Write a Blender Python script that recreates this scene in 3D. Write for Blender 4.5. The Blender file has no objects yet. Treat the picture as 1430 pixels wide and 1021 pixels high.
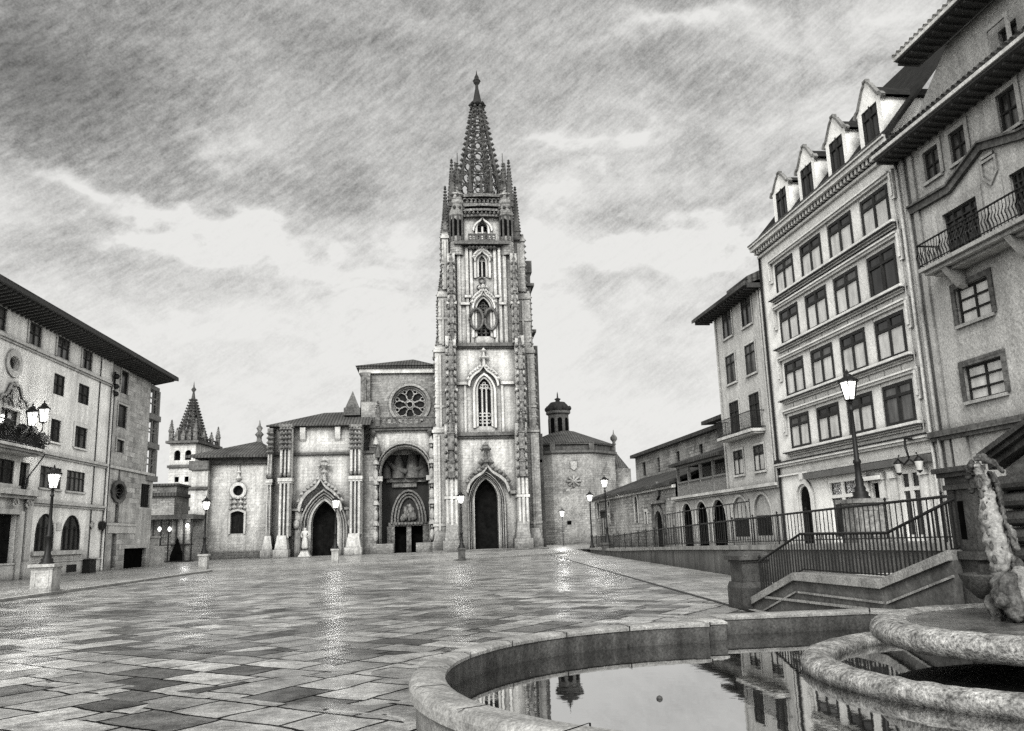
import bpy, math, random
from math import sin, cos, pi, radians, hypot, sqrt, atan2
from mathutils import Vector
random.seed(7)
SC = bpy.context.scene
COL = SC.collection

# ------------------------------------------------------------------ camera
F, PIT, ROLL, YAW, CH = 1160.878, radians(11.515), radians(-1.7655), radians(5.6068), 1.9
FW = Vector((sin(YAW)*cos(PIT), cos(YAW)*cos(PIT), sin(PIT)))
R0 = Vector((cos(YAW), -sin(YAW), 0)); U0 = R0.cross(FW)
RV = R0*cos(ROLL)+U0*sin(ROLL); UV = -R0*sin(ROLL)+U0*cos(ROLL)
CAMP = Vector((0, 0, CH))

def ray(x, y): return FW + RV*((x-715)/F) - UV*((y-510.5)/F)
def gz(x, y, z=0.0):
    d = ray(x, y); return CAMP + d*((z-CH)/d.z)

# ------------------------------------------------------------------ frames: a vertical facade plane, u along it, z up, o outwards
class Fr:
    def __init__(s, ox, oy, ux, uy, flip=False):
        l = hypot(ux, uy); s.ox, s.oy, s.ux, s.uy = ox, oy, ux/l, uy/l
        s.nx, s.ny = (s.uy, -s.ux)
        if flip: s.nx, s.ny = -s.nx, -s.ny
        s.flip = flip
    def P(s, u, z, o=0.0): return (s.ox+s.ux*u+s.nx*o, s.oy+s.uy*u+s.ny*o, z)
    def px(s, x, y, o=0.0):
        d = ray(x, y); n = Vector((s.nx, s.ny, 0)); q = Vector(s.P(0, 0, o))
        t = (q-CAMP).dot(n)/d.dot(n); h = CAMP+d*t
        return ((h.x-s.ox)*s.ux+(h.y-s.oy)*s.uy, h.z)
    def rect(s, x0, y0, x1, y1, o=0.0):
        a = s.px(x0, y0, o); b = s.px(x1, y1, o)
        return (min(a[0], b[0]), max(a[0], b[0]), min(a[1], b[1]), max(a[1], b[1]))

# ------------------------------------------------------------------ mesh builder
SPLIT = {'carving', 'crest_frill', 'pilaster', 'infill_panel', 'panel_joint', 'ledge', 'wall_shaft', 'niche_figure', 'corbel', 'shutter', 'porch_bench', 'lobed_tracery', 'opening', 'lancet', 'side_parapet', 'post', 'drainpipe', 'gallery_rail', 'pinnacle', 'gutter', 'arch_moulding', 'string_course', 'capital'}
class MB:
    def __init__(s): s.v = []; s.f = []; s.sm = []
    def add(s, pts, faces, smooth=False):
        b = len(s.v); s.v += [tuple(p) for p in pts]
        for f in faces: s.f.append(tuple(b+i for i in f)); s.sm.append(smooth)
    def quad(s, a, b, c, d): s.add([a, b, c, d], [(0, 1, 2, 3)])
    def box(s, fr, u0, u1, z0, z1, o0, o1):
        p = [fr.P(u, z, o) for z in (z0, z1) for (u, o) in ((u0, o0), (u1, o0), (u1, o1), (u0, o1))]
        s.add(p, [(0, 1, 2, 3), (4, 5, 6, 7), (0, 1, 5, 4), (1, 2, 6, 5), (2, 3, 7, 6), (3, 0, 4, 7)])
    def taper(s, fr, u0, u1, z0, z1, o0, o1, iu, io):
        a = [(u0, o0), (u1, o0), (u1, o1), (u0, o1)]; b = [(u0+iu, o0), (u1-iu, o0), (u1-iu, o1-io), (u0+iu, o1-io)]
        p = [fr.P(u, z0, o) for u, o in a]+[fr.P(u, z1, o) for u, o in b]
        s.add(p, [(0, 1, 2, 3), (4, 5, 6, 7), (0, 1, 5, 4), (1, 2, 6, 5), (2, 3, 7, 6), (3, 0, 4, 7)])
    def prism(s, fr, poly, o0, o1):
        n = len(poly); p = [fr.P(u, z, o0) for u, z in poly]+[fr.P(u, z, o1) for u, z in poly]
        s.add(p, [tuple(range(n)), tuple(range(n, 2*n))]+[(i, (i+1) % n, n+(i+1) % n, n+i) for i in range(n)])
    def uprism(s, fr, poly, u0, u1):      # poly of (o,z) swept along u
        n = len(poly); p = [fr.P(u0, z, o) for o, z in poly]+[fr.P(u1, z, o) for o, z in poly]
        s.add(p, [tuple(range(n)), tuple(range(n, 2*n))]+[(i, (i+1) % n, n+(i+1) % n, n+i) for i in range(n)])
    def band(s, fr, A, B, o0, o1, closed=False):
        n = len(A)
        p = [fr.P(u, z, o1) for u, z in A]+[fr.P(u, z, o1) for u, z in B]+[fr.P(u, z, o0) for u, z in A]+[fr.P(u, z, o0) for u, z in B]
        f = []
        for i in range(n if closed else n-1):
            j = (i+1) % n
            f += [(i, j, n+j, n+i), (i, j, 2*n+j, 2*n+i), (n+i, n+j, 3*n+j, 3*n+i)]
        if not closed: f += [(0, n, 3*n, 2*n), (n-1, 2*n-1, 4*n-1, 3*n-1)]
        s.add(p, f)
    def tube(s, pts, r, n=6, smooth=True, caps=True):
        pts = [Vector(p) for p in pts]; rs = r if isinstance(r, (list, tuple)) else [r]*len(pts)
        V = []; Fc = []
        up = Vector((0, 0, 1))
        for i, p in enumerate(pts):
            t = (pts[min(i+1, len(pts)-1)]-pts[max(i-1, 0)]).normalized()
            a = t.cross(up)
            if a.length < .05: a = t.cross(Vector((1, 0, 0)))
            a.normalize(); b = t.cross(a)
            for k in range(n):
                an = 2*pi*k/n+pi/n; V.append(p+(a*cos(an)+b*sin(an))*rs[i])
        for i in range(len(pts)-1):
            for k in range(n):
                Fc.append((i*n+k, i*n+(k+1) % n, (i+1)*n+(k+1) % n, (i+1)*n+k))
        if caps: Fc += [tuple(range(n)), tuple(range((len(pts)-1)*n, len(pts)*n))]
        s.add(V, Fc, smooth and n > 4)
    def lathe(s, c, prof, n=16, a0=0.0, a1=2*pi, smooth=True, sx=1, sy=1, rot=0):
        full = abs(a1-a0-2*pi) < 1e-6; m = n if full else n+1; V = []; Fc = []
        for r, z in prof:
            for k in range(m):
                a = a0+(a1-a0)*k/n; x = r*cos(a)*sx; y = r*sin(a)*sy
                V.append((c[0]+x*cos(rot)-y*sin(rot), c[1]+x*sin(rot)+y*cos(rot), c[2]+z))
        for i in range(len(prof)-1):
            for k in range(m if full else n):
                k2 = (k+1) % m; Fc.append((i*m+k, i*m+k2, (i+1)*m+k2, (i+1)*m+k))
        s.add(V, Fc, smooth)
    def ball(s, c, r, sz=1.0, n=6, m=4):
        s.lathe(c, [(r*sin(pi*i/m)+1e-4, -r*sz*cos(pi*i/m)) for i in range(m+1)], n)
    def nub(s, c, r):      # little octahedron (crocket)
        x, y, z = c
        s.add([(x+r, y, z), (x-r, y, z), (x, y+r, z), (x, y-r, z), (x, y, z+r*1.2), (x, y, z-r)],
              [(0, 2, 4), (2, 1, 4), (1, 3, 4), (3, 0, 4), (2, 0, 5), (1, 2, 5), (3, 1, 5), (0, 3, 5)])
    def wall(s, fr, u0, u1, z0, z1, ops, d=.3, o=0.0, top=None):
        """front face with holes; each op=(u0,u1,z0,z1,kind,h); reveals go back by d"""
        us = sorted({u0, u1}|{x for q in ops for x in q[:2] if u0 < x < u1}); zs = sorted({z0, z1}|{x for q in ops for x in q[2:4] if z0 < x < z1})
        for i in range(len(us)-1):
            j = 0
            while j < len(zs)-1:
                um = (us[i]+us[i+1])/2; zm = (zs[j]+zs[j+1])/2
                if not any(q[0] < um < q[1] and q[2] < zm < q[3] for q in ops):
                    s.quad(fr.P(us[i], zs[j], o), fr.P(us[i+1], zs[j], o), fr.P(us[i+1], zs[j+1], o), fr.P(us[i], zs[j+1], o))
                j += 1
        for q in ops:
            kind = q[4] if len(q) > 4 else 'rect'
            if kind == 'oval':
                T, B = [], []
                uc = (q[0]+q[1])/2; zc = (q[2]+q[3])/2; a = (q[1]-q[0])/2; b = (q[3]-q[2])/2
                for k in range(17):
                    t = pi-pi*k/16; T.append((uc+a*cos(t), zc+b*sin(t))); B.append((uc+a*cos(t), zc-b*sin(t)))
            else:
                pa = apath(kind, q[0], q[1], q[2], q[3], q[5] if len(q) > 5 else None); T = pa[1:-1]; B = [(t[0], q[2]) for t in T]
            for k in range(len(T)-1):
                a, b = T[k], T[k+1]
                if kind != 'rect': s.quad(fr.P(a[0], a[1], o), fr.P(b[0], b[1], o), fr.P(b[0], q[3], o), fr.P(a[0], q[3], o))
                s.quad(fr.P(a[0], a[1], o), fr.P(b[0], b[1], o), fr.P(b[0], b[1], o-d), fr.P(a[0], a[1], o-d))
                c, e = B[k], B[k+1]
                if kind == 'oval': s.quad(fr.P(c[0], c[1], o), fr.P(e[0], e[1], o), fr.P(e[0], q[2], o), fr.P(c[0], q[2], o))
                s.quad(fr.P(c[0], c[1], o), fr.P(e[0], e[1], o), fr.P(e[0], e[1], o-d), fr.P(c[0], c[1], o-d))
            if kind != 'oval':
                for k in (0, -1):
                    a = T[k]; s.quad(fr.P(a[0], q[2], o), fr.P(a[0], a[1], o), fr.P(a[0], a[1], o-d), fr.P(a[0], q[2], o-d))
    def build(s, name, m, parent=None, label=None):
        if name in SPLIT: return s.build_split(name, m, parent, label)
        return s.build1(name, m, parent, label)
    def build_split(s, name, m, parent, label):
        par = list(range(len(s.v)))
        def fd(i):
            while par[i] != i: par[i] = par[par[i]]; i = par[i]
            return i
        for f in s.f:
            for j in f[1:]: par[fd(j)] = fd(f[0])
        cl = {}
        for i in range(len(s.v)): cl.setdefault(fd(i), []).append(i)
        bx = []
        for k, ids in cl.items():
            P = [s.v[i] for i in ids]; bx.append([[min(p[a] for p in P)-.02 for a in range(3)], [max(p[a] for p in P)+.02 for a in range(3)], ids])
        ch = True
        while ch:
            ch = False
            for i in range(len(bx)):
                for j in range(len(bx)-1, i, -1):
                    A, B = bx[i], bx[j]
                    if all(A[0][a] <= B[1][a] and B[0][a] <= A[1][a] for a in range(3)):
                        bx[i] = [[min(A[0][a], B[0][a]) for a in range(3)], [max(A[1][a], B[1][a]) for a in range(3)], A[2]+B[2]]; bx.pop(j); ch = True
        r = None
        for b in bx:
            mp = {v: k for k, v in enumerate(b[2])}; Q = MB(); Q.v = [s.v[i] for i in b[2]]
            for f, sm in zip(s.f, s.sm):
                if f[0] in mp: Q.f.append(tuple(mp[i] for i in f)); Q.sm.append(sm)
            o = Q.build1(name, m, parent, label); r = r or o
        return r
    def build1(s, name, m, parent=None, label=None):
        me = bpy.data.meshes.new(name)
        off = Vector(parent['_w']) if parent is not None else Vector((0, 0, 0))
        me.from_pydata([(v[0]-off[0], v[1]-off[1], v[2]-off[2]) for v in s.v], [], s.f)
        me.polygons.foreach_set('use_smooth', s.sm)
        me.materials.append(M[m] if isinstance(m, str) else m); me.update()
        ob = bpy.data.objects.new(name, me); COL.objects.link(ob)
        if parent is not None: ob.parent = parent; ob['_w'] = list(off)
        else: ob['_w'] = [0, 0, 0]
        if label: ob['label'] = label
        return ob

def apath(kind, u0, u1, z0, z1, h=None, n=12):
    """outline from (u0,z0) up, over the arch and down to (u1,z0)"""
    w = u1-u0; uc = (u0+u1)/2
    if kind == 'rect': return [(u0, z0), (u0, z1), (u1, z1), (u1, z0)]
    if kind == 'round': h = h or w/2
    if kind == 'point': h = h or w*.866
    if kind == 'seg': h = h or w*.18
    zs = z1-h; P = [(u0, z0)]
    for k in range(n+1):
        t = -cos(pi*k/n)
        if kind == 'round': z = sqrt(max(0, 1-t*t))
        elif kind == 'seg':
            z = 1-t*t
        else: z = sqrt(max(0, 1-(.5+abs(t)/2)**2))/.866
        P.append((uc+t*w/2, zs+h*z))
    P.append((u1, z0)); return P

def tag(o, label=None, cat=None, group=None, kind=None):
    if label: o['label'] = label
    if cat: o['category'] = cat
    if group: o['group'] = group
    if kind: o['kind'] = kind
    return o
def thing(name, loc, label, cat, group=None):
    o = bpy.data.objects.new(name, None); COL.objects.link(o); o.location = loc; o['_w'] = list(loc)
    o.empty_display_size = .5
    return tag(o, label, cat, group)

# ------------------------------------------------------------------ materials
M = {}
class NT:
    def __init__(s, nt): s.t = nt; s.L = nt.links
    def n(s, ty, **k):
        x = s.t.nodes.new(ty)
        for a, b in k.items(): setattr(x, a, b)
        return x
    def put(s, sock, val):
        if hasattr(val, 'is_linked') or isinstance(val, bpy.types.NodeSocket): s.L.new(val, sock)
        else: sock.default_value = val
    def m(s, op, a, b=0.0, c=None, clamp=False):
        x = s.n('ShaderNodeMath', operation=op, use_clamp=clamp); s.put(x.inputs[0], a); s.put(x.inputs[1], b)
        if c is not None: s.put(x.inputs[2], c)
        return x.outputs[0]
    def vm(s, op, a, b=None, sc=None):
        x = s.n('ShaderNodeVectorMath', operation=op); s.put(x.inputs[0], a)
        if b is not None: s.put(x.inputs[1], b)
        if sc is not None: s.put(x.inputs['Scale'], sc)
        return x.outputs['Value'] if op in ('DOT_PRODUCT', 'DISTANCE', 'LENGTH') else x.outputs[0]
    def mr(s, v, a, b, c, d, smooth=False):
        x = s.n('ShaderNodeMapRange', interpolation_type='SMOOTHSTEP' if smooth else 'LINEAR'); x.clamp = True
        s.put(x.inputs[0], v)
        for i, q in enumerate((a, b, c, d)): s.put(x.inputs[1+i], q)
        return x.outputs[0]
    def noise(s, vec, scale, detail=3, rough=.55, dist=0.0):
        x = s.n('ShaderNodeTexNoise'); s.L.new(vec, x.inputs['Vector']); x.inputs['Scale'].default_value = scale
        x.inputs['Detail'].default_value = detail; x.inputs['Roughness'].default_value = rough; x.inputs['Distortion'].default_value = dist
        return x.outputs[0]
    def comb(s, x, y, z):
        c = s.n('ShaderNodeCombineXYZ'); s.put(c.inputs[0], x); s.put(c.inputs[1], y); s.put(c.inputs[2], z); return c.outputs[0]
    def grey(s, v, warm=.965):
        c = s.n('ShaderNodeCombineColor'); s.put(c.inputs[0], v); s.put(c.inputs[1], s.m('MULTIPLY', v, .995)); s.put(c.inputs[2], s.m('MULTIPLY', v, warm)); return c.outputs[0]

def newmat(name):
    m = bpy.data.materials.new(name); m.use_nodes = True; t = m.node_tree
    for x in list(t.nodes): t.nodes.remove(x)
    N = NT(t); out = N.n('ShaderNodeOutputMaterial'); b = N.n('ShaderNodeBsdfPrincipled'); N.L.new(b.outputs[0], out.inputs[0])
    return m, N, b

def stone(name, base, blotch=.35, brick=None, mort=.35, bvar=.25, streak=.25, grain=6.0, gamt=.35, rough=.9, bump=.02, ao=(1.4, .5), hatch=.12, spec=.12, bs=.5):
    m, N, b = newmat(name)
    pos = N.n('ShaderNodeNewGeometry').outputs['Position']
    sp = N.n('ShaderNodeSeparateXYZ'); N.L.new(pos, sp.inputs[0]); X, Y, Z = sp.outputs
    XY = N.m('ADD', X, Y)
    n1 = N.noise(pos, bs, 5, .65)
    v = N.mr(n1, .25, .75, base*(1-blotch), base*(1+blotch*.45))
    # vertical rain streaks
    st = N.noise(N.comb(N.m('MULTIPLY', XY, 1.6), N.m('MULTIPLY', Z, .12), 0.0), 1.0, 4, .6)
    v = N.m('MULTIPLY', v, N.mr(st, .3, .62, 1-streak, 1.03))
    # diagonal soft hand-drawn hatching of the weathered face
    ht = N.noise(N.comb(N.m('MULTIPLY', N.m('ADD', N.m('MULTIPLY', XY, .8), N.m('MULTIPLY', Z, -.6)), grain*.9), N.m('MULTIPLY', N.m('ADD', N.m('MULTIPLY', XY, .6), N.m('MULTIPLY', Z, .8)), grain*.12), 0.0), 1.0, 2, .5)
    v = N.m('MULTIPLY', v, N.mr(ht, .3, .7, 1-hatch, 1+hatch))
    g = N.noise(pos, grain, 2, .7)
    v = N.m('MULTIPLY', v, N.mr(g, .25, .75, 1-gamt, 1+gamt))
    bh = g
    if brick:
        bt = N.n('ShaderNodeTexBrick'); N.L.new(N.comb(XY, Z, 0.0), bt.inputs[0]); bt.inputs['Scale'].default_value = 1
        bt.inputs['Color1'].default_value = (1-bvar,)*3+(1,); bt.inputs['Color2'].default_value = (1+bvar*.3,)*3+(1,)
        bt.inputs['Mortar'].default_value = (1-mort,)*3+(1,); bt.inputs['Brick Width'].default_value = brick[0]; bt.inputs['Row Height'].default_value = brick[1]
        bt.inputs['Mortar Size'].default_value = brick[2]; bt.inputs['Mortar Smooth'].default_value = .3
        fade = N.mr(N.noise(pos, .35, 3), .4, .62, .15, 1.0)
        bw = N.n('ShaderNodeRGBToBW'); N.L.new(bt.outputs[0], bw.inputs[0])
        v = N.m('MULTIPLY', v, N.m('ADD', 1.0, N.m('MULTIPLY', N.m('SUBTRACT', bw.outputs[0], 1.0), fade)))
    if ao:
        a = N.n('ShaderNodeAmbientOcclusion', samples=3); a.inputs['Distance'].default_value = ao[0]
        v = N.m('MULTIPLY', v, N.mr(a.outputs['AO'], .25, .95, ao[1], 1.0))  # occlusion shade of creases and edges, multiplied into the base colour
    N.L.new(N.grey(v), b.inputs['Base Color']); b.inputs['Roughness'].default_value = rough; b.inputs['Specular IOR Level'].default_value = spec
    if bump:
        bp = N.n('ShaderNodeBump'); bp.inputs['Strength'].default_value = .6; bp.inputs['Distance'].default_value = bump
        N.L.new(N.m('ADD', N.m('MULTIPLY', bh, .6), n1), bp.inputs['Height']); N.L.new(bp.outputs[0], b.inputs['Normal'])
    M[name] = m; return m

def plain(name, base, rough=.5, var=.3, scale=8, metal=0.0, spec=.5, bump=0.0):
    m, N, b = newmat(name); pos = N.n('ShaderNodeNewGeometry').outputs['Position']
    g = N.noise(pos, scale, 4, .65)
    N.L.new(N.grey(N.mr(g, .25, .75, base*(1-var), base*(1+var))), b.inputs['Base Color'])
    b.inputs['Roughness'].default_value = rough; b.inputs['Metallic'].default_value = metal; b.inputs['Specular IOR Level'].default_value = spec
    if bump:
        bp = N.n('ShaderNodeBump'); bp.inputs['Distance'].default_value = bump; N.L.new(g, bp.inputs['Height']); N.L.new(bp.outputs[0], b.inputs['Normal'])
    M[name] = m; return m

def emit(name, s, base=.9):
    m, N, b = newmat(name); b.inputs['Base Color'].default_value = (base, base, base*.97, 1)
    b.inputs['Emission Color'].default_value = (1, .995, .97, 1); b.inputs['Emission Strength'].default_value = s; m.cycles.emission_sampling = 'NONE'; M[name] = m

def rooftile(name, base, ang, period=.35, row=.45):
    m, N, b = newmat(name); pos = N.n('ShaderNodeNewGeometry').outputs['Position']
    sp = N.n('ShaderNodeSeparateXYZ'); N.L.new(pos, sp.inputs[0])
    u = N.m('ADD', N.m('MULTIPLY', sp.outputs[0], cos(ang)), N.m('MULTIPLY', sp.outputs[1], sin(ang)))
    w = N.m('ABSOLUTE', N.m('SINE', N.m('MULTIPLY', u, pi/period)))
    g = N.noise(pos, 3, 4, .7); g2 = N.noise(pos, .4, 3)
    v = N.m('MULTIPLY', N.mr(w, 0, .8, base*.45, base*1.25), N.mr(g, .25, .75, .5, 1.5))
    v = N.m('MULTIPLY', v, N.mr(g2, .3, .7, .7, 1.4))
    N.L.new(N.grey(v), b.inputs['Base Color']); b.inputs['Roughness'].default_value = .85; b.inputs['Specular IOR Level'].default_value = .1
    bp = N.n('ShaderNodeBump'); bp.inputs['Distance'].default_value = .06; N.L.new(w, bp.inputs['Height']); N.L.new(bp.outputs[0], b.inputs['Normal'])
    M[name] = m

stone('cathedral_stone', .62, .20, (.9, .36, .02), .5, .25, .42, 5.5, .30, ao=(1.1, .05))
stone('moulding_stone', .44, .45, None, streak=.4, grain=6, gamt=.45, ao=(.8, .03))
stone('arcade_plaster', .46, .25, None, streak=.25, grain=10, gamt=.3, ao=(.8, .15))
stone('spire_stone', .085, .5, None, streak=.3, grain=5.0, gamt=.6, ao=None)
stone('gable_edge', .22, .4, None, streak=.3, grain=10, gamt=.4, ao=None)
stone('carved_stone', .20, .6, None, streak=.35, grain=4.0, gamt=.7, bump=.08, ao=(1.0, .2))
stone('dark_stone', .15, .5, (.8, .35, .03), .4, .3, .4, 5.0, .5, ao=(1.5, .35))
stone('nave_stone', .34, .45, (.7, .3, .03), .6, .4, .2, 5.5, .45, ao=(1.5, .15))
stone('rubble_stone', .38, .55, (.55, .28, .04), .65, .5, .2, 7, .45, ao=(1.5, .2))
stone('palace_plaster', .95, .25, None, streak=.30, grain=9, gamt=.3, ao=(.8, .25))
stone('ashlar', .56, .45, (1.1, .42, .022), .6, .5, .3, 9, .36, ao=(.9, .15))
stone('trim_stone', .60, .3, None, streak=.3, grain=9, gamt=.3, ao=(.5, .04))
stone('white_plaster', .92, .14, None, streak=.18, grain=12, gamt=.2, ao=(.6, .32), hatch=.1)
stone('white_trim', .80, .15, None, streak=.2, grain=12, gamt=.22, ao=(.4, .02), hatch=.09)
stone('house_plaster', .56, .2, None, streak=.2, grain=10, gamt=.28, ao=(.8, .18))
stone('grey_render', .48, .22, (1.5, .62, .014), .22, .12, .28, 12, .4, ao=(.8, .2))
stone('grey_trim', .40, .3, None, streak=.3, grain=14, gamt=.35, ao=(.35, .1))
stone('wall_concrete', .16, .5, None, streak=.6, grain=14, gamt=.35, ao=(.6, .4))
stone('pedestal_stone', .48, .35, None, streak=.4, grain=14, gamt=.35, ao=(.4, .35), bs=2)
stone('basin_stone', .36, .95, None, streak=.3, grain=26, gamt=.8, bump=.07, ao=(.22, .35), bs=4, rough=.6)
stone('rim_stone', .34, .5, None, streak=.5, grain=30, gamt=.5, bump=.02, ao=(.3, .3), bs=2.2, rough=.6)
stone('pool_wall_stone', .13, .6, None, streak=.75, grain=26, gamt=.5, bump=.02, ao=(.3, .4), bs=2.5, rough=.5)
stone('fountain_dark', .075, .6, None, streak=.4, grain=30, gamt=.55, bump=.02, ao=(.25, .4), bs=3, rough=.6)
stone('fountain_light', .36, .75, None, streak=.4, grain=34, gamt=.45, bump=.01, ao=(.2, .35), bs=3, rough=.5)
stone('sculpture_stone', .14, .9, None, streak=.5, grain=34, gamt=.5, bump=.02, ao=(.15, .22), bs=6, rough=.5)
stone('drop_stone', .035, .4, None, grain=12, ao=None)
plain('iron', .008, .5, .3, 20, spec=.25)
plain('dark_wood', .018, .7, .4, 6, spec=.15)
plain('window_wood', .022, .6, .4, 9, spec=.2)
plain('white_wood', .8, .5, .08, 9)
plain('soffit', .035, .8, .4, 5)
plain('metal_sheet', .12, .4, .3, 2, .3)
plain('leaves', .05, .7, .6, 14)
plain('gallery_wood', .16, .8, .5, 6)
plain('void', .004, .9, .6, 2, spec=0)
plain('doorwood', .007, .8, .8, 1.6, spec=.03)
plain('blind', .62, .7, .12, 1.5)
plain('dark_slate', .022, .85, .5, 2.5, spec=.05)
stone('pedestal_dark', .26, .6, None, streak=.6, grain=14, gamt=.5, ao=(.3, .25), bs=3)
rooftile('tile_x', .06, 0.0); rooftile('tile_y', .05, pi/2)
emit('lamp_glass', 6.0); emit('lamp_bulb', 12.0)
def lampglass():
    m, N, b = newmat('lantern_pane'); b.inputs['Base Color'].default_value = (.8, .8, .78, 1); b.inputs['Roughness'].default_value = .3
    b.inputs['Emission Color'].default_value = (1, .995, .97, 1); b.inputs['Emission Strength'].default_value = .62
    tr = N.n('ShaderNodeBsdfTransparent'); mx = N.n('ShaderNodeMixShader'); mx.inputs[0].default_value = .72
    out = [x for x in N.t.nodes if x.type == 'OUTPUT_MATERIAL'][0]
    N.L.new(tr.outputs[0], mx.inputs[1]); N.L.new(b.outputs[0], mx.inputs[2]); N.L.new(mx.outputs[0], out.inputs[0]); m.cycles.emission_sampling = 'NONE'; M['lantern_pane'] = m
lampglass(); emit('dim_glow', 2.5)

def glassmat(name, base, rough, var=.5, spec=.9, sc=.9):
    m, N, b = newmat(name); pos = N.n('ShaderNodeNewGeometry').outputs['Position']
    sp = N.n('ShaderNodeSeparateXYZ'); N.L.new(pos, sp.inputs[0])
    g = N.noise(N.comb(N.m('MULTIPLY', N.m('ADD', sp.outputs[0], sp.outputs[1]), 2.2), N.m('MULTIPLY', sp.outputs[2], .5), 0.0), sc, 3, .6)
    N.L.new(N.grey(N.mr(g, .3, .7, base*(1-var), base*(1+var))), b.inputs['Base Color'])
    b.inputs['Roughness'].default_value = rough; b.inputs['Specular IOR Level'].default_value = spec
    bp = N.n('ShaderNodeBump'); bp.inputs['Distance'].default_value = .01; bp.inputs['Strength'].default_value = .3
    N.L.new(N.noise(pos, 1.5, 2), bp.inputs['Height']); N.L.new(bp.outputs[0], b.inputs['Normal']); M[name] = m
glassmat('glass_dark', .016, .12, .9, .35)
glassmat('glass_mid', .07, .12, .95, .35)
glassmat('glass_light', .52, .2, .35, .4)
glassmat('leaded_glass', .01, .5, .9, .1, 2)

# paving: wet stone slabs
def paving(name, base, ang, bw, rh, mort, rough0, rough1, dark=.15, bvar=.5, lim=.30):
    m, N, b = newmat(name); pos = N.n('ShaderNodeNewGeometry').outputs['Position']
    sp = N.n('ShaderNodeSeparateXYZ'); N.L.new(pos, sp.inputs[0]); X, Y, Z = sp.outputs
    wob = N.m('MULTIPLY', N.m('SUBTRACT', N.noise(pos, 1.1, 4), .5), .22)
    u = N.m('ADD', N.m('ADD', N.m('MULTIPLY', X, cos(ang)), N.m('MULTIPLY', Y, sin(ang))), wob)
    w = N.m('ADD', N.m('ADD', N.m('MULTIPLY', X, -sin(ang)), N.m('MULTIPLY', Y, cos(ang))), wob)
    def bricks(vec, bw_, rh_, off_, sq_):
        bt = N.n('ShaderNodeTexBrick'); N.L.new(vec, bt.inputs[0]); bt.inputs['Scale'].default_value = 1
        bt.inputs['Color1'].default_value = (1-bvar,)*3+(1,); bt.inputs['Color2'].default_value = (1+bvar*.8,)*3+(1,)
        bt.inputs['Mortar'].default_value = (dark,)*3+(1,); bt.inputs['Brick Width'].default_value = bw_; bt.inputs['Row Height'].default_value = rh_
        bt.inputs['Mortar Size'].default_value = mort; bt.inputs['Mortar Smooth'].default_value = .4; bt.inputs['Bias'].default_value = -.1
        bt.offset_frequency = 2; bt.offset = off_; bt.squash = sq_; bt.squash_frequency = 3
        q = N.n('ShaderNodeRGBToBW'); N.L.new(bt.outputs[0], q.inputs[0]); return q.outputs[0], bt.outputs['Fac']
    c1, f1 = bricks(N.comb(u, w, 0.0), bw, rh, .43, .72); c2, f2 = bricks(N.comb(N.m('ADD', w, .31), N.m('ADD', u, .2), 0.0), bw*.86, rh*1.1, .35, 1.3)
    ck = N.n('ShaderNodeTexChecker'); ck.inputs['Scale'].default_value = .27; N.L.new(N.comb(N.m('ADD', u, N.m('MULTIPLY', wob, 2.0)), w, .5), ck.inputs[0])
    sel = N.m('GREATER_THAN', N.m('ADD', N.noise(pos, .33, 1), N.m('MULTIPLY', ck.outputs['Fac'], .10)), .56)
    bwv = N.m('ADD', N.m('MULTIPLY', c1, N.m('SUBTRACT', 1.0, sel)), N.m('MULTIPLY', c2, sel)); bfac = N.m('ADD', N.m('MULTIPLY', f1, N.m('SUBTRACT', 1.0, sel)), N.m('MULTIPLY', f2, sel))
    # far away the joints melt together; only patches are left
    dist = N.mr(Y, 16, 70, 0.0, .6)
    tone = N.m('ADD', N.m('MULTIPLY', bwv, N.m('SUBTRACT', 1.0, dist)), dist)
    n1 = N.noise(pos, .18, 4, .6); n2 = N.noise(pos, 1.7, 5, .7)
    gsc = N.noise(pos, 55, 2, .8); gf = N.noise(pos, 9, 2, .8)
    v = N.m('MULTIPLY', N.mr(n1, .3, .7, base*.65, base*1.3), tone)
    v = N.m('MULTIPLY', v, N.mr(n2, .3, .7, .35, 1.6))
    v = N.m('MULTIPLY', v, N.mr(gsc, .32, .68, .3, 1.7)); v = N.m('MULTIPLY', v, N.mr(gf, .3, .7, .6, 1.4))
    v = N.m('MINIMUM', v, .8)
    N.L.new(N.grey(v), b.inputs['Base Color'])
    wet = N.noise(N.comb(N.m('MULTIPLY', X, .34), N.m('MULTIPLY', Y, .13), 7.0), 1.0, 4, .65)
    puddle = N.mr(N.m('ADD', wet, N.m('MULTIPLY', N.m('SUBTRACT', n2, .5), .35)), .42, .60, rough1, rough0)
    N.L.new(puddle, b.inputs['Roughness']); N.L.new(N.m('MULTIPLY', N.m('MULTIPLY', N.m('ADD', N.mr(n2, .34, .64, .12, .75), N.mr(wet, .45, .62, 0, .75)), N.m('MINIMUM', tone, 1.25)), N.m('MULTIPLY', N.mr(gsc, .32, .68, .35, 1.4), .95)), b.inputs['Specular IOR Level'])
    bp = N.n('ShaderNodeBump'); bp.inputs['Strength'].default_value = .7; bp.inputs['Distance'].default_value = .02
    h = N.m('ADD', N.m('MULTIPLY', N.mr(bfac, 0, 1, 1, 0), 1.2), N.m('ADD', N.m('MULTIPLY', n2, .8), N.m('MULTIPLY', N.m('ADD', gf, N.m('MULTIPLY', bwv, .6)), .22)))
    N.L.new(N.m('MULTIPLY', h, N.mr(Y, 10, 45, 1.0, .07)), bp.inputs['Height']); N.L.new(bp.outputs[0], b.inputs['Normal']); M[name] = m
paving('plaza_paving', .25, radians(-38), 1.25, .72, .032, .23, .48, dark=.01, bvar=.8)
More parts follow.
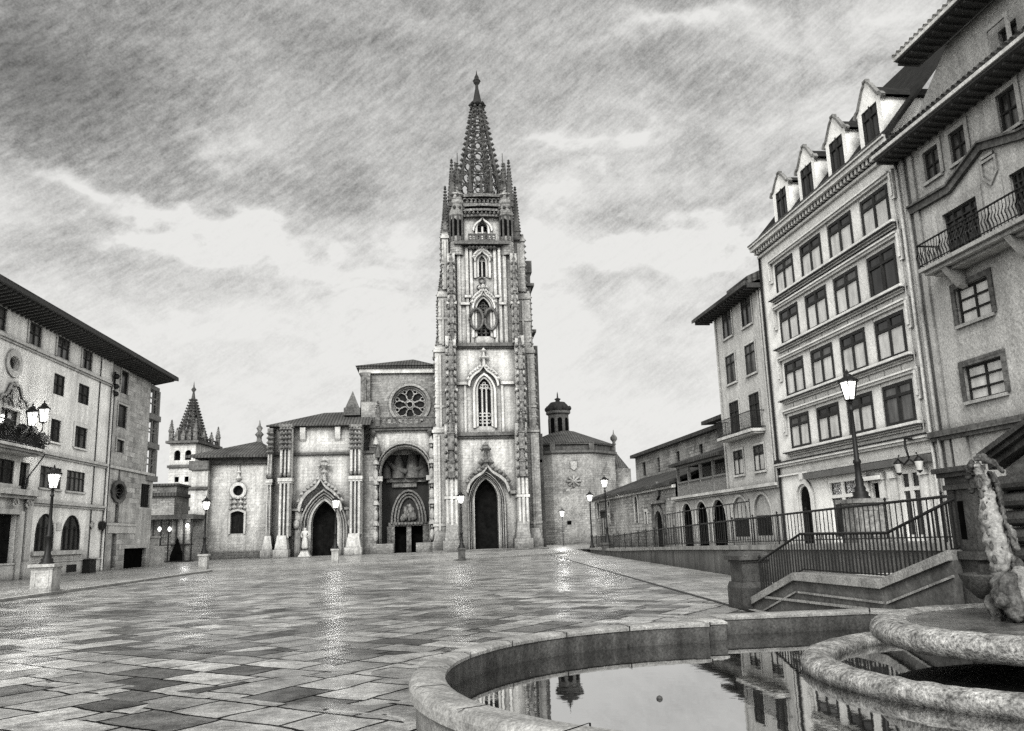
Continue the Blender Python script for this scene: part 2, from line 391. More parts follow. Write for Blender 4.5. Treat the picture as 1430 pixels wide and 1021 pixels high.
paving('kerb_paving', .30, radians(1.2), 1.6, .9, .02, .22, .5, .15, .3)
paving('terrace_paving', .24, radians(-3), 1.0, .6, .02, .3, .6, .3, .3)

def water(name, depth):
    m, N, b = newmat(name); pos = N.n('ShaderNodeNewGeometry').outputs['Position']
    N.L.new(N.grey(N.mr(N.noise(pos, 1.1, 4, .6), .3, .7, depth*.5, depth*1.6)), b.inputs['Base Color'])
    b.inputs['Roughness'].default_value = .015; b.inputs['Specular IOR Level'].default_value = 1.0; b.inputs['IOR'].default_value = 3.0
    b.inputs['Coat Weight'].default_value = .6; b.inputs['Coat Roughness'].default_value = .02; b.inputs['Coat IOR'].default_value = 1.9
    bp = N.n('ShaderNodeBump'); bp.inputs['Strength'].default_value = .12; bp.inputs['Distance'].default_value = .01
    N.L.new(N.noise(pos, 3.0, 2), bp.inputs['Height']); N.L.new(bp.outputs[0], b.inputs['Normal']); M[name] = m
water('pool_water', .012)
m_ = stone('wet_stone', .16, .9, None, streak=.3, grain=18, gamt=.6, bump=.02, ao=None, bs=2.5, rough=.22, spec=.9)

# ------------------------------------------------------------------ world
SUN_EL, SUN_AZ = radians(36), radians(197)      # azimuth measured clockwise from +Y: behind the camera, a little to the left
w = bpy.data.worlds.new("World"); SC.world = w; w.use_nodes = True; t = w.node_tree
for x in list(t.nodes): t.nodes.remove(x)
N = NT(t); out = N.n('ShaderNodeOutputWorld'); bg = N.n('ShaderNodeBackground'); N.L.new(bg.outputs[0], out.inputs[0])
D = N.vm('NORMALIZE', N.n('ShaderNodeTexCoord').outputs['Generated'])
sky = N.n('ShaderNodeTexSky', sky_type='NISHITA'); sky.sun_disc = False; sky.sun_elevation = SUN_EL; sky.sun_rotation = SUN_AZ
sbw = N.n('ShaderNodeRGBToBW'); N.L.new(sky.outputs[0], sbw.inputs[0])
sp = N.n('ShaderNodeSeparateXYZ'); N.L.new(D, sp.inputs[0]); DX, DY, DZ = sp.outputs
# stroke-like drift of the high cloud: long along a rising diagonal, thin across it
ax = Vector((.79, 0, .61)); bx = Vector((-.61, .0, .79))
def stroke(a, b, sa, sb, det, off=0.0):
    return N.noise(N.comb(N.m('MULTIPLY', N.vm('DOT_PRODUCT', D, tuple(a)), sa), N.m('MULTIPLY', N.vm('DOT_PRODUCT', D, tuple(b)), sb), off), 1.0, det, .6)
s1 = stroke(ax, bx, 44, 230, 3); s2 = stroke(Vector((.90, 0, .43)), Vector((-.43, 0, .90)), 26, 110, 3, 3.0)
big = N.noise(N.vm('MULTIPLY', D, (1, 1, 1.9)), 2.6, 6, .6, .4); mid = N.noise(N.vm('MULTIPLY', D, (1, 1, 1.8)), 9, 5, .62, .5)
fine = N.noise(D, 420, 2, .8); fine2 = N.noise(D, 130, 2, .7)
grad = N.n('ShaderNodeValToRGB'); cr = grad.color_ramp; cr.interpolation = 'EASE'
els = [(0.0, .86), (.21, .86), (.30, .76), (.39, .62), (.50, .52), (.62, .43), (.76, .36), (1, .36)]
cr.elements[0].position = 0; cr.elements[0].color = (els[0][1],)*3+(1,); cr.elements[1].position = 1; cr.elements[1].color = (els[-1][1],)*3+(1,)
for p, v in els[1:-1]:
    e = cr.elements.new(p); e.color = (v, v, v, 1)
N.L.new(N.m('ADD', DZ, N.m('MULTIPLY', N.m('SUBTRACT', big, .5), .16)), grad.inputs[0])
base = N.n('ShaderNodeRGBToBW'); N.L.new(grad.outputs[0], base.inputs[0]); v = base.outputs[0]
v = N.m('MULTIPLY', v, N.m('ADD', 1.0, N.m('MULTIPLY', N.mr(mid, .3, .7, -.30, .22), N.mr(DZ, .14, .40, .25, 1.0))))
wob = N.vm('SCALE', N.vm('SUBTRACT', N.n('ShaderNodeTexNoise').outputs['Color'], (.5, .5, .5)), sc=.17)
wn = wob.node.inputs[0].links[0].from_node.inputs[0].links[0].from_node
N.L.new(N.vm('MULTIPLY', D, (1, 1, 1.6)), wn.inputs['Vector']); wn.inputs['Scale'].default_value = 11; wn.inputs['Detail'].default_value = 5
DW = N.vm('ADD', D, wob)
def blob(x, y, rx, ry, amp, tilt=0.0):
    """a soft patch of cloud at a fixed bearing and height in the sky"""
    c = ray(x, y).normalized(); q = (ray(x+10*cos(tilt), y-10*sin(tilt)).normalized()-c).normalized(); p = c.cross(q)
    a = N.m('MULTIPLY', N.vm('DOT_PRODUCT', DW, tuple(q)), F/rx); a = N.m('SUBTRACT', a, c.dot(q)*F/rx)
    bb = N.m('MULTIPLY', N.vm('DOT_PRODUCT', DW, tuple(p)), F/ry); bb = N.m('SUBTRACT', bb, c.dot(p)*F/ry)
    r2 = N.m('ADD', N.m('MULTIPLY', a, a), N.m('MULTIPLY', bb, bb))
    g = N.m('POWER', 2.718, N.m('MULTIPLY', r2, -1.0))
    return N.m('MULTIPLY', N.m('MULTIPLY', g, amp), N.mr(N.vm('DOT_PRODUCT', D, tuple(c)), .2, .5, 0, 1))
acc = None
for q in [(110, 262, 62, 20, .36, -.35), (235, 300, 52, 24, .45, -.45), (350, 330, 70, 24, .5, .25), (430, 378, 80, 20, .4, -.15), (180, 320, 40, 18, .2),
          (825, 196, 45, 17, .38), (900, 168, 40, 20, .36), (890, 345, 70, 20, .38, .03), (970, 330, 50, 22, .34, .1), (1045, 318, 42, 18, .40, .1), (930, 34, 50, 16, .35), (1000, 14, 45, 18, .3),
          (320, 225, 45, 20, .2), (570, 350, 60, 60, .2), (770, 320, 50, 90, .25), (740, 480, 60, 100, .15), (560, 460, 70, 50, .12),
          (60, 150, 130, 70, -.20), (20, 50, 200, 100, -.16), (200, 180, 120, 40, -.08), (300, 40, 220, 60, -.05), (250, 252, 70, 14, -.18), (470, 285, 120, 34, -.17), (370, 372, 60, 14, -.18), (120, 352, 150, 30, -.24), (300, 305, 26, 22, -.16), (170, 285, 20, 22, -.14), (60, 225, 120, 20, -.1),
          (860, 95, 130, 28, -.10), (850, 400, 90, 26, -.14), (540, 200, 160, 60, -.05), (1000, 230, 200, 50, .06), (900, 520, 80, 30, -.08), (1150, 60, 220, 80, .14), (1230, 30, 120, 80, .10), (1000, 160, 160, 60, .10)]:
    g = blob(*q); acc = g if acc is None else N.m('ADD', acc, g)
soft = N.mr(mid, .28, .72, .45, 1.45)
v = N.m('ADD', v, N.m('MULTIPLY', acc, soft))
v = N.m('MINIMUM', N.m('MAXIMUM', v, .08), .86)
inv = N.m('MULTIPLY', N.m('SUBTRACT', .92, v), 1.25)      # strokes only where the sky is grey
inv = N.m('MINIMUM', inv, .75)
st = N.m('ADD', N.m('MULTIPLY', N.mr(s1, .3, .7, -1, 1), .30), N.m('MULTIPLY', N.mr(s2, .3, .7, -1, 1), .24))
st = N.m('ADD', st, N.m('MULTIPLY', N.mr(fine, .3, .7, -1, 1), .26)); st = N.m('ADD', st, N.m('MULTIPLY', N.mr(fine2, .3, .7, -1, 1), .16))
v = N.m('MULTIPLY', v, N.m('ADD', 1.0, N.m('MULTIPLY', st, inv)))
v = N.m('MINIMUM', v, .86)
# extra brightness added to the unseen sky behind the viewer, lighting the facades
back = N.m('MULTIPLY', N.mr(DY, .1, -.6, 0, 1, True), 2.1)
v = N.m('ADD', v, back)
v = N.m('ADD', N.m('MULTIPLY', v, .94), N.m('MULTIPLY', sbw.outputs[0], .004))
v = N.m('MULTIPLY', v, N.mr(DZ, -.25, -.02, .25, 1.0))
N.L.new(N.grey(v, .97), bg.inputs[0]); bg.inputs[1].default_value = 1.0

sd = bpy.data.lights.new('sun_lamp', 'SUN'); sd.energy = 2.9; sd.angle = radians(14); sd.color = (1, .99, .96)
so = bpy.data.objects.new('sun_lamp', sd); COL.objects.link(so)
sv = Vector((sin(SUN_AZ)*cos(SUN_EL), cos(SUN_AZ)*cos(SUN_EL), sin(SUN_EL))); so.rotation_euler = (-sv).to_track_quat('-Z', 'Y').to_euler()

cam = bpy.data.cameras.new('camera'); co = bpy.data.objects.new('camera', cam); COL.objects.link(co); SC.camera = co
cam.sensor_width = 36; cam.lens = F/1430*36; cam.clip_start = .1; cam.clip_end = 3000
from mathutils import Matrix
co.matrix_world = Matrix(((RV.x, UV.x, -FW.x, 0), (RV.y, UV.y, -FW.y, 0), (RV.z, UV.z, -FW.z, CH), (0, 0, 0, 1)))
SC.cycles.use_denoising = False; SC.cycles.sample_clamp_indirect = 2; SC.cycles.sample_clamp_direct = 14; SC.cycles.max_bounces = 5; SC.cycles.diffuse_bounces = 2; SC.cycles.glossy_bounces = 3; SC.cycles.transmission_bounces = 1; SC.cycles.transparent_max_bounces = 8; SC.cycles.caustics_reflective = False; SC.cycles.caustics_refractive = False
w.cycles.sampling_method = 'MANUAL'; w.cycles.sample_map_resolution = 256
SC.view_settings.view_transform = 'Standard'; SC.view_settings.look = 'None'; SC.view_settings.exposure = 0

def glow(x, y, z, power, r=.15):
    l = bpy.data.lights.new('lamp_light', 'POINT'); l.energy = power; l.shadow_soft_size = r; l.color = (1, .99, .96)
    return l
#PARTS
# ------------------------------------------------------------------ terrain
def lerp_tab(tab, x):
    if x <= tab[0][0]: return tab[0][1]
    for (a, va), (b, vb) in zip(tab, tab[1:]):
        if x <= b: return va+(vb-va)*(x-a)/(b-a)
    return tab[-1][1]
def sstep(a, b, x):
    t = max(0, min(1, (x-a)/(b-a))); return t*t*(3-2*t)
def zg(x, y): return .42*max(0, min(1, (y-78)/36))*(.35+.65*sstep(-18, 4, x)) if y > 78 else 0.0
TT = [(12, 1.45), (24, 1.30), (39, 1.06), (50, .86), (64, .55), (78, .42), (92, .36), (116, .42)]
def zt(y): return lerp_tab(TT, y)
def wx(y): return 12.37+.0578*(y-39)      # retaining wall line
def sheet(name, m, xs, ys, zf, kind='structure', lift=0.0):
    b = MB(); n = len(ys)
    V = [(x, y, zf(x, y)+lift) for x in xs for y in ys]
    Fc = [(i*n+j, (i+1)*n+j, (i+1)*n+j+1, i*n+j+1) for i in range(len(xs)-1) for j in range(n-1)]
    b.add(V, Fc); o = b.build(name, m); o['kind'] = kind; return o
def mapsheet(name, m, left, right, ys, zf, nx=3, lift=0.0):
    b = MB(); V = []; n = nx+1
    for y in ys:
        for i in range(n):
            x = left(y)+(right(y)-left(y))*i/nx; V.append((x, y, zf(x, y)+lift))
    b.add(V, [(j*n+i, j*n+i+1, (j+1)*n+i+1, (j+1)*n+i) for j in range(len(ys)-1) for i in range(nx)])
    o = b.build(name, m); o['kind'] = 'structure'; return o
sheet('ground', 'plaza_paving', [-900, -200, -60, -30, -20, -14, -9, -4, 0, 4, 9, 14, 20, 30, 60, 200, 900], [-600, -60, -10, 10, 30, 60, 78, 84, 90, 96, 102, 108, 114, 130, 180, 400, 1400], zg)
# left pavement, a low kerb step
kx = lambda y: -16.42+.022*(y-34.3)
ysl = [-20, 0, 20, 34, 50, 58, 62]
mapsheet('pavement', 'kerb_paving', lambda y: -40, kx, ysl, lambda x, y: .12)
kb = MB(); fk = Fr(kx(0), 0, .022, 1)
kb.box(fk, -20, 62.3, -.05, .119, -.0, .16)
# kerb curving along the front of the cathedral
P0 = (kx(62), 62); P1 = (2.2, 68.9); P2 = (12.6, 80)
b = MB(); b.add([(-40, 62, .12), (P0[0], P0[1], .12), (P1[0], P1[1], .12), (P2[0], P2[1], .13), (13.5, 99, .32), (-40, 99, .2)], [(0, 1, 2, 3, 4, 5)])
o = b.build('cathedral_forecourt', 'kerb_paving'); o['kind'] = 'structure'
for a, c in ((P0, P1), (P1, P2)):
    fa = Fr(a[0], a[1], c[0]-a[0], c[1]-a[1]); L = hypot(c[0]-a[0], c[1]-a[1]); kb.box(fa, 0, L, -.05, .118, -.16, 0.01)
o = kb.build('kerb', 'trim_stone'); o['kind'] = 'structure'
# paler strip of flags beside the retaining wall and its drain line
mapsheet('path', 'kerb_paving', lambda y: wx(y)-3.9+.0*y, lambda y: wx(y), [17, 25, 35, 45, 60, 78, 90, 100, 114], zg, lift=.006)
b = MB(); V = []
for y in [17, 25, 35, 45, 60, 78, 90, 100, 114]:
    V += [(wx(y)-4.05, y, zg(wx(y), y)+.010), (wx(y)-3.9, y, zg(wx(y), y)+.010)]
b.add(V, [(2*i, 2*i+1, 2*i+3, 2*i+2) for i in range(8)]); o = b.build('drain_channel', 'iron'); o['kind'] = 'structure'
mapsheet('terrace', 'terrace_paving', lambda y: wx(y)-.02, lambda y: 40, [12, 18, 24, 32, 39, 50, 64, 78, 92], lambda x, y: zt(y), lift=0)

# ------------------------------------------------------------------ frames of the right hand street
TR = radians(-1.9206)
FRR = Fr(21, 0, sin(TR), cos(TR), flip=True)       # u ~ Y, outward = towards plaza (-x)
assert FRR.nx < 0
def window(parent, fr, r, wood='window_wood', glass='glass_dark', o=-.22, nv=2, nh=(.68,), fw=.09, kind='rect', h=None, sill=None, surround=None, sur=.16, light=None, name='window', hsill=.12, label=None):
    """framed casement in an opening; children glass, sill, surround"""
    u0, u1, z0, z1 = r; W = MB()
    pa = apath(kind, u0, u1, z0, z1, h); uc = (u0+u1)/2
    inner = [(uc+(p[0]-uc)*(1-2*fw/(u1-u0)), z0+fw+(p[1]-z0)*(1-2*fw/(z1-z0))) for p in pa]
    W.band(fr, inner, pa, o-.06, o+.04, closed=True)
    ht = z1-z0
    for k in range(1, nv):
        x = u0+(u1-u0)*k/nv; top = z1
        if kind != 'rect': top = z1-(0 if nv % 2 == 0 and k == nv//2 else (h or (u1-u0)/2)*.5)
        W.box(fr, x-fw*.5, x+fw*.5, z0, top-fw*.5, o-.05, o+.05)
    for q in nh: W.box(fr, u0+fw*.5, u1-fw*.5, z0+ht*q-fw*.4, z0+ht*q+fw*.4, o-.045, o+.055)
    ob = W.build(name, wood, parent, label)
    G = MB(); G.prism(fr, pa, o-.09, o-.03) if kind != 'rect' else G.quad(fr.P(u0, z0, o-.02), fr.P(u1, z0, o-.02), fr.P(u1, z1, o-.02), fr.P(u0, z1, o-.02))
    G.build('glass', glass, ob)
    if light:      # blinds drawn behind the lower panes
        L = MB(); L.box(fr, u0+fw, u1-fw, z0+fw*.6, z0+ht*light, o-.014, o-.010); L.build('blind', 'glass_light', ob)
    if sill:
        S = MB(); S.box(fr, u0-.12, u1+.12, z0-hsill, z0, -.05, .12); S.build('sill', sill, ob)
    if surround:
        S = MB(); A = apath(kind, u0, u1, z0, z1, h); B = [(uc+(p[0]-uc)*(1+2*sur/(u1-u0)), p[1]+(sur if i not in (0, len(A)-1) else 0)) for i, p in enumerate(A)]
        S.band(fr, A, B, -.02, .05)
        S.build('surround', surround, ob)
    return ob

def hroof(parent, fr, u0, u1, z, o_out, depth, rise, m, thick=.22, name='roof', hip0=0, hip1=0):
    """slab of roof rising back from the eave line"""
    b = MB()
    P = [fr.P(u0, z, o_out), fr.P(u1, z, o_out), fr.P(u1-hip1, z+rise, o_out-depth), fr.P(u0+hip0, z+rise, o_out-depth)]
    Q = [fr.P(u0, z-thick, o_out), fr.P(u1, z-thick, o_out), fr.P(u1-hip1, z+rise-thick, o_out-depth), fr.P(u0+hip0, z+rise-thick, o_out-depth)]
    b.add(P+Q, [(0, 1, 2, 3), (4, 5, 6, 7), (0, 1, 5, 4), (1, 2, 6, 5), (2, 3, 7, 6), (3, 0, 4, 7)])
    return b.build(name, m, parent)

def eaves(parent, fr, u0, u1, z, o, m='soffit', step=.6, name='eaves', dr=.20):
    b = MB(); b.box(fr, u0, u1, z-.02, z+.10, -.2, o); b.box(fr, u0, u1, z+.0, z+.22, o, o+.07)
    n = int((u1-u0)/step)
    for i in range(n+1):
        u = u0+(u1-u0)*i/n; b.box(fr, u-.05, u+.05, z-dr, z-.02, -.1, o-.05)
    return b.build(name, m, parent)

# ================================================================== white corner house with four gables
F0 = FRR
uR = F0.px(1288, 400)[0]; uL = F0.px(1075, 500)[0]      # near end (small Y), far end
zc = F0.px(1060, 350)[1]
uR = 31.35; uL = 45.6
wb = thing('white_house', (21.5, 38, 1.0), 'tall white plastered house with four pointed gables above rows of wide windows', 'house')
rows = []
ucols = [F0.rect(1098, 506.7, 1123, 546.7)[:2], F0.rect(1136.7, 490, 1162.7, 533)[:2], F0.rect(1178, 470, 1208, 515)[:2], F0.rect(1228, 446.7, 1261.7, 500)[:2]]
ucols = [((a+c)/2-.73*1.5, (a+c)/2+.73*1.5) for a, c in ucols]

zr = [F0.rect(1084.7, 369, 1107, 400.5)[2:], F0.rect(1090, 435, 1115, 471.7)[2:], F0.rect(1098, 506.7, 1123, 546.7)[2:], F0.rect(1104, 581.7, 1132.7, 621.7)[2:]]
ops = []
for (z0, z1) in zr:
    for (a, c) in ucols: ops.append((a, c, z0, z1))
zband = F0.px(1088, 648)[1]
dr = F0.rect(1115, 680, 1139, 758); dr = (dr[0], dr[1], zt(42)-.05, dr[3])
shop1 = F0.rect(1154, 664, 1203, 745); shop2 = F0.rect(1217.8, 680, 1236, 744); shop3 = F0.rect(1252, 645, 1296, 754)
shop1 = (shop1[0], shop1[1]+.0, zt(38), 4.1); shop2 = (shop2[0], shop2[1], zt(35), 3.7); shop3 = (shop3[0], shop3[1], zt(33), 4.1)
ops += [dr+('round',), shop1, shop2, shop3]
W = MB(); W.wall(F0, uR, uL, -.2, zc, ops, .14); W.box(F0, uR, uL, -.2, zc, -11, -1.2)
W.quad(F0.P(uR, -.2, 0), F0.P(uR, zc, 0), F0.P(uR, zc, -1.2), F0.P(uR, -.2, -1.2)); W.quad(F0.P(uL, -.2, 0), F0.P(uL, zc, 0), F0.P(uL, zc, -1.2), F0.P(uL, -.2, -1.2))
W.build('wall', 'white_plaster', wb)
for ri, (z0, z1) in enumerate(zr):
    for ci, (a, c) in enumerate(ucols):
        lt = .66 if not (ri == 3 and ci == 3) and not (ri == 1 and ci == 3) else None
        window(wb, F0, (a, c, z0, z1), glass='glass_dark' if (ri+ci) % 3 else 'glass_mid', light=lt, fw=.15, nh=(.7,), o=.0)
    a0, a1 = ucols[-1][0], ucols[0][1]
    T = MB()       # hood moulding with dropped ears and the sill cornice of each row
    T.box(F0, a0-.45, a1+.45, z1+.18, z1+.30, -.02, .16); T.box(F0, a0-.40, a1+.40, z1+.30, z1+.38, -.02, .24)
    for e in (a0-.62, a1+.34):
        T.box(F0, e, e+.26, z1-.95, z1+.40, -.02, .14); T.box(F0, e+.06, e+.2, z1-.8, z1+.25, .1, .20)
    T.box(F0, a0-.5, a1+.5, z0-.16, z0-.03, -.02, .34); T.box(F0, a0-.44, a1+.44, z0-.26, z0-.16, -.02, .24); T.box(F0, a0-.38, a1+.38, z0-.36, z0-.26, -.02, .12)
    for (p, q) in zip(ucols[1:], ucols[:-1]):      # pilasters between windows
        T.box(F0, p[1]+.10, q[0]-.10, z0, z1+.18, -.02, .02)
    T.build('moulding', 'white_trim', wb)
    S = MB()
    for k in range(9):
        u = a0+(a1-a0)*(k+.5)/9
        if ri: S.box(F0, u-.02, u+.02, z1+.42, zr[ri-1][0]-.4, -.01, .02)
    if ri: S.build('panel_joint', 'house_plaster', wb)
# dark strips under the sills put a shadow line into the colour
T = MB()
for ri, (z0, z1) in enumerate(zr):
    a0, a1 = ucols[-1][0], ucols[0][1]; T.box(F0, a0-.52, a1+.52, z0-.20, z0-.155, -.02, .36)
T.build('sill_shadow_strip', 'soffit', wb)
T = MB()
T.box(F0, uR+.1, uL, zband-.12, zband+.05, -.02, .30); T.box(F0, uR+.1, uL, zband-.24, zband-.12, -.02, .20); T.box(F0, uR+.1, uL, zband-.75, zband-.66, -.02, .14)
T.build('string_course', 'white_trim', wb)
T = MB(); T.box(F0, uR+.2, uL-3.4, zband-1.1, zband-.8, -.02, .34); T.build('awning_box', 'metal_sheet', wb)
T = MB(); T.box(F0, uR+.1, uL, zband-.01, zband+.055, .28, .33); T.build('gutter', 'iron', wb)
# top cornice with dentils
T = MB(); T.box(F0, uR+.1, uL, zc-.55, zc-.42, -.02, .18); T.box(F0, uR, uL+.1, zc-.12, zc+.10, -.3, .55); T.box(F0, uR, uL+.1, zc+.1, zc+.2, -.3, .65)
n = 44
for i in range(n):
    u = uR+(uL-uR)*(i+.5)/n; T.box(F0, u-.085, u+.085, zc-.36, zc-.12, -.02, .38)
T.build('cornice', 'white_trim', wb)
# dark bed behind the dentils, their shadow put into its colour
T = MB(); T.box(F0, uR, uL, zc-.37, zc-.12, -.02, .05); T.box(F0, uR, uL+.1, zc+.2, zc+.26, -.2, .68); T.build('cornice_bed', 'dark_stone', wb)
# gabled dormers
gp = [((1090, 238), (1077, 288), (1104, 264), (1087, 297, 1101, 318)), ((1122, 203), (1111, 252), (1140, 230), (1121, 268, 1137, 289)),
      ((1164, 160), (1150, 218), (1184, 189), (1162, 228, 1181, 254)), ((1209, 112), (1194, 178), (1234, 143), (1207, 184, 1229, 217))]
for (pk, sl, srr, win) in gp:
    a = F0.px(*pk, .12); l = F0.px(*sl, .12); r = F0.px(*srr, .12)
    u_l, u_r, pz = l[0], r[0], a[1]; uc = a[0]; uc = (u_l+u_r)/2*.5+uc*.5; zs = (l[1]+r[1])/2
    w2 = (u_l-u_r)/2; uc0 = (u_l+u_r)/2
    wr_ = F0.rect(*win, .1); wr_ = (uc0-.62, uc0+.62, zc+.7, zc+.7+1.75)
    zs = max(zs, zc+2.3); body = w2*.80
    Wd = MB(); Wd.wall(F0, uc0-body, uc0+body, zc+.2, zs, [wr_], .3, .1)
    curve = [(uc0-body, zs), (uc0-w2, zs), (uc0-w2*.86, zs+.22), (uc0-w2*.72, zs+(pz-zs)*.20), (uc0-w2*.26, zs+(pz-zs)*.80), (uc0-w2*.13, pz-.16), (uc0-w2*.13, pz),
             (uc0+w2*.13, pz), (uc0+w2*.13, pz-.16), (uc0+w2*.26, zs+(pz-zs)*.80), (uc0+w2*.72, zs+(pz-zs)*.20), (uc0+w2*.86, zs+.22), (uc0+w2, zs), (uc0+body, zs)]
    Wd.prism(F0, curve, .0, .1)
    for s in (-1, 1): Wd.quad(F0.P(uc0+s*body, zc+.2, .1), F0.P(uc0+s*body, zs+.04, .1), F0.P(uc0+s*body, zs+.04, -3.4), F0.P(uc0+s*body, zc+.2, -3.4))
    d = Wd.build('dormer', 'white_plaster', wb)
    C = MB(); inn = [(uc0+(u-uc0)*.86, z-.17 if 0 < i < 13 else z) for i, (u, z) in enumerate(curve)]
    C.band(F0, [(uc0+(u-uc0)*.93, z-.06) for u, z in curve[1:-1]], [(uc0+(u-uc0)*1.03, z+.04) for u, z in curve[1:-1]], -.03, .18); C.build('coping', 'gable_edge', d)
    Rf = MB()
    for s in (-1, 1):
        Rf.add([F0.P(uc0, pz-.25, -.0), F0.P(uc0+s*w2*.98, zs+.05, -.0), F0.P(uc0+s*w2*.98, zs+.05, -4.2), F0.P(uc0, pz-.25, -5.6)], [(0, 1, 2, 3)])
    Rf.build('dormer_roof', 'dark_slate', d)
    window(wb, F0, wr_, o=.05, nh=(.66,), fw=.12, surround='white_trim', sur=.12)
hroof(wb, F0, uR-.3, uL, zc+.25, .5, 6.2, 7.6, 'dark_slate', name='roof', hip1=2.6)
T = MB(); T.prism(F0, [(uL, zc), (uL, zc+.3), (uL+.02, zc+.3), (uL+.02, zc)], -6, 0); T.build('parapet_end', 'dark_stone', wb)
# ground floor joinery
D_ = MB(); pa = apath('round', *dr); D_.prism(F0, pa, -.14, -.10); D_.box(F0, (dr[0]+dr[1])/2-.03, (dr[0]+dr[1])/2+.03, dr[2], dr[3]-.5, -.10, -.07)
for k in range(3): D_.box(F0, dr[0]+.1, dr[1]-.1, dr[2]+.3+k*.7, dr[2]+.36+k*.7, -.10, -.08)
D_.build('door', 'doorwood', wb)
D_ = MB(); uc = (dr[0]+dr[1])/2; A = apath('round', dr[0]-.12, dr[1]+.12, dr[2], dr[3]+.12); B = apath('round', dr[0]-.42, dr[1]+.42, dr[2], dr[3]+.42)
D_.band(F0, A, B, -.02, .12); D_.box(F0, uc-.18, uc+.18, dr[3]+.35, dr[3]+.7, 0, .16); D_.build('door_surround', 'white_trim', wb)
for s_ in (shop1, shop3):
    D_ = MB(); u0, u1, z0, z1 = s_; D_.band(F0, apath('rect', u0+.16, u1-.16, z0, z1-.16), apath('rect', u0, u1, z0, z1), -.13, -.03)
    D_.box(F0, u0, u1, z0+(z1-z0)*.70, z0+(z1-z0)*.70+.16, -.125, -.035); um = (u0+u1)/2; D_.box(F0, um-.11, um+.11, z0, z1-.1, -.12, -.04); D_.box(F0, u0+.1, u1-.1, z0, z0+.25, -.12, -.05)
    d = D_.build('shop_door', 'white_wood', wb); G = MB(); G.box(F0, u0, u1, z0, z1, -.16, -.132); G.build('glass', 'glass_dark', d)
D_ = MB(); D_.box(F0, *shop2, -.16, -.13); D_.build('door', 'doorwood', wb, 'plain dark door between the white shop doors')
D_ = MB()
for e in (shop2[0]-.5, shop2[1]+.12, shop3[0]-.55, shop3[1]+.1):
    D_.box(F0, e, e+.38, zt(34), 4.0, -.01, .12); D_.box(F0, e-.05, e+.43, 3.8, 4.1, -.01, .2)
D_.box(F0, shop2[0]-.5, shop2[1]+.5, shop2[3]+.12, shop2[3]+.3, -.01, .3); D_.build('pilaster', 'white_trim', wb)
# down pipe at the near edge
T = MB(); T.tube([F0.P(uR+.12, zt(30), .12), F0.P(uR+.12, zc-.3, .12)], .07, 8); T.tube([F0.P(uR+.55, zband+.1, .1), F0.P(uR+.55, zc-1.3, .1)], .03, 6); T.build('drainpipe', 'trim_stone', wb)
T = MB(); T.tube([F0.P(uL-.1, zt(45), .1), F0.P(uL-.1, zc-.2, .1)], .06, 8); T.box(F0, uL-.28, uL+.08, zband-.15, zband+.2, .02, .25); T.build('drainpipe', 'iron', wb)

# ================================================================== grey rendered house, nearest on the right
gb = thing('grey_house', (20.5, 24, 1.3), 'tall grey rendered house with a long iron balcony and heavy dark eaves', 'house')
ga = uR-.02; g0 = 12.0
ze = F0.px(1262, 213, .0)[1]
eo = 1.0; zeave = F0.px(1245, 205, eo)[1]
gw = {}
gw['a'] = F0.rect(1289, 216, 1315.4, 242); gw['b'] = F0.rect(1324.7, 188, 1352.6, 216); gw['c'] = F0.rect(1391, 136, 1425, 168)
za0 = (gw['a'][2]+gw['b'][2])/2; za1 = (gw['a'][3]+gw['b'][3])/2
gw['a'] = gw['a'][:2]+(za0, za1); gw['b'] = gw['b'][:2]+(za0, za1); gw['c'] = gw['c'][:2]+(za0-.1, za1+.1)
dw = F0.rect(1319, 318, 1364, 276); zb = F0.px(1282, 372)[1]+.0
dz1 = F0.px(1319, 300)[1]; dz0 = F0.px(1300, 395)[1]
e1 = F0.rect(1333, 405, 1387, 437); e2 = F0.rect(1345, 513, 1406, 548)
bz = F0.px(1283, 385, .0)[1]
d1 = (dw[0], dw[1], bz+.05, dz1); d2 = F0.rect(1410, 244, 1440, 290); d2 = (d2[0]-.25, d2[1], bz+.05, dz1)
wn_ = [gw['a'], gw['b'], gw['c'], d1, d2, e1, e2]
extra = [(14.2, 16.0, e2[2], e2[3]), (14.2, 16.0, e1[2], e1[3]), (18.0, 19.6, e2[2], e2[3]), (14.2, 15.8, za0, za1)]
zu = F0.px(1293, 75, 1.5)[1]
def clampu(q): return (max(q[0], g0+.2), min(q[1], ga-.2))+tuple(q[2:])
W = MB(); ok = [clampu(q) for q in wn_+extra]
W.wall(F0, g0, ga, -.2, zeave, ok, .35); W.box(F0, g0, ga, -.2, zeave, -11, -1.2); W.quad(F0.P(g0, -.2, 0), F0.P(g0, zeave, 0), F0.P(g0, zeave, -1.2), F0.P(g0, -.2, -1.2))
W.build('wall', 'grey_render', gb)
for q in (gw['a'], gw['b'], gw['c'], extra[3]): window(gb, F0, q, o=-.1, nh=(.5,), surround='grey_trim', sill='grey_trim', sur=.2, glass='glass_mid', wood='dark_wood')
for q in (d1, d2): window(gb, F0, clampu(q), o=-.12, nv=4, nh=(.2, .4, .6, .8), fw=.07, surround='grey_trim', sur=.3, glass='glass_dark', wood='window_wood')
for q in (e1, e2)+tuple(extra[:3]): window(gb, F0, q, o=-.16, nv=2, nh=(.34, .67), fw=.08, surround='dark_stone', sill='grey_trim', sur=.22, glass='glass_light', wood='dark_wood')
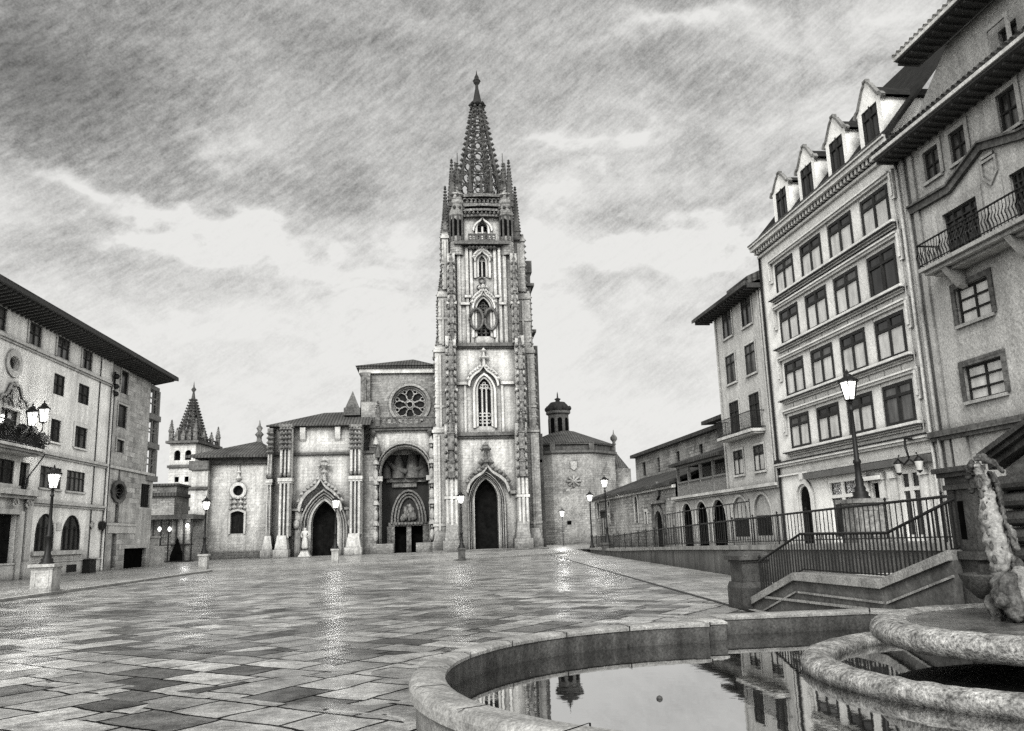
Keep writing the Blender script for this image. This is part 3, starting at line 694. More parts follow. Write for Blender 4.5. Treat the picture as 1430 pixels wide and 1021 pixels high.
# eave
eaves(gb, F0, g0, ga+.15, zeave-.1, eo, step=.45, dr=.11)
T = MB(); T.box(F0, g0, ga+.2, zeave+.0, zeave+.14, eo, eo+.16); T.build('gutter', 'trim_stone', gb)
T = MB()
for i in range(60):
    u = ga+.1-i*.3; T.tube([F0.P(u, zeave+.2, eo+.14), F0.P(u, zeave+1.1, -.4)], .13, 6)
T.uprism(F0, [(eo+.1, zeave+.1), (eo+.1, zeave+.18), (-.4, zeave+1.0), (-.4, zeave+.1)], g0, ga+.2); T.build('eave_tiles', 'tile_x', gb)
# upper storey, set back
zu2 = F0.px(1300, 72, .4)[1]
aw = F0.rect(1393, 46, 1425, 66, -.4); ua = 27.6; zu2 = F0.px(1322, 66, -.4)[1]
ua = F0.px(1322, 66, -.4)[0]
W = MB(); aw2 = (aw[0], aw[1], zeave+1.3, zeave+2.6); aw2 = (max(aw2[0], g0+1), aw2[1], aw[2], aw[3])
W.wall(F0, g0, ua, zeave, zu2+.1, [aw2], .3, -.4)
W.prism(F0, [(ua, zeave), (ua, zu2+.1), (ga, zeave+.8), (ga, zeave)], -.8, -.4); W.box(F0, g0, ua, zeave, zu2, -9, -1.4); W.build('attic_wall', 'grey_render', gb)
window(gb, F0, aw2, o=-.6, nh=(.5,), surround='grey_trim', sur=.15, wood='dark_wood', glass='glass_mid')
eo2 = .9
eaves(gb, F0, g0, ua+1.3, zu2+.05, eo2, step=.45, dr=.11)
T = MB(); T.box(F0, g0, ua+1.35, zu2+.1, zu2+.24, eo2, eo2+.14)
for i in range(40):
    u = ua+1.3-i*.3; T.tube([F0.P(u, zu2+.3, eo2+.12), F0.P(u, zu2+1.2, -.8)], .13, 6)
T.build('gutter', 'trim_stone', gb)
hroof(gb, F0, g0, ua+1.3, zu2+.25, eo2, 5, 2.0, 'tile_x')
# gable shaped moulding
pts = [F0.px(1274, 296), F0.px(1328, 265), F0.px(1373, 205), F0.px(1430, 189)]
pts.append((pts[-1][0]-1.2, pts[-1][1]-.1)); c = pts[-1][0]; pts += [(2*c-p[0], p[1]) for p in reversed(pts[:-1]) if 2*c-p[0] > g0+.1]
T = MB()
for a, q in zip(pts, pts[1:]):
    T.prism(F0, [(a[0], a[1]-.14), (a[0], a[1]+.14), (q[0], q[1]+.14), (q[0], q[1]-.14)], -.02, .16); T.prism(F0, [(a[0], a[1]+.14), (a[0], a[1]+.22), (q[0], q[1]+.22), (q[0], q[1]+.14)], -.02, .26)
T.build('gable_moulding', 'dark_stone', gb)
sx, sz = F0.px(1383, 239)
T = MB(); sh = [(sx-.4, sz+.5), (sx+.4, sz+.5), (sx+.4, sz-.15), (sx, sz-.55), (sx-.4, sz-.15)]; sh2 = [(sx+(u-sx)*.8, sz+(z-sz)*.8) for u, z in sh]
T.band(F0, sh2, sh, -.02, .07, closed=True); T.box(F0, sx-.3, sx+.3, sz+.55, sz+.65, -.02, .08); T.build('shield', 'grey_trim', gb)
# balcony
bo = 1.0
ub1 = F0.px(1283, 385, bo)[0]; bzz = F0.px(1283, 380, bo)[1]; bzt = F0.px(1281, 356, bo)[1]
B = MB(); B.box(F0, g0+.3, ub1, bzz-.05, bzz+.1, 0, bo); B.box(F0, g0+.5, ub1-.15, bzz-.2, bzz-.05, 0, bo-.15); B.box(F0, g0+.8, ub1-.4, bzz-.32, bzz-.2, 0, bo-.4)
for k in range(5):
    u = ub1-1.2-k*3.4; B.uprism(F0, [(0, bzz-.2), (bo-.2, bzz-.2), (bo-.35, bzz-.4), (.25, bzz-.9), (0, bzz-1.0)], u-.15, u+.15)
bal = B.build('balcony', 'grey_trim', gb)
R_ = MB(); zt_ = bzz+1.05
def pt(u, o, z): return F0.P(u, z, o)
R_.tube([pt(ub1-.05, 0, zt_), pt(ub1-.05, bo-.06, zt_), pt(g0+.4, bo-.06, zt_)], .04, 6)
R_.tube([pt(ub1-.05, 0, bzz+.22), pt(ub1-.05, bo-.06, bzz+.22), pt(g0+.4, bo-.06, bzz+.22)], .025, 5)
k = 0; u = ub1-.05
while u > g0+.5:
    R_.tube([pt(u, bo-.06, bzz+.1), pt(u, bo-.06+.02, bzz+.35), pt(u, bo+.02, bzz+.55), pt(u, bo-.06, bzz+.75), pt(u, bo-.06, zt_)], [.016, .022, .028, .02, .016] if k % 8 else [.04]*5, 5)
    u -= .17; k += 1
for i in range(5): R_.tube([pt(ub1-.05, .1+i*.18, bzz+.1), pt(ub1-.05, .1+i*.18, zt_)], .018, 5)
R_.build('railing', 'iron', bal)
# ground floor ledge and pilaster strips
zl = F0.px(1290, 611.7)[1]
T = MB(); T.box(F0, g0, ga+.25, zl-.1, zl+.12, -.02, .3); T.box(F0, g0, ga+.25, zl-.25, zl-.1, -.02, .18); T.build('string_course', 'dark_stone', gb)
T = MB(); T.tube([F0.P(ga-.35, zt(30), .14), F0.P(ga-.35, zeave-.2, .14)], .08, 8); T.box(F0, ga-1.9, ga-1.1, zt(30), zl-.25, -.01, .12); T.box(F0, ga-.9, ga-.6, zt(30), zeave-.3, -.01, .1); T.build('drainpipe', 'grey_trim', gb)
# curled iron bracket lamp cluster between white and grey house
lb = thing('bracket_lantern', F0.P(uR+1.0, zband-.6, .2), 'black wrought iron bracket with hanging lanterns at the near corner of the white house', 'lantern')
T = MB(); q = F0.P(uR+1.0, 0, 0)
T.tube([F0.P(uR+1.2, zband-.1, .15), F0.P(uR+1.0, zband-.1, .7), F0.P(uR+.8, zband-.45, .85), F0.P(uR+.7, zband-.95, .8)], [.06, .05, .05, .04], 6)
T.tube([F0.P(uR+.7, zband-.95, .8), F0.P(uR+.4, zband-1.15, .8), F0.P(uR+.1, zband-.9, .8), F0.P(uR+.2, zband-.75, .8)], .04, 6)
T.tube([F0.P(uR+.7, zband-.95, .8), F0.P(uR+1.1, zband-1.15, .8), F0.P(uR+1.5, zband-.9, .8), F0.P(uR+1.4, zband-.75, .8)], .04, 6)
T.build('bracket', 'iron', lb)
for du in (.1, 1.5):
    p = F0.P(uR+du, zband-1.25, .8); T = MB(); T.lathe(p, [(.05, .35), (.2, .2), (.17, .15)], 8); T.lathe(p, [(.1, -.25), (.12, -.2), (.02, -.32)], 8); l = T.build('lantern_cap', 'iron', lb)
    T = MB(); T.lathe(p, [(.1, -.22), (.17, .15)], 8); T.build('lantern_glass', 'glass_light', l)

# ================================================================== townhouse with balcony over arcade
nh = thing('townhouse', (19.5, 52, .6), 'narrow plastered townhouse with a small iron balcony, standing over the arches', 'house')
nu0 = uL+.03; nu1 = F0.px(996, 443)[0]; zne = F0.px(975, 441.7, 1.1)[1]; zlow = F0.px(1013, 672)[1]; zlo = F0.px(945.5, 693)[1]
r1 = [F0.rect(1009.3, 436.7, 1023.3, 468), F0.rect(1036, 416.7, 1050.7, 450)]
r2 = [F0.rect(1015, 500, 1028, 533), F0.rect(1041, 481.7, 1057, 518)]
r3 = [F0.rect(1019, 563, 1031.7, 606), F0.rect(1047, 551.7, 1061, 598)]
r4 = [F0.rect(1026.7, 630, 1040, 663), F0.rect(1054, 622.7, 1068, 655)]
cu = [(sum(r[k][0] for r in (r1, r2, r3, r4))/4, sum(r[k][1] for r in (r1, r2, r3, r4))/4) for k in (0, 1)]
cu = [((a+c)/2-(c-a)*.64, (a+c)/2+(c-a)*.64) for a, c in cu]
ops = []
for r in (r1, r2, r3, r4):
    z0 = (r[0][2]+r[1][2])/2; z1 = (r[0][3]+r[1][3])/2
    for k in (0, 1): ops.append(cu[k]+(z0, z1))
zledge = F0.px(1085.5, 676)[1]
W = MB(); W.wall(F0, nu0, nu1, zledge, zne, ops, .25); W.box(F0, nu0, nu1, zledge, zne, -9, -.9); W.quad(F0.P(nu1, zledge, 0), F0.P(nu1, zne, 0), F0.P(nu1, zne, -.9), F0.P(nu1, zledge, -.9))
W.build('wall', 'house_plaster', nh)
for i, q in enumerate(ops):
    window(nh, F0, q, o=.0, surround='trim_stone', sill='trim_stone' if i//2 != 2 else None, sur=.13, nh=(.7,), glass='glass_mid' if i//2 != 2 else 'glass_dark', light=.6 if i//2 in (3,) else None, fw=.08)
eaves(nh, F0, nu0, nu1+1.0, zne-.15, 1.0, step=.5); hroof(nh, F0, nu0, nu1+1.15, zne+.0, 1.15, 6, 2.4, 'tile_x', hip1=3)
T = MB(); T.uprism(F0, [(.9, zne+.15), (.9, zne+.35), (-3, zne+2.1), (-3, zne+.15)], nu0, nu0+3.2); T.build('roof_step', 'tile_x', nh)
T = MB()
for u in (nu0+.25, nu0+.6, nu1-.3): T.box(F0, u-.1, u+.1, zledge, zne-.3, -.01, .08)
T.box(F0, nu0, nu1, zledge-.02, zledge+.0, 0, .1); T.build('corner_strip', 'trim_stone', nh)
bz_ = F0.px(1008, 613, .7)[1]; T = MB(); bu0, bu1 = cu[1][0]-.45, cu[0][1]+.5
T.box(F0, bu0, bu1, bz_-.12, bz_+.05, 0, .85); T.box(F0, bu0+.1, bu1-.1, bz_-.22, bz_-.12, 0, .7); bl = T.build('balcony', 'trim_stone', nh)
T = MB()
for z in (bz_+.15, bz_+1.1): T.tube([F0.P(bu0, z, 0), F0.P(bu0, z, .8), F0.P(bu1, z, .8), F0.P(bu1, z, 0)], .03, 5)
i = 0
while bu0+i*.13 < bu1: T.tube([F0.P(bu0+i*.13, bz_, .8), F0.P(bu0+i*.13, bz_+1.1, .8)], .014, 4); i += 1
for o in (.2, .4, .6): T.tube([F0.P(bu1, bz_, o), F0.P(bu1, bz_+1.1, o)], .014, 4)
T.build('railing', 'iron', bl)

# ================================================================== arcade
ar = thing('arcade_building', (19, 57, .5), 'low plastered arcade of five round arches carrying a wooden gallery', 'arcade')
A_ = [F0.rect(954, 703, 968, 765), F0.rect(973.5, 700, 990, 765), F0.rect(996, 698, 1015, 765), F0.rect(1025, 696, 1047, 765), F0.rect(1055, 693, 1079, 765)]
au1 = F0.px(945.5, 720)[0]; zat = sum(q[3] for q in A_)/5; cs_ = [(q[0]+q[1])/2 for q in A_]; ph_ = [abs(cs_[min(i+1, 4)]-cs_[max(i-1, 0)])/(min(i+1, 4)-max(i-1, 0)) for i in range(5)]; A_ = [(c-.37*h, c+.37*h) for c, h in zip(cs_, ph_)]
ops = [(q[0], q[1], zt(q[0])-.05, zat, 'round') for q in A_]
W = MB(); W.wall(F0, nu0, au1, -.1, zledge, ops, .18, .03); W.box(F0, nu0, au1, zledge-.3, zledge, -5, -.5)
W.quad(F0.P(au1, -.1, .03), F0.P(au1, zledge, .03), F0.P(au1, zledge, -6), F0.P(au1, -.1, -6)); W.build('wall', 'arcade_plaster', ar)
T = MB(); T.box(F0, nu0, au1, -.1, zledge-.3, -5, -.24); T.build('back_wall', 'void', ar)  # near-black block close behind the arches, interior shade put in as colour
T = MB(); T.box(F0, nu0-.0, au1+.1, zledge-.08, zledge+.10, -.1, .36); T.box(F0, nu0, au1+.05, zledge-.2, zledge-.08, 0, .2); T.build('cornice', 'trim_stone', ar)
for k, q in enumerate(ops):
    T = MB(); T.band(F0, apath(q[4], *q[:4]), apath(q[4], q[0]-.16, q[1]+.16, q[2], q[3]+.16), .03, .06); T.build('arch_moulding', 'trim_stone', ar)
    if k >= 3:
        T = MB(); pa = apath('round', *q[:4]); cut = zat-(q[1]-q[0])*.5; T.prism(F0, [(q[0], cut)]+pa[1:-1]+[(q[1], cut)], -.15, -.08); T.box(F0, q[0], q[1], q[2], q[2]+.55, -.15, -.08); T.build('infill_panel', 'arcade_plaster', ar)
        T = MB(); T.box(F0, q[0], q[1], q[2]+.55, cut, -.16, -.12); T.build('shutter', 'leaded_glass', ar)
# gallery
gu0, gu1 = nu1+.02, F0.px(945.5, 680)[0]; zg0 = zledge+.1; zg1 = F0.px(1012, 645)[1]
zgo = F0.px(945.5, 673)[1]
T = MB(); n = 4
for k in range(n+1):
    u = gu0+(gu1-gu0)*k/n; T.box(F0, u-.09, u+.09, zg0, zg0+2.3, -.25, -.05)
T.box(F0, gu0, gu1, zg0+1.0, zg0+1.12, -.25, -.05); T.box(F0, gu0, gu1, zg0+2.15, zg0+2.35, -.3, 0)
u = gu0
while u < gu1: T.box(F0, u, u+.09, zg0, zg0+1.0, -.2, -.12); u += .17
T.build('wooden_gallery', 'gallery_wood', ar)
T = MB(); T.box(F0, gu0, gu1, zg0, zg0+2.3, -2.4, -2.2); T.build('gallery_wall', 'rubble_stone', ar)
T = MB(); T.uprism(F0, [(.5, zg0+2.3), (.5, zg0+2.5), (-4, zg0+3.9), (-4, zg0+2.3)], nu1+.03, gu1+.3); T.build('roof', 'tile_y', ar)

# ================================================================== low stone church range with door, and taller nave behind
lr = thing('stone_church', (18.5, 80, .4), 'long low stone church with small arched door and tiled lean-to roof beyond the arcade', 'church')
lu0 = au1+.02; lu1 = F0.px(833, 750)[0]
zle = zledge+1.7; zle = (F0.px(945, 672)[1]+F0.px(835, 694)[1])/2
zle_n = F0.px(945, 672)[1]; zle_f = F0.px(835, 694)[1]
dd = F0.rect(915, 714, 929, 764); win_a = F0.rect(886, 693, 892, 730, 0); win_b = F0.rect(901, 715, 904.5, 732)
win_c = F0.rect(834, 703, 838, 724); win_d = F0.rect(849, 701, 852, 707); win_e = F0.rect(850, 720, 852, 732)
ops = [(dd[0], dd[1], zt(70), dd[3], 'round'), win_a+('round',), win_b, win_c, win_d, win_e]
W = MB(); W.wall(F0, lu0, lu1, -.1, zle_n, ops, .15, .0); W.box(F0, lu0, lu1, -.1, zle_n, -8, -.9)
W.quad(F0.P(lu1, -.1, 0), F0.P(lu1, zle_n, 0), F0.P(lu1, zle_n, -.9), F0.P(lu1, -.1, -.9)); W.build('wall', 'rubble_stone', lr)
xq = F0.px(868, 720)[0]
T = MB(); T.band(F0, apath('round', dd[0], dd[1], zt(70), dd[3]), apath('round', dd[0]-.45, dd[1]+.45, zt(70), dd[3]+.45), -.02, .12)
T.box(F0, dd[0]-.9, dd[1]+.9, dd[3]+.6, dd[3]+.8, -.02, .3); T.box(F0, dd[0]-.75, dd[0]-.5, zt(70), dd[3]+.6, -.02, .15); T.box(F0, dd[1]+.5, dd[1]+.75, zt(70), dd[3]+.6, -.02, .15)
um = (dd[0]+dd[1])/2; T.prism(F0, [(um-.7, dd[3]+1.2), (um-.8, dd[3]+2.0), (um, dd[3]+2.5), (um+.8, dd[3]+2.0), (um+.7, dd[3]+1.2), (um, dd[3]+.9)], -.02, .2); T.build('door_surround', 'carved_stone', lr)
T = MB(); T.prism(F0, apath('round', dd[0], dd[1], zt(70), dd[3]), -.18, -.13); T.build('door', 'doorwood', lr)
for q in (win_a+('round',), win_b, win_c, win_d, win_e):
    T = MB(); T.box(F0, *q[:4], -.18, -.13); w_ = T.build('window', 'leaded_glass', lr)
    T = MB(); kk = q[4] if len(q) > 4 else 'rect'; T.band(F0, apath(kk, *q[:4]), apath(kk, q[0]-.25, q[1]+.25, q[2], q[3]+.25), -.02, .06); T.build('surround', 'trim_stone', w_)
# lean-to roof: eave to the higher nave wall
UB = -5.0
pa_, pb_ = F0.px(888, 655, UB), F0.px(1010, 638, UB)
zrt = F0.px(1008, 640, UB)[1]; zrt = max(zrt, zle_n+1.5)
T = MB(); P = [F0.P(lu0-.2, zle_n, .55), F0.P(lu1+.3, zle_n, .55), F0.P(lu1-2.5, zrt, UB), F0.P(lu0-.2, zrt, UB)]
T.add(P+[(p[0], p[1], p[2]-.25) for p in P], [(0, 1, 2, 3), (4, 5, 6, 7), (0, 1, 5, 4), (1, 2, 6, 5), (2, 3, 7, 6), (3, 0, 4, 7)]); T.build('roof', 'tile_y', lr)
T = MB(); T.box(F0, lu0-.1, lu1+.2, zle_n-.45, zle_n-.2, -.02, .3); T.build('eaves_moulding', 'trim_stone', lr)
nv = thing('stone_nave', (24.5, 80, .4), 'taller bare stone hall with narrow slit windows rising behind the low church roof', 'church')
nuA = F0.px(887, 640, UB)[0]; nzt = (F0.px(887, 641, UB)[1]+F0.px(1006, 596, UB)[1])/2
nw = [F0.rect(896.6, 647, 902.2, 669, UB), F0.rect(917.5, 639, 922, 662, UB), F0.rect(944, 632, 950, 656, UB), F0.rect(975.5, 620, 982.4, 647, UB)]
zw0 = zrt+.2; zw1 = sum(q[3] for q in nw)/4
ops = [(q[0], q[1], max(zw0, sum(r[2] for r in nw)/4), zw1) for q in nw]
W = MB(); W.wall(F0, 50, nuA, 0, nzt, ops, .2, UB-.02); W.box(F0, 50, nuA, 0, nzt, -14, UB-.9); W.quad(F0.P(nuA, 0, UB), F0.P(nuA, nzt, UB), F0.P(nuA, nzt, UB-1), F0.P(nuA, 0, UB-1)); W.build('wall', 'rubble_stone', nv)
for q in ops:
    T = MB(); T.box(F0, *q, UB-.24, UB-.19); T.build('window', 'leaded_glass', nv)
T = MB(); T.uprism(F0, [(UB+.5, nzt-.05), (UB+.5, nzt+.3), (UB-5, nzt+1.6), (UB-5, nzt)], 50, nuA+.4); T.build('roof', 'tile_y', nv)
T = MB(); q = F0.px(1006, 590, UB); T.uprism(F0, [(UB+1.6, q[1]-.2), (UB+1.6, q[1]+.1), (UB-3, q[1]+1.2), (UB-3, q[1])], q[0]-6, q[0]+.2); T.build('roof_dormer', 'tile_y', nv)
# ================================================================== left hand street
TL_ = radians(1.232)
FL_ = Fr(-25.5-53.3*sin(TL_)/cos(TL_), 0, sin(TL_), cos(TL_))      # outward = +x
assert FL_.nx > 0
FLF = FL_
def rl(x0, y0, x1, y1, o=0.0): return FLF.rect(x0, y0, x1, y1, o)
pl = thing('palace', (-26.5, 55, .1), 'pale plastered palace with a flower-hung iron balcony and a carved crest beside its doorway', 'palace')
lz = .0
zt1 = (FLF.px(10, 415)[1]+FLF.px(205, 545)[1])/2
up = FLF.px(156, 540)[0]; ul0 = 30.0
R1 = [rl(-8, 424, 6, 466), rl(42, 447.6, 56, 488), rl(81, 468, 95.5, 505), rl(115.8, 487, 127.3, 519)]
R2 = [rl(76.4, 520, 89, 554.6), rl(110.7, 535, 123.5, 567)]
R3 = [rl(71, 584, 82.7, 619), rl(105, 594, 119.5, 628)]
R4 = [rl(57, 650, 84, 684), rl(94, 656, 117, 688)]
R5 = [rl(51, 717, 74, 769), rl(88, 718, 111, 768)]
def lev(rs): return (sum(r[2] for r in rs)/len(rs), sum(r[3] for r in rs)/len(rs))
z1_, z2_, z3_, z4_, z5_ = lev(R1[1:]), lev(R2), lev(R3), lev(R4), lev(R5)
R1 = [r[:2]+z1_ for r in R1]; R2 = [r[:2]+z2_ for r in R2]; R3 = [r[:2]+z3_ for r in R3]; R4 = [r[:2]+z4_ for r in R4]; R5 = [r[:2]+z5_+('round',) for r in R5]
ov = rl(12, 494.5, 24.7, 520.5); ov = ov[:4]+('oval',)
R4x = rl(-6, 638, 18, 676); R4x = R4x[:2]+z4_; R4y = rl(29, 645, 39.5, 680)
dp = rl(-9, 717, 14, 810); bd = rl(1, 568, 24, 618)
pm = R1[0][0]   # mirrored windows nearer the camera, mostly out of frame
EX = [(36, 37.3)+z1_, (40.2, 41.5)+z1_, (44.6, 45.9)+z1_, (36, 37.3)+z3_, (40.2, 41.5)+z3_, (40.2, 41.5)+z2_, (36, 37.3)+z2_]
EX = [e for e in EX if e[1] < R1[0][0]-.5]
ops = R1+R2+R3+R4+R5+[ov, R4x, R4y, (dp[0], dp[1], .1, dp[3]), bd]+EX
W = MB(); W.wall(FLF, ul0, up, -.1, zt1+.3, ops, .32); W.box(FLF, ul0, up, -.1, zt1+.3, -12, -1.1)
W.quad(FLF.P(ul0, 0, 0), FLF.P(ul0, zt1, 0), FLF.P(ul0, zt1, -1.1), FLF.P(ul0, 0, -1.1)); W.build('wall', 'palace_plaster', pl)
for q in R1: window(pl, FLF, q, o=-.07, surround='trim_stone', sill='trim_stone', sur=.22, nh=(.55,), glass='glass_mid', wood='window_wood')
for q in R2: window(pl, FLF, q, o=-.08, nh=(.5,), glass='glass_dark', wood='dark_wood')
for q in R3: window(pl, FLF, q, o=-.08, surround='white_trim', sill='white_trim', sur=.24, nh=(.66,), wood='dark_wood')
for q in R4: window(pl, FLF, q, o=-.08, sill='trim_stone', nv=4, nh=(.66,), wood='window_wood', glass='glass_mid', fw=.07)
for q in R5: window(pl, FLF, q[:4], o=-.1, kind='round', nv=4, nh=(.62,), wood='dark_wood', surround=None, fw=.07)
for q in EX: window(pl, FLF, q, o=-.2, surround='trim_stone', sur=.2, wood='window_wood')
window(pl, FLF, R4x, o=-.1, nv=2, nh=(.66,), wood='dark_wood'); window(pl, FLF, R4y, o=-.25, nv=2, nh=(.5,), wood='dark_wood')
T = MB(); T.box(FLF, ov[0], ov[1], ov[2], ov[3], -.33, -.28); w_ = T.build('oval_window', 'glass_dark', pl)
T = MB(); uc = (ov[0]+ov[1])/2; zc_ = (ov[2]+ov[3])/2; a = (ov[1]-ov[0])/2; bq = (ov[3]-ov[2])/2
A = [(uc+a*cos(2*pi*k/24), zc_+bq*sin(2*pi*k/24)) for k in range(24)]; B = [(uc+(a+.32)*cos(2*pi*k/24), zc_+(bq+.4)*sin(2*pi*k/24)) for k in range(24)]
T.band(FLF, A, B, -.02, .12, closed=True); T.build('surround', 'trim_stone', w_)
T = MB(); s0, s1 = R5[0][0]-.35, R5[1][1]+.35; T.box(FLF, s0, s1, z5_[0]-.28, z5_[0]-.02, -.02, .25); T.build('sill', 'trim_stone', pl)
for zz, uu0 in ((FLF.px(100, 512)[1], ul0), (FLF.px(100, 641)[1], R4y[1]+.2), (FLF.px(100, 705.5)[1], R4y[1]+.2)):
    T = MB(); T.box(FLF, uu0, up, zz-.05, zz+.13, -.02, .20); T.box(FLF, uu0, up, zz-.2, zz-.05, -.02, .10); T.build('string_course', 'trim_stone', pl)
T = MB(); T.box(FLF, ul0, up, -.1, 1.05, -.02, .08); T.box(FLF, ul0, up, 1.05, 1.15, -.02, .13); T.build('plinth', 'trim_stone', pl)
v_ = rl(91, 792, 104, 802); T = MB(); T.box(FLF, v_[0], v_[1], .3, .8, .05, .10); T.build('cellar_vent', 'iron', pl)
# doorway with pilasters and scrolled top
T = MB(); T.box(FLF, dp[1]+.15, dp[1]+.75, .1, dp[3]+.2, -.02, .18); T.box(FLF, dp[1]+.9, dp[1]+1.6, .1, dp[3]+.9, -.02, .25); T.box(FLF, dp[1]+.8, dp[1]+1.75, .1, 1.2, -.02, .34)
T.box(FLF, dp[0]-.2, dp[1]+1.9, dp[3]+1.15, dp[3]+1.5, -.02, .55); T.box(FLF, dp[0]-.2, dp[1]+1.7, dp[3]+.95, dp[3]+1.15, -.02, .35); T.box(FLF, dp[0]-.2, dp[1]+.2, dp[3], dp[3]+.3, -.02, .2)
for k in range(2):
    sc = [];
    for i in range(14):
        an = i*.5; r = .42-.028*i; sc.append(FLF.P(dp[1]+.9-k*1.6+r*cos(an), dp[3]+.62+r*sin(an), .25))
    T.tube(sc, .07, 6)
T.build('door_surround', 'trim_stone', pl)
T = MB(); T.box(FLF, dp[0], dp[1], .1, dp[3], -.34, -.26)
for k in range(4): T.box(FLF, dp[0]+.15, dp[1]-.15, .5+k*1.0, 1.3+k*1.0, -.26, -.22)
T.build('door', 'doorwood', pl)
T = MB(); q = rl(29, 771, 35, 778); T.box(FLF, q[0], q[1], q[2], q[3], 0, .06); T.build('wall_plate', 'iron', pl)
T = MB(); q = rl(79, 730, 85, 741); T.box(FLF, q[0], q[1], q[2], q[3], 0, .04); T.build('wall_plaque', 'trim_stone', pl)
# crest above the balcony door
T = MB(); cx, cz = FLF.px(18, 556); 
rnd = random.Random(3)
for s in (-1, 1):
    pts = []
    for i in range(12):
        f = i/11; pts.append(FLF.P(cx+s*(.2+1.5*f), cz+.75-1.2*f**1.4+.16*sin(f*9), .12))
    T.tube(pts, [.09]*3+[.11]*4+[.08]*5, 6)
    pts = [FLF.P(cx+s*(.15+.9*i/7), cz+.45-.8*i/7+.12*sin(i*1.6), .1) for i in range(8)]; T.tube(pts, .06, 6)
T.prism(FLF, [(cx-.3, cz+.4), (cx+.3, cz+.4), (cx+.3, cz-.2), (cx, cz-.55), (cx-.3, cz-.2)], 0, .16)
for i in range(34):
    f = rnd.uniform(-1, 1); p = FLF.P(cx+f*1.2, cz-.45+rnd.uniform(-.2, .3)+.4*(1-abs(f)), .08); T.ball(p, rnd.uniform(.06, .12), 1, 6, 4)
T.ball(FLF.P(cx, cz+.85, .1), .17, 1.1, 8, 6); T.build('crest', 'moulding_stone', pl)
window(pl, FLF, bd, o=-.2, nv=2, nh=(.7,), surround='trim_stone', sur=.3, wood='dark_wood')
# balcony
bo = 1.2; q0 = FLF.px(62, 632, bo); ub = q0[0]; zb_ = q0[1]+.0
T = MB(); T.box(FLF, 38, ub, zb_, zb_+.16, 0, bo+.12); T.box(FLF, 38, ub-.1, zb_-.14, zb_, 0, bo-.05); T.box(FLF, 38, ub-.25, zb_-.28, zb_-.14, 0, bo-.25); bl = T.build('balcony', 'trim_stone', pl)
T = MB()
for z in (zb_+.25, zb_+1.15): T.tube([FLF.P(ub-.05, z, 0), FLF.P(ub-.05, z, bo), FLF.P(38, z, bo)], .035, 5)
i = 0
while ub-.05-i*.14 > 38: T.tube([FLF.P(ub-.05-i*.14, zb_+.16, bo), FLF.P(ub-.05-i*.14, zb_+1.15, bo)], .02, 4); i += 1
for i in range(8): T.tube([FLF.P(ub-.05, zb_+.16, .1+.15*i), FLF.P(ub-.05, zb_+1.15, .1+.15*i)], .02, 4)
T.build('railing', 'iron', bl)
T = MB(); T.box(FLF, 39, ub-.2, zb_+.22, zb_+1.02, bo-.16, bo-.10); T.build('railing_screen', 'dark_wood', bl)
fb = thing('flag_pole', FLF.P(ub-1.2, zb_-1.6, .1), 'dark slanting bracket pole rising from the palace wall to the end of the balcony', 'pole')
a_ = FLF.px(35, 673, .15); T = MB(); T.tube([FLF.P(a_[0], a_[1], .12), FLF.P(ub-.05, zb_-.1, 1.3)], .045, 6); T.tube([FLF.P(a_[0], a_[1]-.6, .1), FLF.P(a_[0], a_[1]+.3, .16)], .16, 8); T.build('pole', 'iron', fb)
# planting on the balcony
def leafball(mb, c, r, n, rn, s=.09):
    for _ in range(n):
        d = Vector((rn.gauss(0, 1), rn.gauss(0, 1), rn.gauss(0, 1))).normalized()*r*rn.random()**.4; p = Vector(c)+d
        a = Vector((rn.gauss(0, 1), rn.gauss(0, 1), rn.gauss(0, 1))).normalized()*s; b_ = a.cross(Vector((rn.gauss(0, 1), rn.gauss(0, 1), rn.gauss(0, 1)))).normalized()*s*.6
        mb.add([p-a, p+b_, p+a, p-b_], [(0, 1, 2, 3)])
lab = ['leafy plant trailing over the end corner of the palace balcony', 'small leafy plant beside the lit lanterns on the palace balcony', 'bushy plant in the middle of the palace balcony railing', 'leafy plant at the left edge of the palace balcony']
for i, (du, dz, r) in enumerate([(.40, .75, .48), (1.7, 1.2, .28), (3.0, 1.15, .32), (4.6, 1.15, .36)]):
    T = MB(); c = FLF.P(ub-du, zb_+dz, bo-.0); leafball(T, c, r, 200, rnd); o_ = T.build('potted_plant', 'leaves'); tag(o_, lab[i], 'plant', 'plants along the palace balcony')
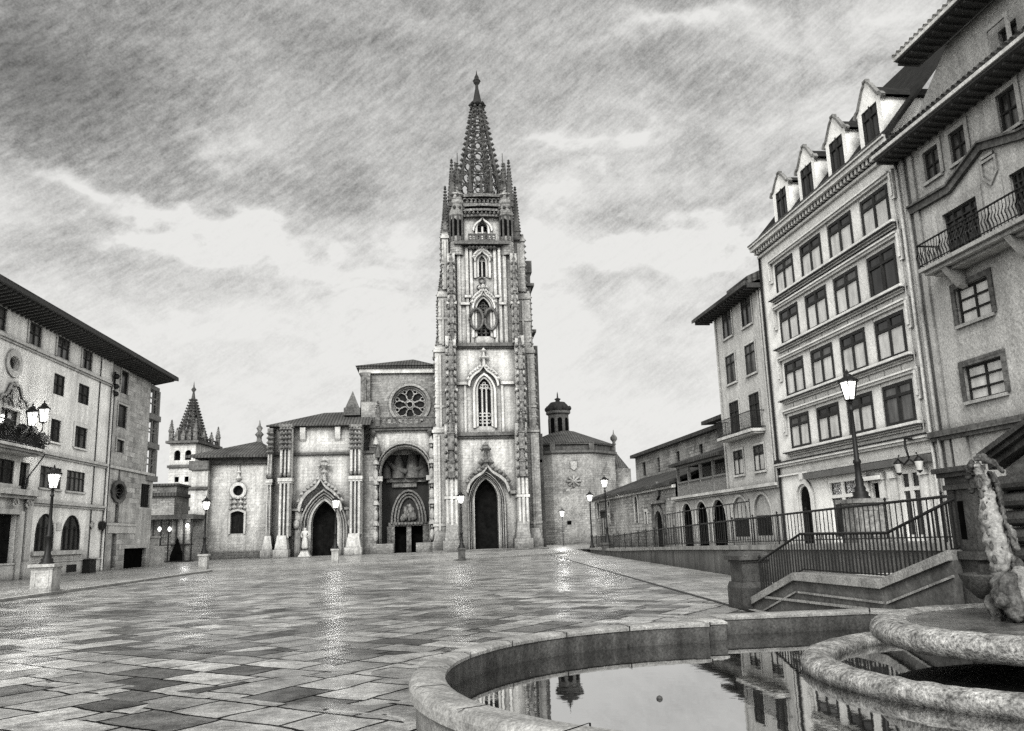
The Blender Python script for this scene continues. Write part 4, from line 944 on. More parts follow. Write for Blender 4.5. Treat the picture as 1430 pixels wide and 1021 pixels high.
# twin lanterns on the balcony
def lantern(parent, c, r, h, glow_=True, glass='lamp_glass'):
    """six sided street lantern: cage, glowing glass, crown"""
    T = MB(); n = 6
    for k in range(n):
        a = 2*pi*k/n; T.tube([(c[0]+r*.55*cos(a), c[1]+r*.55*sin(a), c[2]), (c[0]+r*cos(a), c[1]+r*sin(a), c[2]+h)], r*.07, 4)
    T.lathe(c, [(.01, -.12*h), (r*.35, -.05*h), (r*.62, 0), (r*.58, .03*h)], 6, smooth=False)
    T.lathe(c, [(r*1.02, .97*h), (r*1.12, h), (r*1.05, h*1.06), (r*.62, h*1.24), (r*.45, h*1.28), (r*.42, h*1.40), (r*.22, h*1.44), (r*.12, h*1.5), (r*.14, h*1.58), (.004, h*1.72)], 12, smooth=False)
    for k in range(n):
        a = 2*pi*k/n; T.nub((c[0]+r*1.08*cos(a), c[1]+r*1.08*sin(a), c[2]+h*1.07), r*.12)
    cage = T.build('lantern', 'iron', parent)
    G = MB(); G.lathe(c, [(.01, .02*h), (r*.52, .03*h), (r*.95, .96*h), (.01, .97*h)], 6, smooth=False); G.build('lantern_glass', 'lantern_pane' if glass == 'lamp_glass' else glass, cage)
    if glass == 'lamp_glass': G = MB(); G.ball((c[0], c[1], c[2]+h*.48), r*.42, 1.35, 10, 8); G.build('bulb', 'lamp_bulb', cage)
    return cage
def lightat(parent, p, e, r=.15):
    l = bpy.data.lights.new('lamp_light', 'POINT'); l.energy = e; l.shadow_soft_size = r*1.6; l.color = (1, .99, .96)
    o = bpy.data.objects.new('lamp_light', l); COL.objects.link(o); o.location = p
    return o
for i, (pxx, pyy) in enumerate([(60, 590), (46, 596)]):
    q = FLF.px(pxx, pyy, .85+i*.5); p = FLF.P(q[0]-i*.2, q[1], .85+i*.5)
    lb = thing('wall_lantern', FLF.P(q[0], q[1]-.8, .0), ['lit lantern on a curled bracket over the corner of the palace balcony', 'lit lantern beside the carved crest, second of the pair over the balcony'][i], 'lantern', 'lanterns over the palace balcony')
    lantern(lb, p, .36, .85); T = MB(); T.tube([FLF.P(q[0], q[1]-1.0, .02), FLF.P(q[0], q[1]-1.1, .5), (p[0], p[1], p[2]-.45), (p[0], p[1], p[2]-.05)], .045, 6); T.build('bracket', 'iron', lb)
    lightat(lb, (p[0]+.45, p[1]+.1, p[2]+.3), 190)

# ------------------------------------------------------------------ stone clad house next to it
sb = thing('stone_house', (-26, 71, .2), 'stone-clad house with narrow slit windows, porthole and glazed corner galleries', 'house')
us1 = (FLF.px(205, 600)[0]+FLF.px(205, 700)[0])/2
S1 = rl(170, 516, 178, 552); S2 = rl(165.5, 563.5, 175.7, 599); S3 = rl(163, 613, 172, 633); S4 = rl(198, 675, 209, 709.5)
us2 = FLF.px(214.5, 665)[0]; zlow_ = FLF.px(205, 662)[1]
S4 = (S4[0], min(S4[1], us2-.3), S4[2], S4[3])
S5 = rl(174, 766, 203.7, 786); S5 = (S5[0], S5[1], .15, S5[3]); OV = rl(156, 670, 173.5, 703)+('oval',); SL = rl(161.5, 704, 165.5, 730); SL2 = rl(157, 745, 161, 786); SL2 = (SL2[0], SL2[1], .3, SL2[3])
W = MB(); W.wall(FLF, up+.02, us1, zlow_, zt1+.25, [S1, S2, S3], .4, -.02); W.wall(FLF, up+.02, us2, -.1, zlow_, [S4, S5, OV, SL, SL2], .4, -.02)
W.box(FLF, up+.02, us1, -.1, zt1+.25, -11, -1.1); W.box(FLF, us1, us2, -.1, zlow_, -11, -1.1); W.box(FLF, us1, us2, zlow_-.2, zlow_, -1.1, -.03)
W.quad(FLF.P(us1, zlow_, -.02), FLF.P(us1, zt1, -.02), FLF.P(us1, zt1, -1.1), FLF.P(us1, zlow_, -1.1)); W.quad(FLF.P(us2, 0, -.02), FLF.P(us2, zlow_, -.02), FLF.P(us2, zlow_, -1.1), FLF.P(us2, 0, -1.1))
W.build('wall', 'ashlar', sb)
for q in (S1, S2, S3): window(sb, FLF, q, o=-.12, nv=1, nh=(), surround='trim_stone', sur=.14, wood='dark_wood')
window(sb, FLF, S4, o=-.2, nv=5, nh=(), wood='dark_wood', fw=.12)
T = MB(); T.box(FLF, OV[0]-.1, OV[1]+.1, OV[2]-.1, OV[3]+.1, -.45, -.38); uc = (OV[0]+OV[1])/2; zc_ = (OV[2]+OV[3])/2
w_ = T.build('porthole_window', 'leaded_glass', sb)
T = MB(); A = []; B = []; a = (OV[1]-OV[0])/2; bq = (OV[3]-OV[2])/2
for k in range(36):
    t = 2*pi*k/36; A.append((uc+a*.74*cos(t), zc_+bq*.74*sin(t))); rr = 1.04+.05*cos(12*t); B.append((uc+a*rr*cos(t), zc_+bq*rr*sin(t)))
T.band(FLF, A, B, -.05, .14, closed=True)
for k in range(6): t = pi*k/6; T.tube([FLF.P(uc+a*.8*cos(t), zc_+bq*.8*sin(t), -.3), FLF.P(uc-a*.8*cos(t), zc_-bq*.8*sin(t), -.3)], .05, 4)
T.build('tracery', 'dark_stone', w_)
T = MB(); T.tube([FLF.P(uc, OV[3], .0), FLF.P(uc, OV[3]+1.1, .0)], [.14, .03], 6); T.build('porthole_finial', 'dark_stone', sb)
for q in (SL, SL2): T = MB(); T.box(FLF, *q, -.3, -.22); T.build('slot_panel', 'dark_stone', sb)
T = MB(); T.box(FLF, *S5, -.42, -.36); T.build('garage_opening', 'void', sb)
T = MB(); q = rl(149, 731, 189, 745); T.box(FLF, q[0], q[1], q[3]-.15, q[3]+.05, -.05, .06); T.box(FLF, q[0]+.3, q[1], q[2], q[3]-.15, -.05, .02); T.build('string_course', 'trim_stone', sb)
T = MB(); T.box(FLF, up+.1, us2, zlow_-.1, zlow_+.12, -.04, .12); T.build('ledge', 'trim_stone', sb)
# galleries on the far corner
for k, (yt, yb) in enumerate([(541, 576), (585, 617), (627, 663)]):
    zt2 = FLF.px(210, yt)[1]; zb2 = FLF.px(210, yb)[1]
    T = MB(); g0_, g1_ = us1+.02, us1+2.5
    for u in (g0_+.15, g0_+1.1, g1_-.5): T.box(FLF, u-.07, u+.07, zb2, zt2, -.25, -.1)
    T.box(FLF, g1_-.4, g1_, zb2-.05, zt2+.02, -.5, .0)
    for z in (zb2+.9, zt2-.8): T.box(FLF, g0_, g1_, z-.05, z+.05, -.24, -.12)
    for o in (-1.0, -2.0, -3.0): T.box(FLF, g1_-.35, g1_-.1, zb2, zt2, o-.1, o+.1)
    T.box(FLF, g0_, g1_+.15, zb2-.55, zb2-.05, -4, .1)
    if k == 0: T.box(FLF, g0_, g1_, zt2, zt1, -4, -.1)
    T.build('corner_gallery', 'gallery_wood', sb)
# shared eaves and tiled roof: one run for each house
eo = 1.7; zev = (FLF.px(100, 440, eo)[1]+FLF.px(0, 385, eo)[1]+FLF.px(248, 528, eo)[1])/3
zev = FLF.px(60, 420, eo)[1]
for par, a, bb in ((pl, ul0, up-.02), (sb, up+.02, FLF.px(248, 528, eo)[0])):
    T = MB(); T.uprism(FLF, [(-1, zt1+.5), (eo, zev-.25), (eo, zev-.15), (-1, zt1+.6)], a, bb)
    n = int((bb-a)/.55)
    for i in range(n): u = a+(i+.5)*.55; T.uprism(FLF, [(-.2, zt1+.0), (eo-.1, zev-.42), (eo-.1, zev-.25), (-.2, zt1+.3)], u-.08, u+.08)
    T.box(FLF, a, bb, zev-.28, zev-.05, eo, eo+.12); T.build('eaves', 'soffit', par)
    T = MB(); T.uprism(FLF, [(eo+.1, zev-.06), (eo+.1, zev+.06), (-6, zev+2.4), (-6, zt1+.5), (-.5, zt1+.55), (eo, zev-.16)], a, bb); T.build('roof', 'tile_y', par)
T = MB(); T.box(FLF, us1+2.5, us1+3.2, 8, zt1+.4, -6, -4.5); T.build('corner_post', 'gallery_wood', sb)
T = MB(); T.tube([FLF.P(up-.05, .2, .12), FLF.P(up-.05, zt1-1.6, .12)], .10, 8); T.build('drainpipe', 'white_trim', pl)
T = MB(); T.tube([FLF.P(up+.18, .2, .14), FLF.P(up+.18, zt1-.6, .14)], .07, 8)
for z in (zt1-1.0, zt1-1.8, zt1-2.4): T.ball(FLF.P(up+.1, z, .3), .26, .8); T.tube([FLF.P(up-.4, z+.2, .3), FLF.P(up+.5, z+.2, .3)], .05, 5)
T.build('drainpipe', 'iron', sb)
T = MB(); T.tube([FLF.P(R1[3][1]+1.6, 1, .06), FLF.P(R1[3][1]+1.6, zt1, .06)], .035, 6); T.build('cable', 'iron', pl)
# little things at the foot of these houses
q = rl(124, 780, 139, 799, .5); T = MB(); bx_ = FLF
T.taper(FLF, q[0], q[1]-.9, .12, 1.05, .12, .6, .03, .03); T.box(FLF, q[0]-.04, q[1]-.86, 1.05, 1.12, .10, .64); o_ = T.build('litter_bin', 'iron'); tag(o_, 'square black bin standing against the stone house wall by the down pipes', 'bin')
for (px_, py_, r_, mt, lb_) in [(131, 733, .27, 'trim_stone', 'pale round plate fixed on the palace wall left of the down pipe'), (143, 734, .30, 'iron', 'dark round sign on the down pipe between palace and stone house')]:
    q = FLF.px(px_, py_, .2); T = MB(); n = 20; c = q
    T.prism(FLF, [(c[0]+r_*cos(2*pi*k/n), c[1]+r_*sin(2*pi*k/n)) for k in range(n)], .02, .10 if mt != 'iron' else .28)
    T.band(FLF, [(c[0]+r_*.7*cos(2*pi*k/n), c[1]+r_*.7*sin(2*pi*k/n)) for k in range(n)], [(c[0]+r_*1.08*cos(2*pi*k/n), c[1]+r_*1.08*sin(2*pi*k/n)) for k in range(n)], .02, .13 if mt != 'iron' else .31, closed=True)
    o_ = T.build('round_sign', mt); tag(o_, lb_, 'sign')
g = gz(208, 790, .2); T = MB(); fb_ = Fr(g.x, g.y, 1, 0)
T.box(fb_, -.5, .5, 0, 2.6, -.8, .3); T.box(fb_, -.6, .6, 2.6, 2.75, -.9, .4); T.box(fb_, .5, 1.1, 0, 1.9, -.6, .3); o_ = T.build('stone_pier', 'pedestal_stone'); tag(o_, 'low blocky stone pier at the end of the stone house by the dark opening', 'pier')

# ------------------------------------------------------------------ glazed lobby between the house and the church
FB = Fr(0, 92, 1, 0)
assert FB.ny < 0
gl = thing('entrance_canopy', (FB.px(230, 770)[0], 90, .1), 'low glazed entrance lobby under a flat dark canopy between stone house and plain church', 'lobby')
x0, z0_ = FB.px(196, 727); x1, _ = FB.px(266, 724); zc1 = FB.px(230, 722)[1]
T = MB(); T.box(FB, x0-1, x1+.5, zc1-.25, zc1+.2, -4, .8); T.build('canopy', 'dark_stone', gl)
T = MB(); T.box(FB, x0-1, x1+.5, 0, zc1-.25, -4, -3.6); T.build('back_wall', 'rubble_stone', gl)
T = MB(); T.box(FB, x0-1, x1+.5, 0, .3, -.1, .3)
n = 9
for i in range(n): u = x0-1+(x1+1.2-x0)*i/(n-1); T.box(FB, u-.06, u+.06, 0, zc1-.2, -.06, .06)
T.box(FB, x0-1, x1+.4, 1.9, 2.0, -.05, .05); T.build('mullions', 'dark_wood', gl)
T = MB(); T.box(FB, x0+3.2, x1-.0, .3, zc1-.25, -.16, -.1); T.build('panelling', 'nave_stone', gl)
a_, b_ = FB.px(236, 779, .3), FB.px(254, 751, .3); T = MB(); T.prism(FB, [(a_[0], 0), (b_[0], 0), (b_[0], b_[1]-1.6), ((a_[0]+b_[0])/2+.1, b_[1]), (a_[0], b_[1]-1.9)], -.2, .12); T.build('pointed_door', 'void', gl)
for (px_, py_) in ((223, 739), (237, 739), (196, 737), (262, 734)):
    q = FB.px(px_, py_, .1); T = MB(); T.ball(FB.P(q[0], q[1], .15), .16, 1.4, 8, 6); T.build('lamp_globe', 'lamp_glass', gl)
lightat(gl, FB.P(FB.px(262, 734)[0], FB.px(262, 736)[1], .5), 90); lightat(gl, FB.P(FB.px(196, 737)[0], 2.8, .6), 90)
# blocky back building seen over the canopy
FBB = Fr(0, 104, 1, 0)
q0 = FBB.rect(212, 678, 236, 730); rb_ = thing('back_house', (q0[0]+2, 106, .1), 'small plain stepped house glimpsed between stone house and distant spired tower', 'house')
T = MB(); T.box(FBB, q0[0]-3, q0[1]+.5, 0, q0[3]-1.2, -6, 0); T.box(FBB, q0[0]-3, q0[0]+2.6, q0[3]-1.2, q0[3], -6, -1); T.build('wall', 'nave_stone', rb_)
T = MB(); T.box(FBB, q0[0]-3.2, q0[1]+.8, q0[3]-1.3, q0[3]-.9, -5.9, .4); T.box(FBB, q0[0]-3.2, q0[0]+2.9, q0[3], q0[3]+.25, -6, -.7); T.build('roof', 'tile_x', rb_)

# ------------------------------------------------------------------ helpers for gothic work
def pinnacle(mb, c, z0, z1, w, shaft=.45, n=7, cr=True):
    """square shaft, crocketed spirelet, ball finial; c=(x,y)"""
    f = Fr(c[0], c[1], 1, 0); zs = z0+(z1-z0)*shaft
    mb.box(f, -w/2, w/2, z0, zs, -w/2, w/2)
    mb.box(f, -w*.62, w*.62, zs-.0, zs+w*.22, -w*.62, w*.62)
    zt0 = zs+w*.22
    mb.add([f.P(-w*.5, zt0, -w*.5), f.P(w*.5, zt0, -w*.5), f.P(w*.5, zt0, w*.5), f.P(-w*.5, zt0, w*.5), f.P(0, z1, 0)], [(0, 1, 4), (1, 2, 4), (2, 3, 4), (3, 0, 4)])
    if cr:
        for i in range(n):
            t = (i+.4)/n; rr = w*.5*(1-t)+w*.08; z = zt0+(z1-zt0)*t
            for sx_, sy_ in ((1, 1), (1, -1), (-1, 1), (-1, -1)): mb.nub((c[0]+sx_*rr, c[1]+sy_*rr, z), w*.15)
    mb.nub((c[0], c[1], z1), w*.24); mb.nub((c[0], c[1], z1-w*.45), w*.18)
def crocket_line(mb, pts, r, n):
    for i in range(n):
        t = (i+.5)/n*(len(pts)-1); k = min(int(t), len(pts)-2); f = t-k
        p = [pts[k][j]+(pts[k+1][j]-pts[k][j])*f for j in range(3)]; mb.nub(p, r)
def ogee(u0, u1, zs, ztop, n=10):
    """ogee curve from (u0,zs) to the tip and down again"""
    uc = (u0+u1)/2; w = (u1-u0)/2; P = []
    for k in range(2*n+1):
        t = -1+k/n; a = abs(t)
        body = sqrt(max(0, 1-(.35+.65*a)**2))/sqrt(1-.35**2)
        z = body*.80+(max(0, 1-a*3.2)**1.6)*.20; P.append((uc+t*w, zs+(ztop-zs)*z))
    return P
def spire(mb, c, z0, z1, r0, r1, n=8, rows=9, cr=.3, rib=.22, rot=0.0, openw=True):
    """openwork spire: ribs, rings, circles of tracery and crockets"""
    def rz(t): return r0+(r1-r0)*t
    for k in range(n):
        a = 2*pi*(k+.5)/n+rot
        P = [(c[0]+rz(t)*cos(a), c[1]+rz(t)*sin(a), z0+(z1-z0)*t) for t in (0, .5, 1)]
        mb.tube(P, [rib, rib*.75, rib*.5], 4)
        m = rows*2
        for i in range(m):
            t = (i+.5)/m; rr = rz(t)+cr*.75; s = cr*(1-.45*t); mb.nub((c[0]+rr*cos(a), c[1]+rr*sin(a), z0+(z1-z0)*t), s)
    for i in range(rows+1):
        t = (i/rows)**.9; z = z0+(z1-z0)*t; r = rz(t)
        ring = [(c[0]+r*cos(2*pi*(k+.5)/n+rot), c[1]+r*sin(2*pi*(k+.5)/n+rot), z) for k in range(n+1)]
        for p, q in zip(ring, ring[1:]): mb.tube([p, q], rib*.42*(1-.4*t), 4, caps=False)
        if i < rows and openw:
            t2 = ((i+1)/rows)**.9; tm = (t+t2)/2; rm = rz(tm)*cos(pi/n); zm = z0+(z1-z0)*tm; hr = min((z1-z0)*(t2-t)*.42, rz(tm)*sin(pi/n)*.72)
            for k in range(n):
                a = 2*pi*(k+1)/n+rot; tx, ty = -sin(a), cos(a); cc = (c[0]+rm*cos(a), c[1]+rm*sin(a), zm)
                P = [(cc[0]+tx*hr*cos(b), cc[1]+ty*hr*cos(b), cc[2]+hr*1.1*sin(b)) for b in [2*pi*j/8 for j in range(9)]]
                mb.tube(P, rib*.42, 4, caps=False)
def quatre_band(mb, fr, u0, u1, z0, z1, o, n, r=.06):
    """pierced balustrade panel"""
    mb.box(fr, u0, u1, z0, z0+(z1-z0)*.14, o-.14, o); mb.box(fr, u0, u1, z1-(z1-z0)*.16, z1, o-.16, o+.05)
    for i in range(n):
        c = (u0+(u1-u0)*(i+.5)/n, (z0+z1)/2); h = (z1-z0)*.34; w_ = (u1-u0)/n*.44
        mb.tube([fr.P(c[0]+w_*cos(b), c[1]+h*sin(b), o-.07) for b in [2*pi*j/8+pi/8 for j in range(9)]], r, 4, caps=False)
        mb.tube([fr.P(c[0]-w_, c[1], o-.07), fr.P(c[0]+w_, c[1], o-.07)], r*.7, 4); mb.box(fr, u0+(u1-u0)*i/n-.05, u0+(u1-u0)*i/n+.05, z0, z1, o-.14, o-.01)

# ------------------------------------------------------------------ distant spired tower
dt = thing('spired_tower', (-40, 128, 0), 'distant square tower with arched belfry openings and small crocketed stone spire', 'tower')
YD = 125.0; FD = Fr(0, YD, 1, 0)
a, b_ = FD.px(235.5, 660), FD.px(271, 660); xw = b_[0]-a[0]
f2 = Fr(a[0], YD, cos(radians(-6)), sin(radians(-6)))       # front face turned slightly
zt_t = FD.px(265, 617)[1]; w2 = xw*1.06
fs = Fr(f2.P(w2, 0, 0)[0], f2.P(w2, 0, 0)[1], f2.ny*-1 if False else -f2.nx, -f2.ny, flip=False)
bel = [(w2*.18, w2*.42, FD.px(250, 643)[1], FD.px(250, 629)[1]), (w2*.60, w2*.84, FD.px(250, 643)[1], FD.px(250, 629)[1])]
sm_ = [(w2*.24, w2*.40, FD.px(250, 673.5)[1], FD.px(250, 666)[1]), (w2*.62, w2*.78, FD.px(250, 673.5)[1], FD.px(250, 666)[1]), (w2*.24, w2*.40, FD.px(250, 700)[1], FD.px(250, 692)[1]), (w2*.62, w2*.78, FD.px(250, 700)[1], FD.px(250, 692)[1])]
dep = 9.0
W = MB(); W.wall(f2, 0, w2, 0, zt_t, [q+('round',) for q in bel]+sm_, .5); W.box(f2, .02, w2-.02, 0, zt_t, -dep, -.9)
sops = [(1.4, 2.6)+bel[0][2:]+('round',), (5.6, 6.8)+bel[0][2:]+('round',)]
W.wall(fs, .0, dep, 0, zt_t, sops, .5, .02); W.quad(f2.P(0, 0, 0), f2.P(0, zt_t, 0), f2.P(0, zt_t, -1), f2.P(0, 0, -1)); W.build('wall', 'cathedral_stone', dt)
for q in bel+sm_: T = MB(); T.box(f2, *q, -.6, -.5); T.build('window', 'void', dt)
T = MB()
for y in (617, 651, 682, 709.5):
    z = FD.px(250, y)[1]; e = .5 if y == 617 else .22; T.box(f2, -e, w2+e, z-.25, z+.12, -dep-e, e)
T.build('string_course', 'dark_stone', dt)
cc = f2.P(w2/2, 0, -dep/2)
q = Fr(0, cc[1], 1, 0); ap = q.px(271, 537); zb0 = zt_t+.1
T = MB(); ctr = (ap[0], cc[1]); spire(T, ctr, zb0, ap[1]-2.2, 2.25, .25, rows=8, cr=.28, rib=.17); T.lathe((ctr[0], ctr[1], 0), [(.32, ap[1]-2.3), (.14, ap[1]-1.2), (.4, ap[1]-.8), (.12, ap[1]-.4), (.01, ap[1]+.5)], 8)
T.lathe((ctr[0], ctr[1], 0), [(1.2, zb0), (.1, ap[1]-2.5)], 8, rot=pi/8); T.build('spire', 'spire_stone', dt)
T = MB()
for u, o in ((.1, 0), (w2-.1, 0), (.1, -dep), (w2-.1, -dep)):
    p = f2.P(u, 0, o); pinnacle(T, p, zt_t, zt_t+3.2, .55)
for u, o in ((w2*.5, 0), (w2*.25, 0), (w2*.75, 0), (w2, -dep*.33), (w2, -dep*.66)):
    p = f2.P(u, 0, o); pinnacle(T, p, zt_t, zt_t+2.0, .5, n=4)
quatre_band(T, f2, 0, w2, zt_t, zt_t+.9, 0, 6); quatre_band(T, fs, 0, dep, zt_t, zt_t+.9, 0, 8); T.build('pinnacles', 'carved_stone', dt)

# ------------------------------------------------------------------ plain church left of the cathedral
YC = 97.5; FC = Fr(0, YC, 1, 0)
pc = thing('plain_church', (-23, 99, 0), 'plain pale church with ringed round window over a small arched one, under hipped tiles', 'church')
x0 = FC.px(292, 700)[0]; x1 = FC.px(376, 700)[0]; zte = FC.px(330, 648)[1]
rw = FC.rect(326, 678.5, 340, 692); rw = rw+('oval',); aw_ = FC.rect(322.5, 714, 340, 745)+('round', FC.rect(322.5, 714, 340, 745)[2])
aw_ = FC.rect(322.5, 714, 340, 745)
W = MB(); W.wall(FC, x0, x1, -.2, zte, [rw, aw_+('seg',)], .4); W.box(FC, x0, x1, -.2, zte, -10, -1); W.build('wall', 'cathedral_stone', pc)
T = MB(); c = ((rw[0]+rw[1])/2, (rw[2]+rw[3])/2); r = (rw[1]-rw[0])/2
T.band(FC, [(c[0]+r*cos(2*pi*k/24), c[1]+r*sin(2*pi*k/24)) for k in range(24)], [(c[0]+r*1.62*cos(2*pi*k/24), c[1]+r*1.62*sin(2*pi*k/24)) for k in range(24)], -.02, .2, closed=True)
T.band(FC, apath('seg', *aw_), apath('seg', aw_[0]-.22, aw_[1]+.22, aw_[2]-.1, aw_[3]+.25), -.02, .15)
zz = aw_[3]+.2
while zz < c[1]-r*1.7:
    for s in (-1, 1): T.nub(FC.P(c[0]+s*.35, zz+.2, .15), .3); T.nub(FC.P(c[0]+s*.75, zz+.1, .1), .2)
    zz += .55
T.tube([FC.P(c[0], c[1]+r*2.0, .1), FC.P(c[0], c[1]+r*2.0+2.0, .1)], [.2, .06], 6); T.nub(FC.P(c[0], c[1]+r*2.4, .15), .35); T.nub(FC.P(c[0], c[1]+r*3.6, .15), .25); T.build('window_moulding', 'trim_stone', pc)
T = MB(); T.prism(FC, [(c[0]+r*cos(2*pi*k/20), c[1]+r*sin(2*pi*k/20)) for k in range(20)], -.45, -.38); T.build('round_window', 'leaded_glass', pc)
T = MB(); T.box(FC, *aw_, -.45, -.38); T.build('arched_window', 'leaded_glass', pc)
# projecting left bay
xl = FC.px(266, 700, 1.0)[0]; zl1 = FC.px(280, 655, 1.0)[1]
T = MB(); T.box(FC, xl, x0, -.2, zl1, -9, 1.0); T.build('side_bay', 'cathedral_stone', pc)
T = MB(); z = FC.px(280, 682, 1)[1]; T.box(FC, xl-.15, x0+.02, z-.12, z+.15, .9, 1.2); T.box(FC, xl-.3, x0+.1, zl1-.1, zl1+.9, -9, 1.25); T.build('side_bay_ledge', 'dark_stone', pc)
T = MB(); T.box(FC, xl-.1, x1, -.2, FC.px(330, 771)[1], -.05, .2); T.box(FC, xl-.1, x0+.1, -.2, FC.px(280, 771)[1], .9, 1.2); T.build('plinth', 'nave_stone', pc)
T = MB(); T.box(FC, x0-.1, x1, zte, zte+.55, -1, .35); T.box(FC, x0-.2, x1, zte+.55, zte+.9, -1, .8); T.build('cornice', 'dark_stone', pc)
apx = FC.px(362, 616, -7); T = MB(); ze_ = zte+.9
T.add([FC.P(xl-.6, ze_, 1.6), FC.P(x1, ze_, 1.0), FC.P(x1+.4, ze_+.6, -12), FC.P(xl-.6, ze_, -12), FC.P(apx[0], apx[1], -7), FC.P(xl-.6, ze_-.25, 1.6), FC.P(x1, ze_-.25, 1.0)], [(0, 1, 4), (1, 2, 4), (2, 3, 4), (3, 0, 4), (0, 1, 6, 5)])
T.build('roof', 'tile_x', pc)
T = MB(); p = FC.P(apx[0], apx[1], -7); T.lathe((p[0], p[1], p[2]-.3), [(.5, 0), (.3, .4), (.3, .8), (.55, 1.1), (.2, 1.5), (.4, 1.9), (.15, 2.2), (.02, 2.9)], 8); T.build('finial', 'carved_stone', pc)
# ================================================================== the cathedral
ct = thing('cathedral', (4, 100, .1), 'gothic stone cathedral with one tall crocketed openwork spire and three deep portals', 'cathedral')
def ztan(pts): return pts
# ---- north portal front (left of the great arch)
YN = 96.0; FN = Fr(0, YN, 1, 0)
n0 = FN.px(374, 700)[0]; n1 = FN.px(506, 700)[0]; znt = FN.px(430, 594)[1]
pn = FN.rect(434.7, 699.5, 470.6, 777); pn = (pn[0], pn[1], .0, pn[3])
W = MB(); W.wall(FN, n0, n1, -.2, znt, [pn+('point',)], 1.6); W.box(FN, n0, n1, -.2, znt, -12, -4); W.quad(FN.P(n0, 0, 0), FN.P(n0, znt, 0), FN.P(n0, znt, -4), FN.P(n0, 0, -4)); W.quad(FN.P(n1, 0, 0), FN.P(n1, znt, 0), FN.P(n1, znt, -4), FN.P(n1, 0, -4))
wl = W.build('wall', 'cathedral_stone', ct)
def portal(fr, op, o, n_ord, wid, mat='trim_stone', kind='point', h=None, step=.25):
    """stepped archivolts around an opening, rings growing outwards and forwards"""
    T = MB(); u0, u1, z0, z1 = op[:4]
    for k in range(n_ord):
        a, b_ = wid*k, wid*(k+1)
        A = apath(kind, u0-a, u1+a, z0, z1+a, h); B = apath(kind, u0-b_+.06, u1+b_-.06, z0, z1+b_-.06, h)
        oo = o-step*(n_ord-1-k)
        T.band(fr, A, B, oo-.5, oo)
        mid = [((p[0]+q[0])/2, (p[1]+q[1])/2) for p, q in zip(A, B)]
        T.tube([fr.P(p[0], p[1], oo+.03) for p in mid], wid*.22, 5, caps=False)
    return T
T = portal(FN, pn, .62, 4, (pn[0]-FN.px(417, 740)[0])/4)
ex0, ex1 = FN.px(416, 740)[0], FN.px(479, 740)[0]; zs_ = FN.px(430, 712)[1]; ztip = FN.px(449, 668)[1]; zf = FN.px(450, 643)[1]; ucn = (pn[0]+pn[1])/2
og = ogee(ex0, ex1, zs_, ztip); og2 = [(ucn+(u-ucn)*.90, z-.28) for u, z in og]
T.band(FN, og2, og, .2, .95)
crocket_line(T, [FN.P(u, z+.15, .75) for u, z in og[:11]], .34, 7); crocket_line(T, [FN.P(u, z+.15, .75) for u, z in og[10:]], .34, 7)
T.tube([FN.P(ucn, ztip-.3, .7), FN.P(ucn, zf, .7)], [.26, .1], 6)
for z, r in ((ztip+.6, .42), (ztip+1.4, .55), (zf-.1, .45)): T.nub(FN.P(ucn, z, .7), r)
for s in (-1, 1):
    T.nub(FN.P(ucn+s*.5, ztip+1.3, .7), .3)
    T.box(FN, ucn+s*(ex1-ex0)*.56-.35, ucn+s*(ex1-ex0)*.56+.35, 0, zs_, 0, .5); T.box(FN, ucn+s*(ex1-ex0)*.60-.7, ucn+s*(ex1-ex0)*.60+.7, zs_-.1, zs_+.15, 0, .65)
    T.ball(FN.P(ucn+s*(ex1-ex0)*.60, zs_-1.6, .5), .42, 1.3, 8, 6)
T.build('portal', 'moulding_stone', ct)
T = MB(); T.box(FN, pn[0]-.2, pn[1]+.2, 0, pn[3], -2.2, -1.6)
for k in range(4): u = pn[0]+(pn[1]-pn[0])*(k+.5)/4; T.box(FN, u-.08, u+.08, 0, pn[3]*.6, -1.6, -1.55)
T.build('door', 'doorwood', ct)
T = MB()
zl1 = FN.px(430, 634)[1]; T.box(FN, n0, n1, zl1-.12, zl1+.14, -.02, .3); T.box(FN, n0, n1, znt-.25, znt, -.02, .35)
T.build('ledge', 'dark_stone', ct)
T = MB()
for x in (423.5, 472): q = FN.px(x, 600)[0]; T.uprism(FN, [(0, znt-.3), (.5, znt-.3), (.45, znt-.9), (.25, znt-1.6), (0, znt-1.9)], q-.3, q+.3)
T.build('corbel', 'trim_stone', ct)
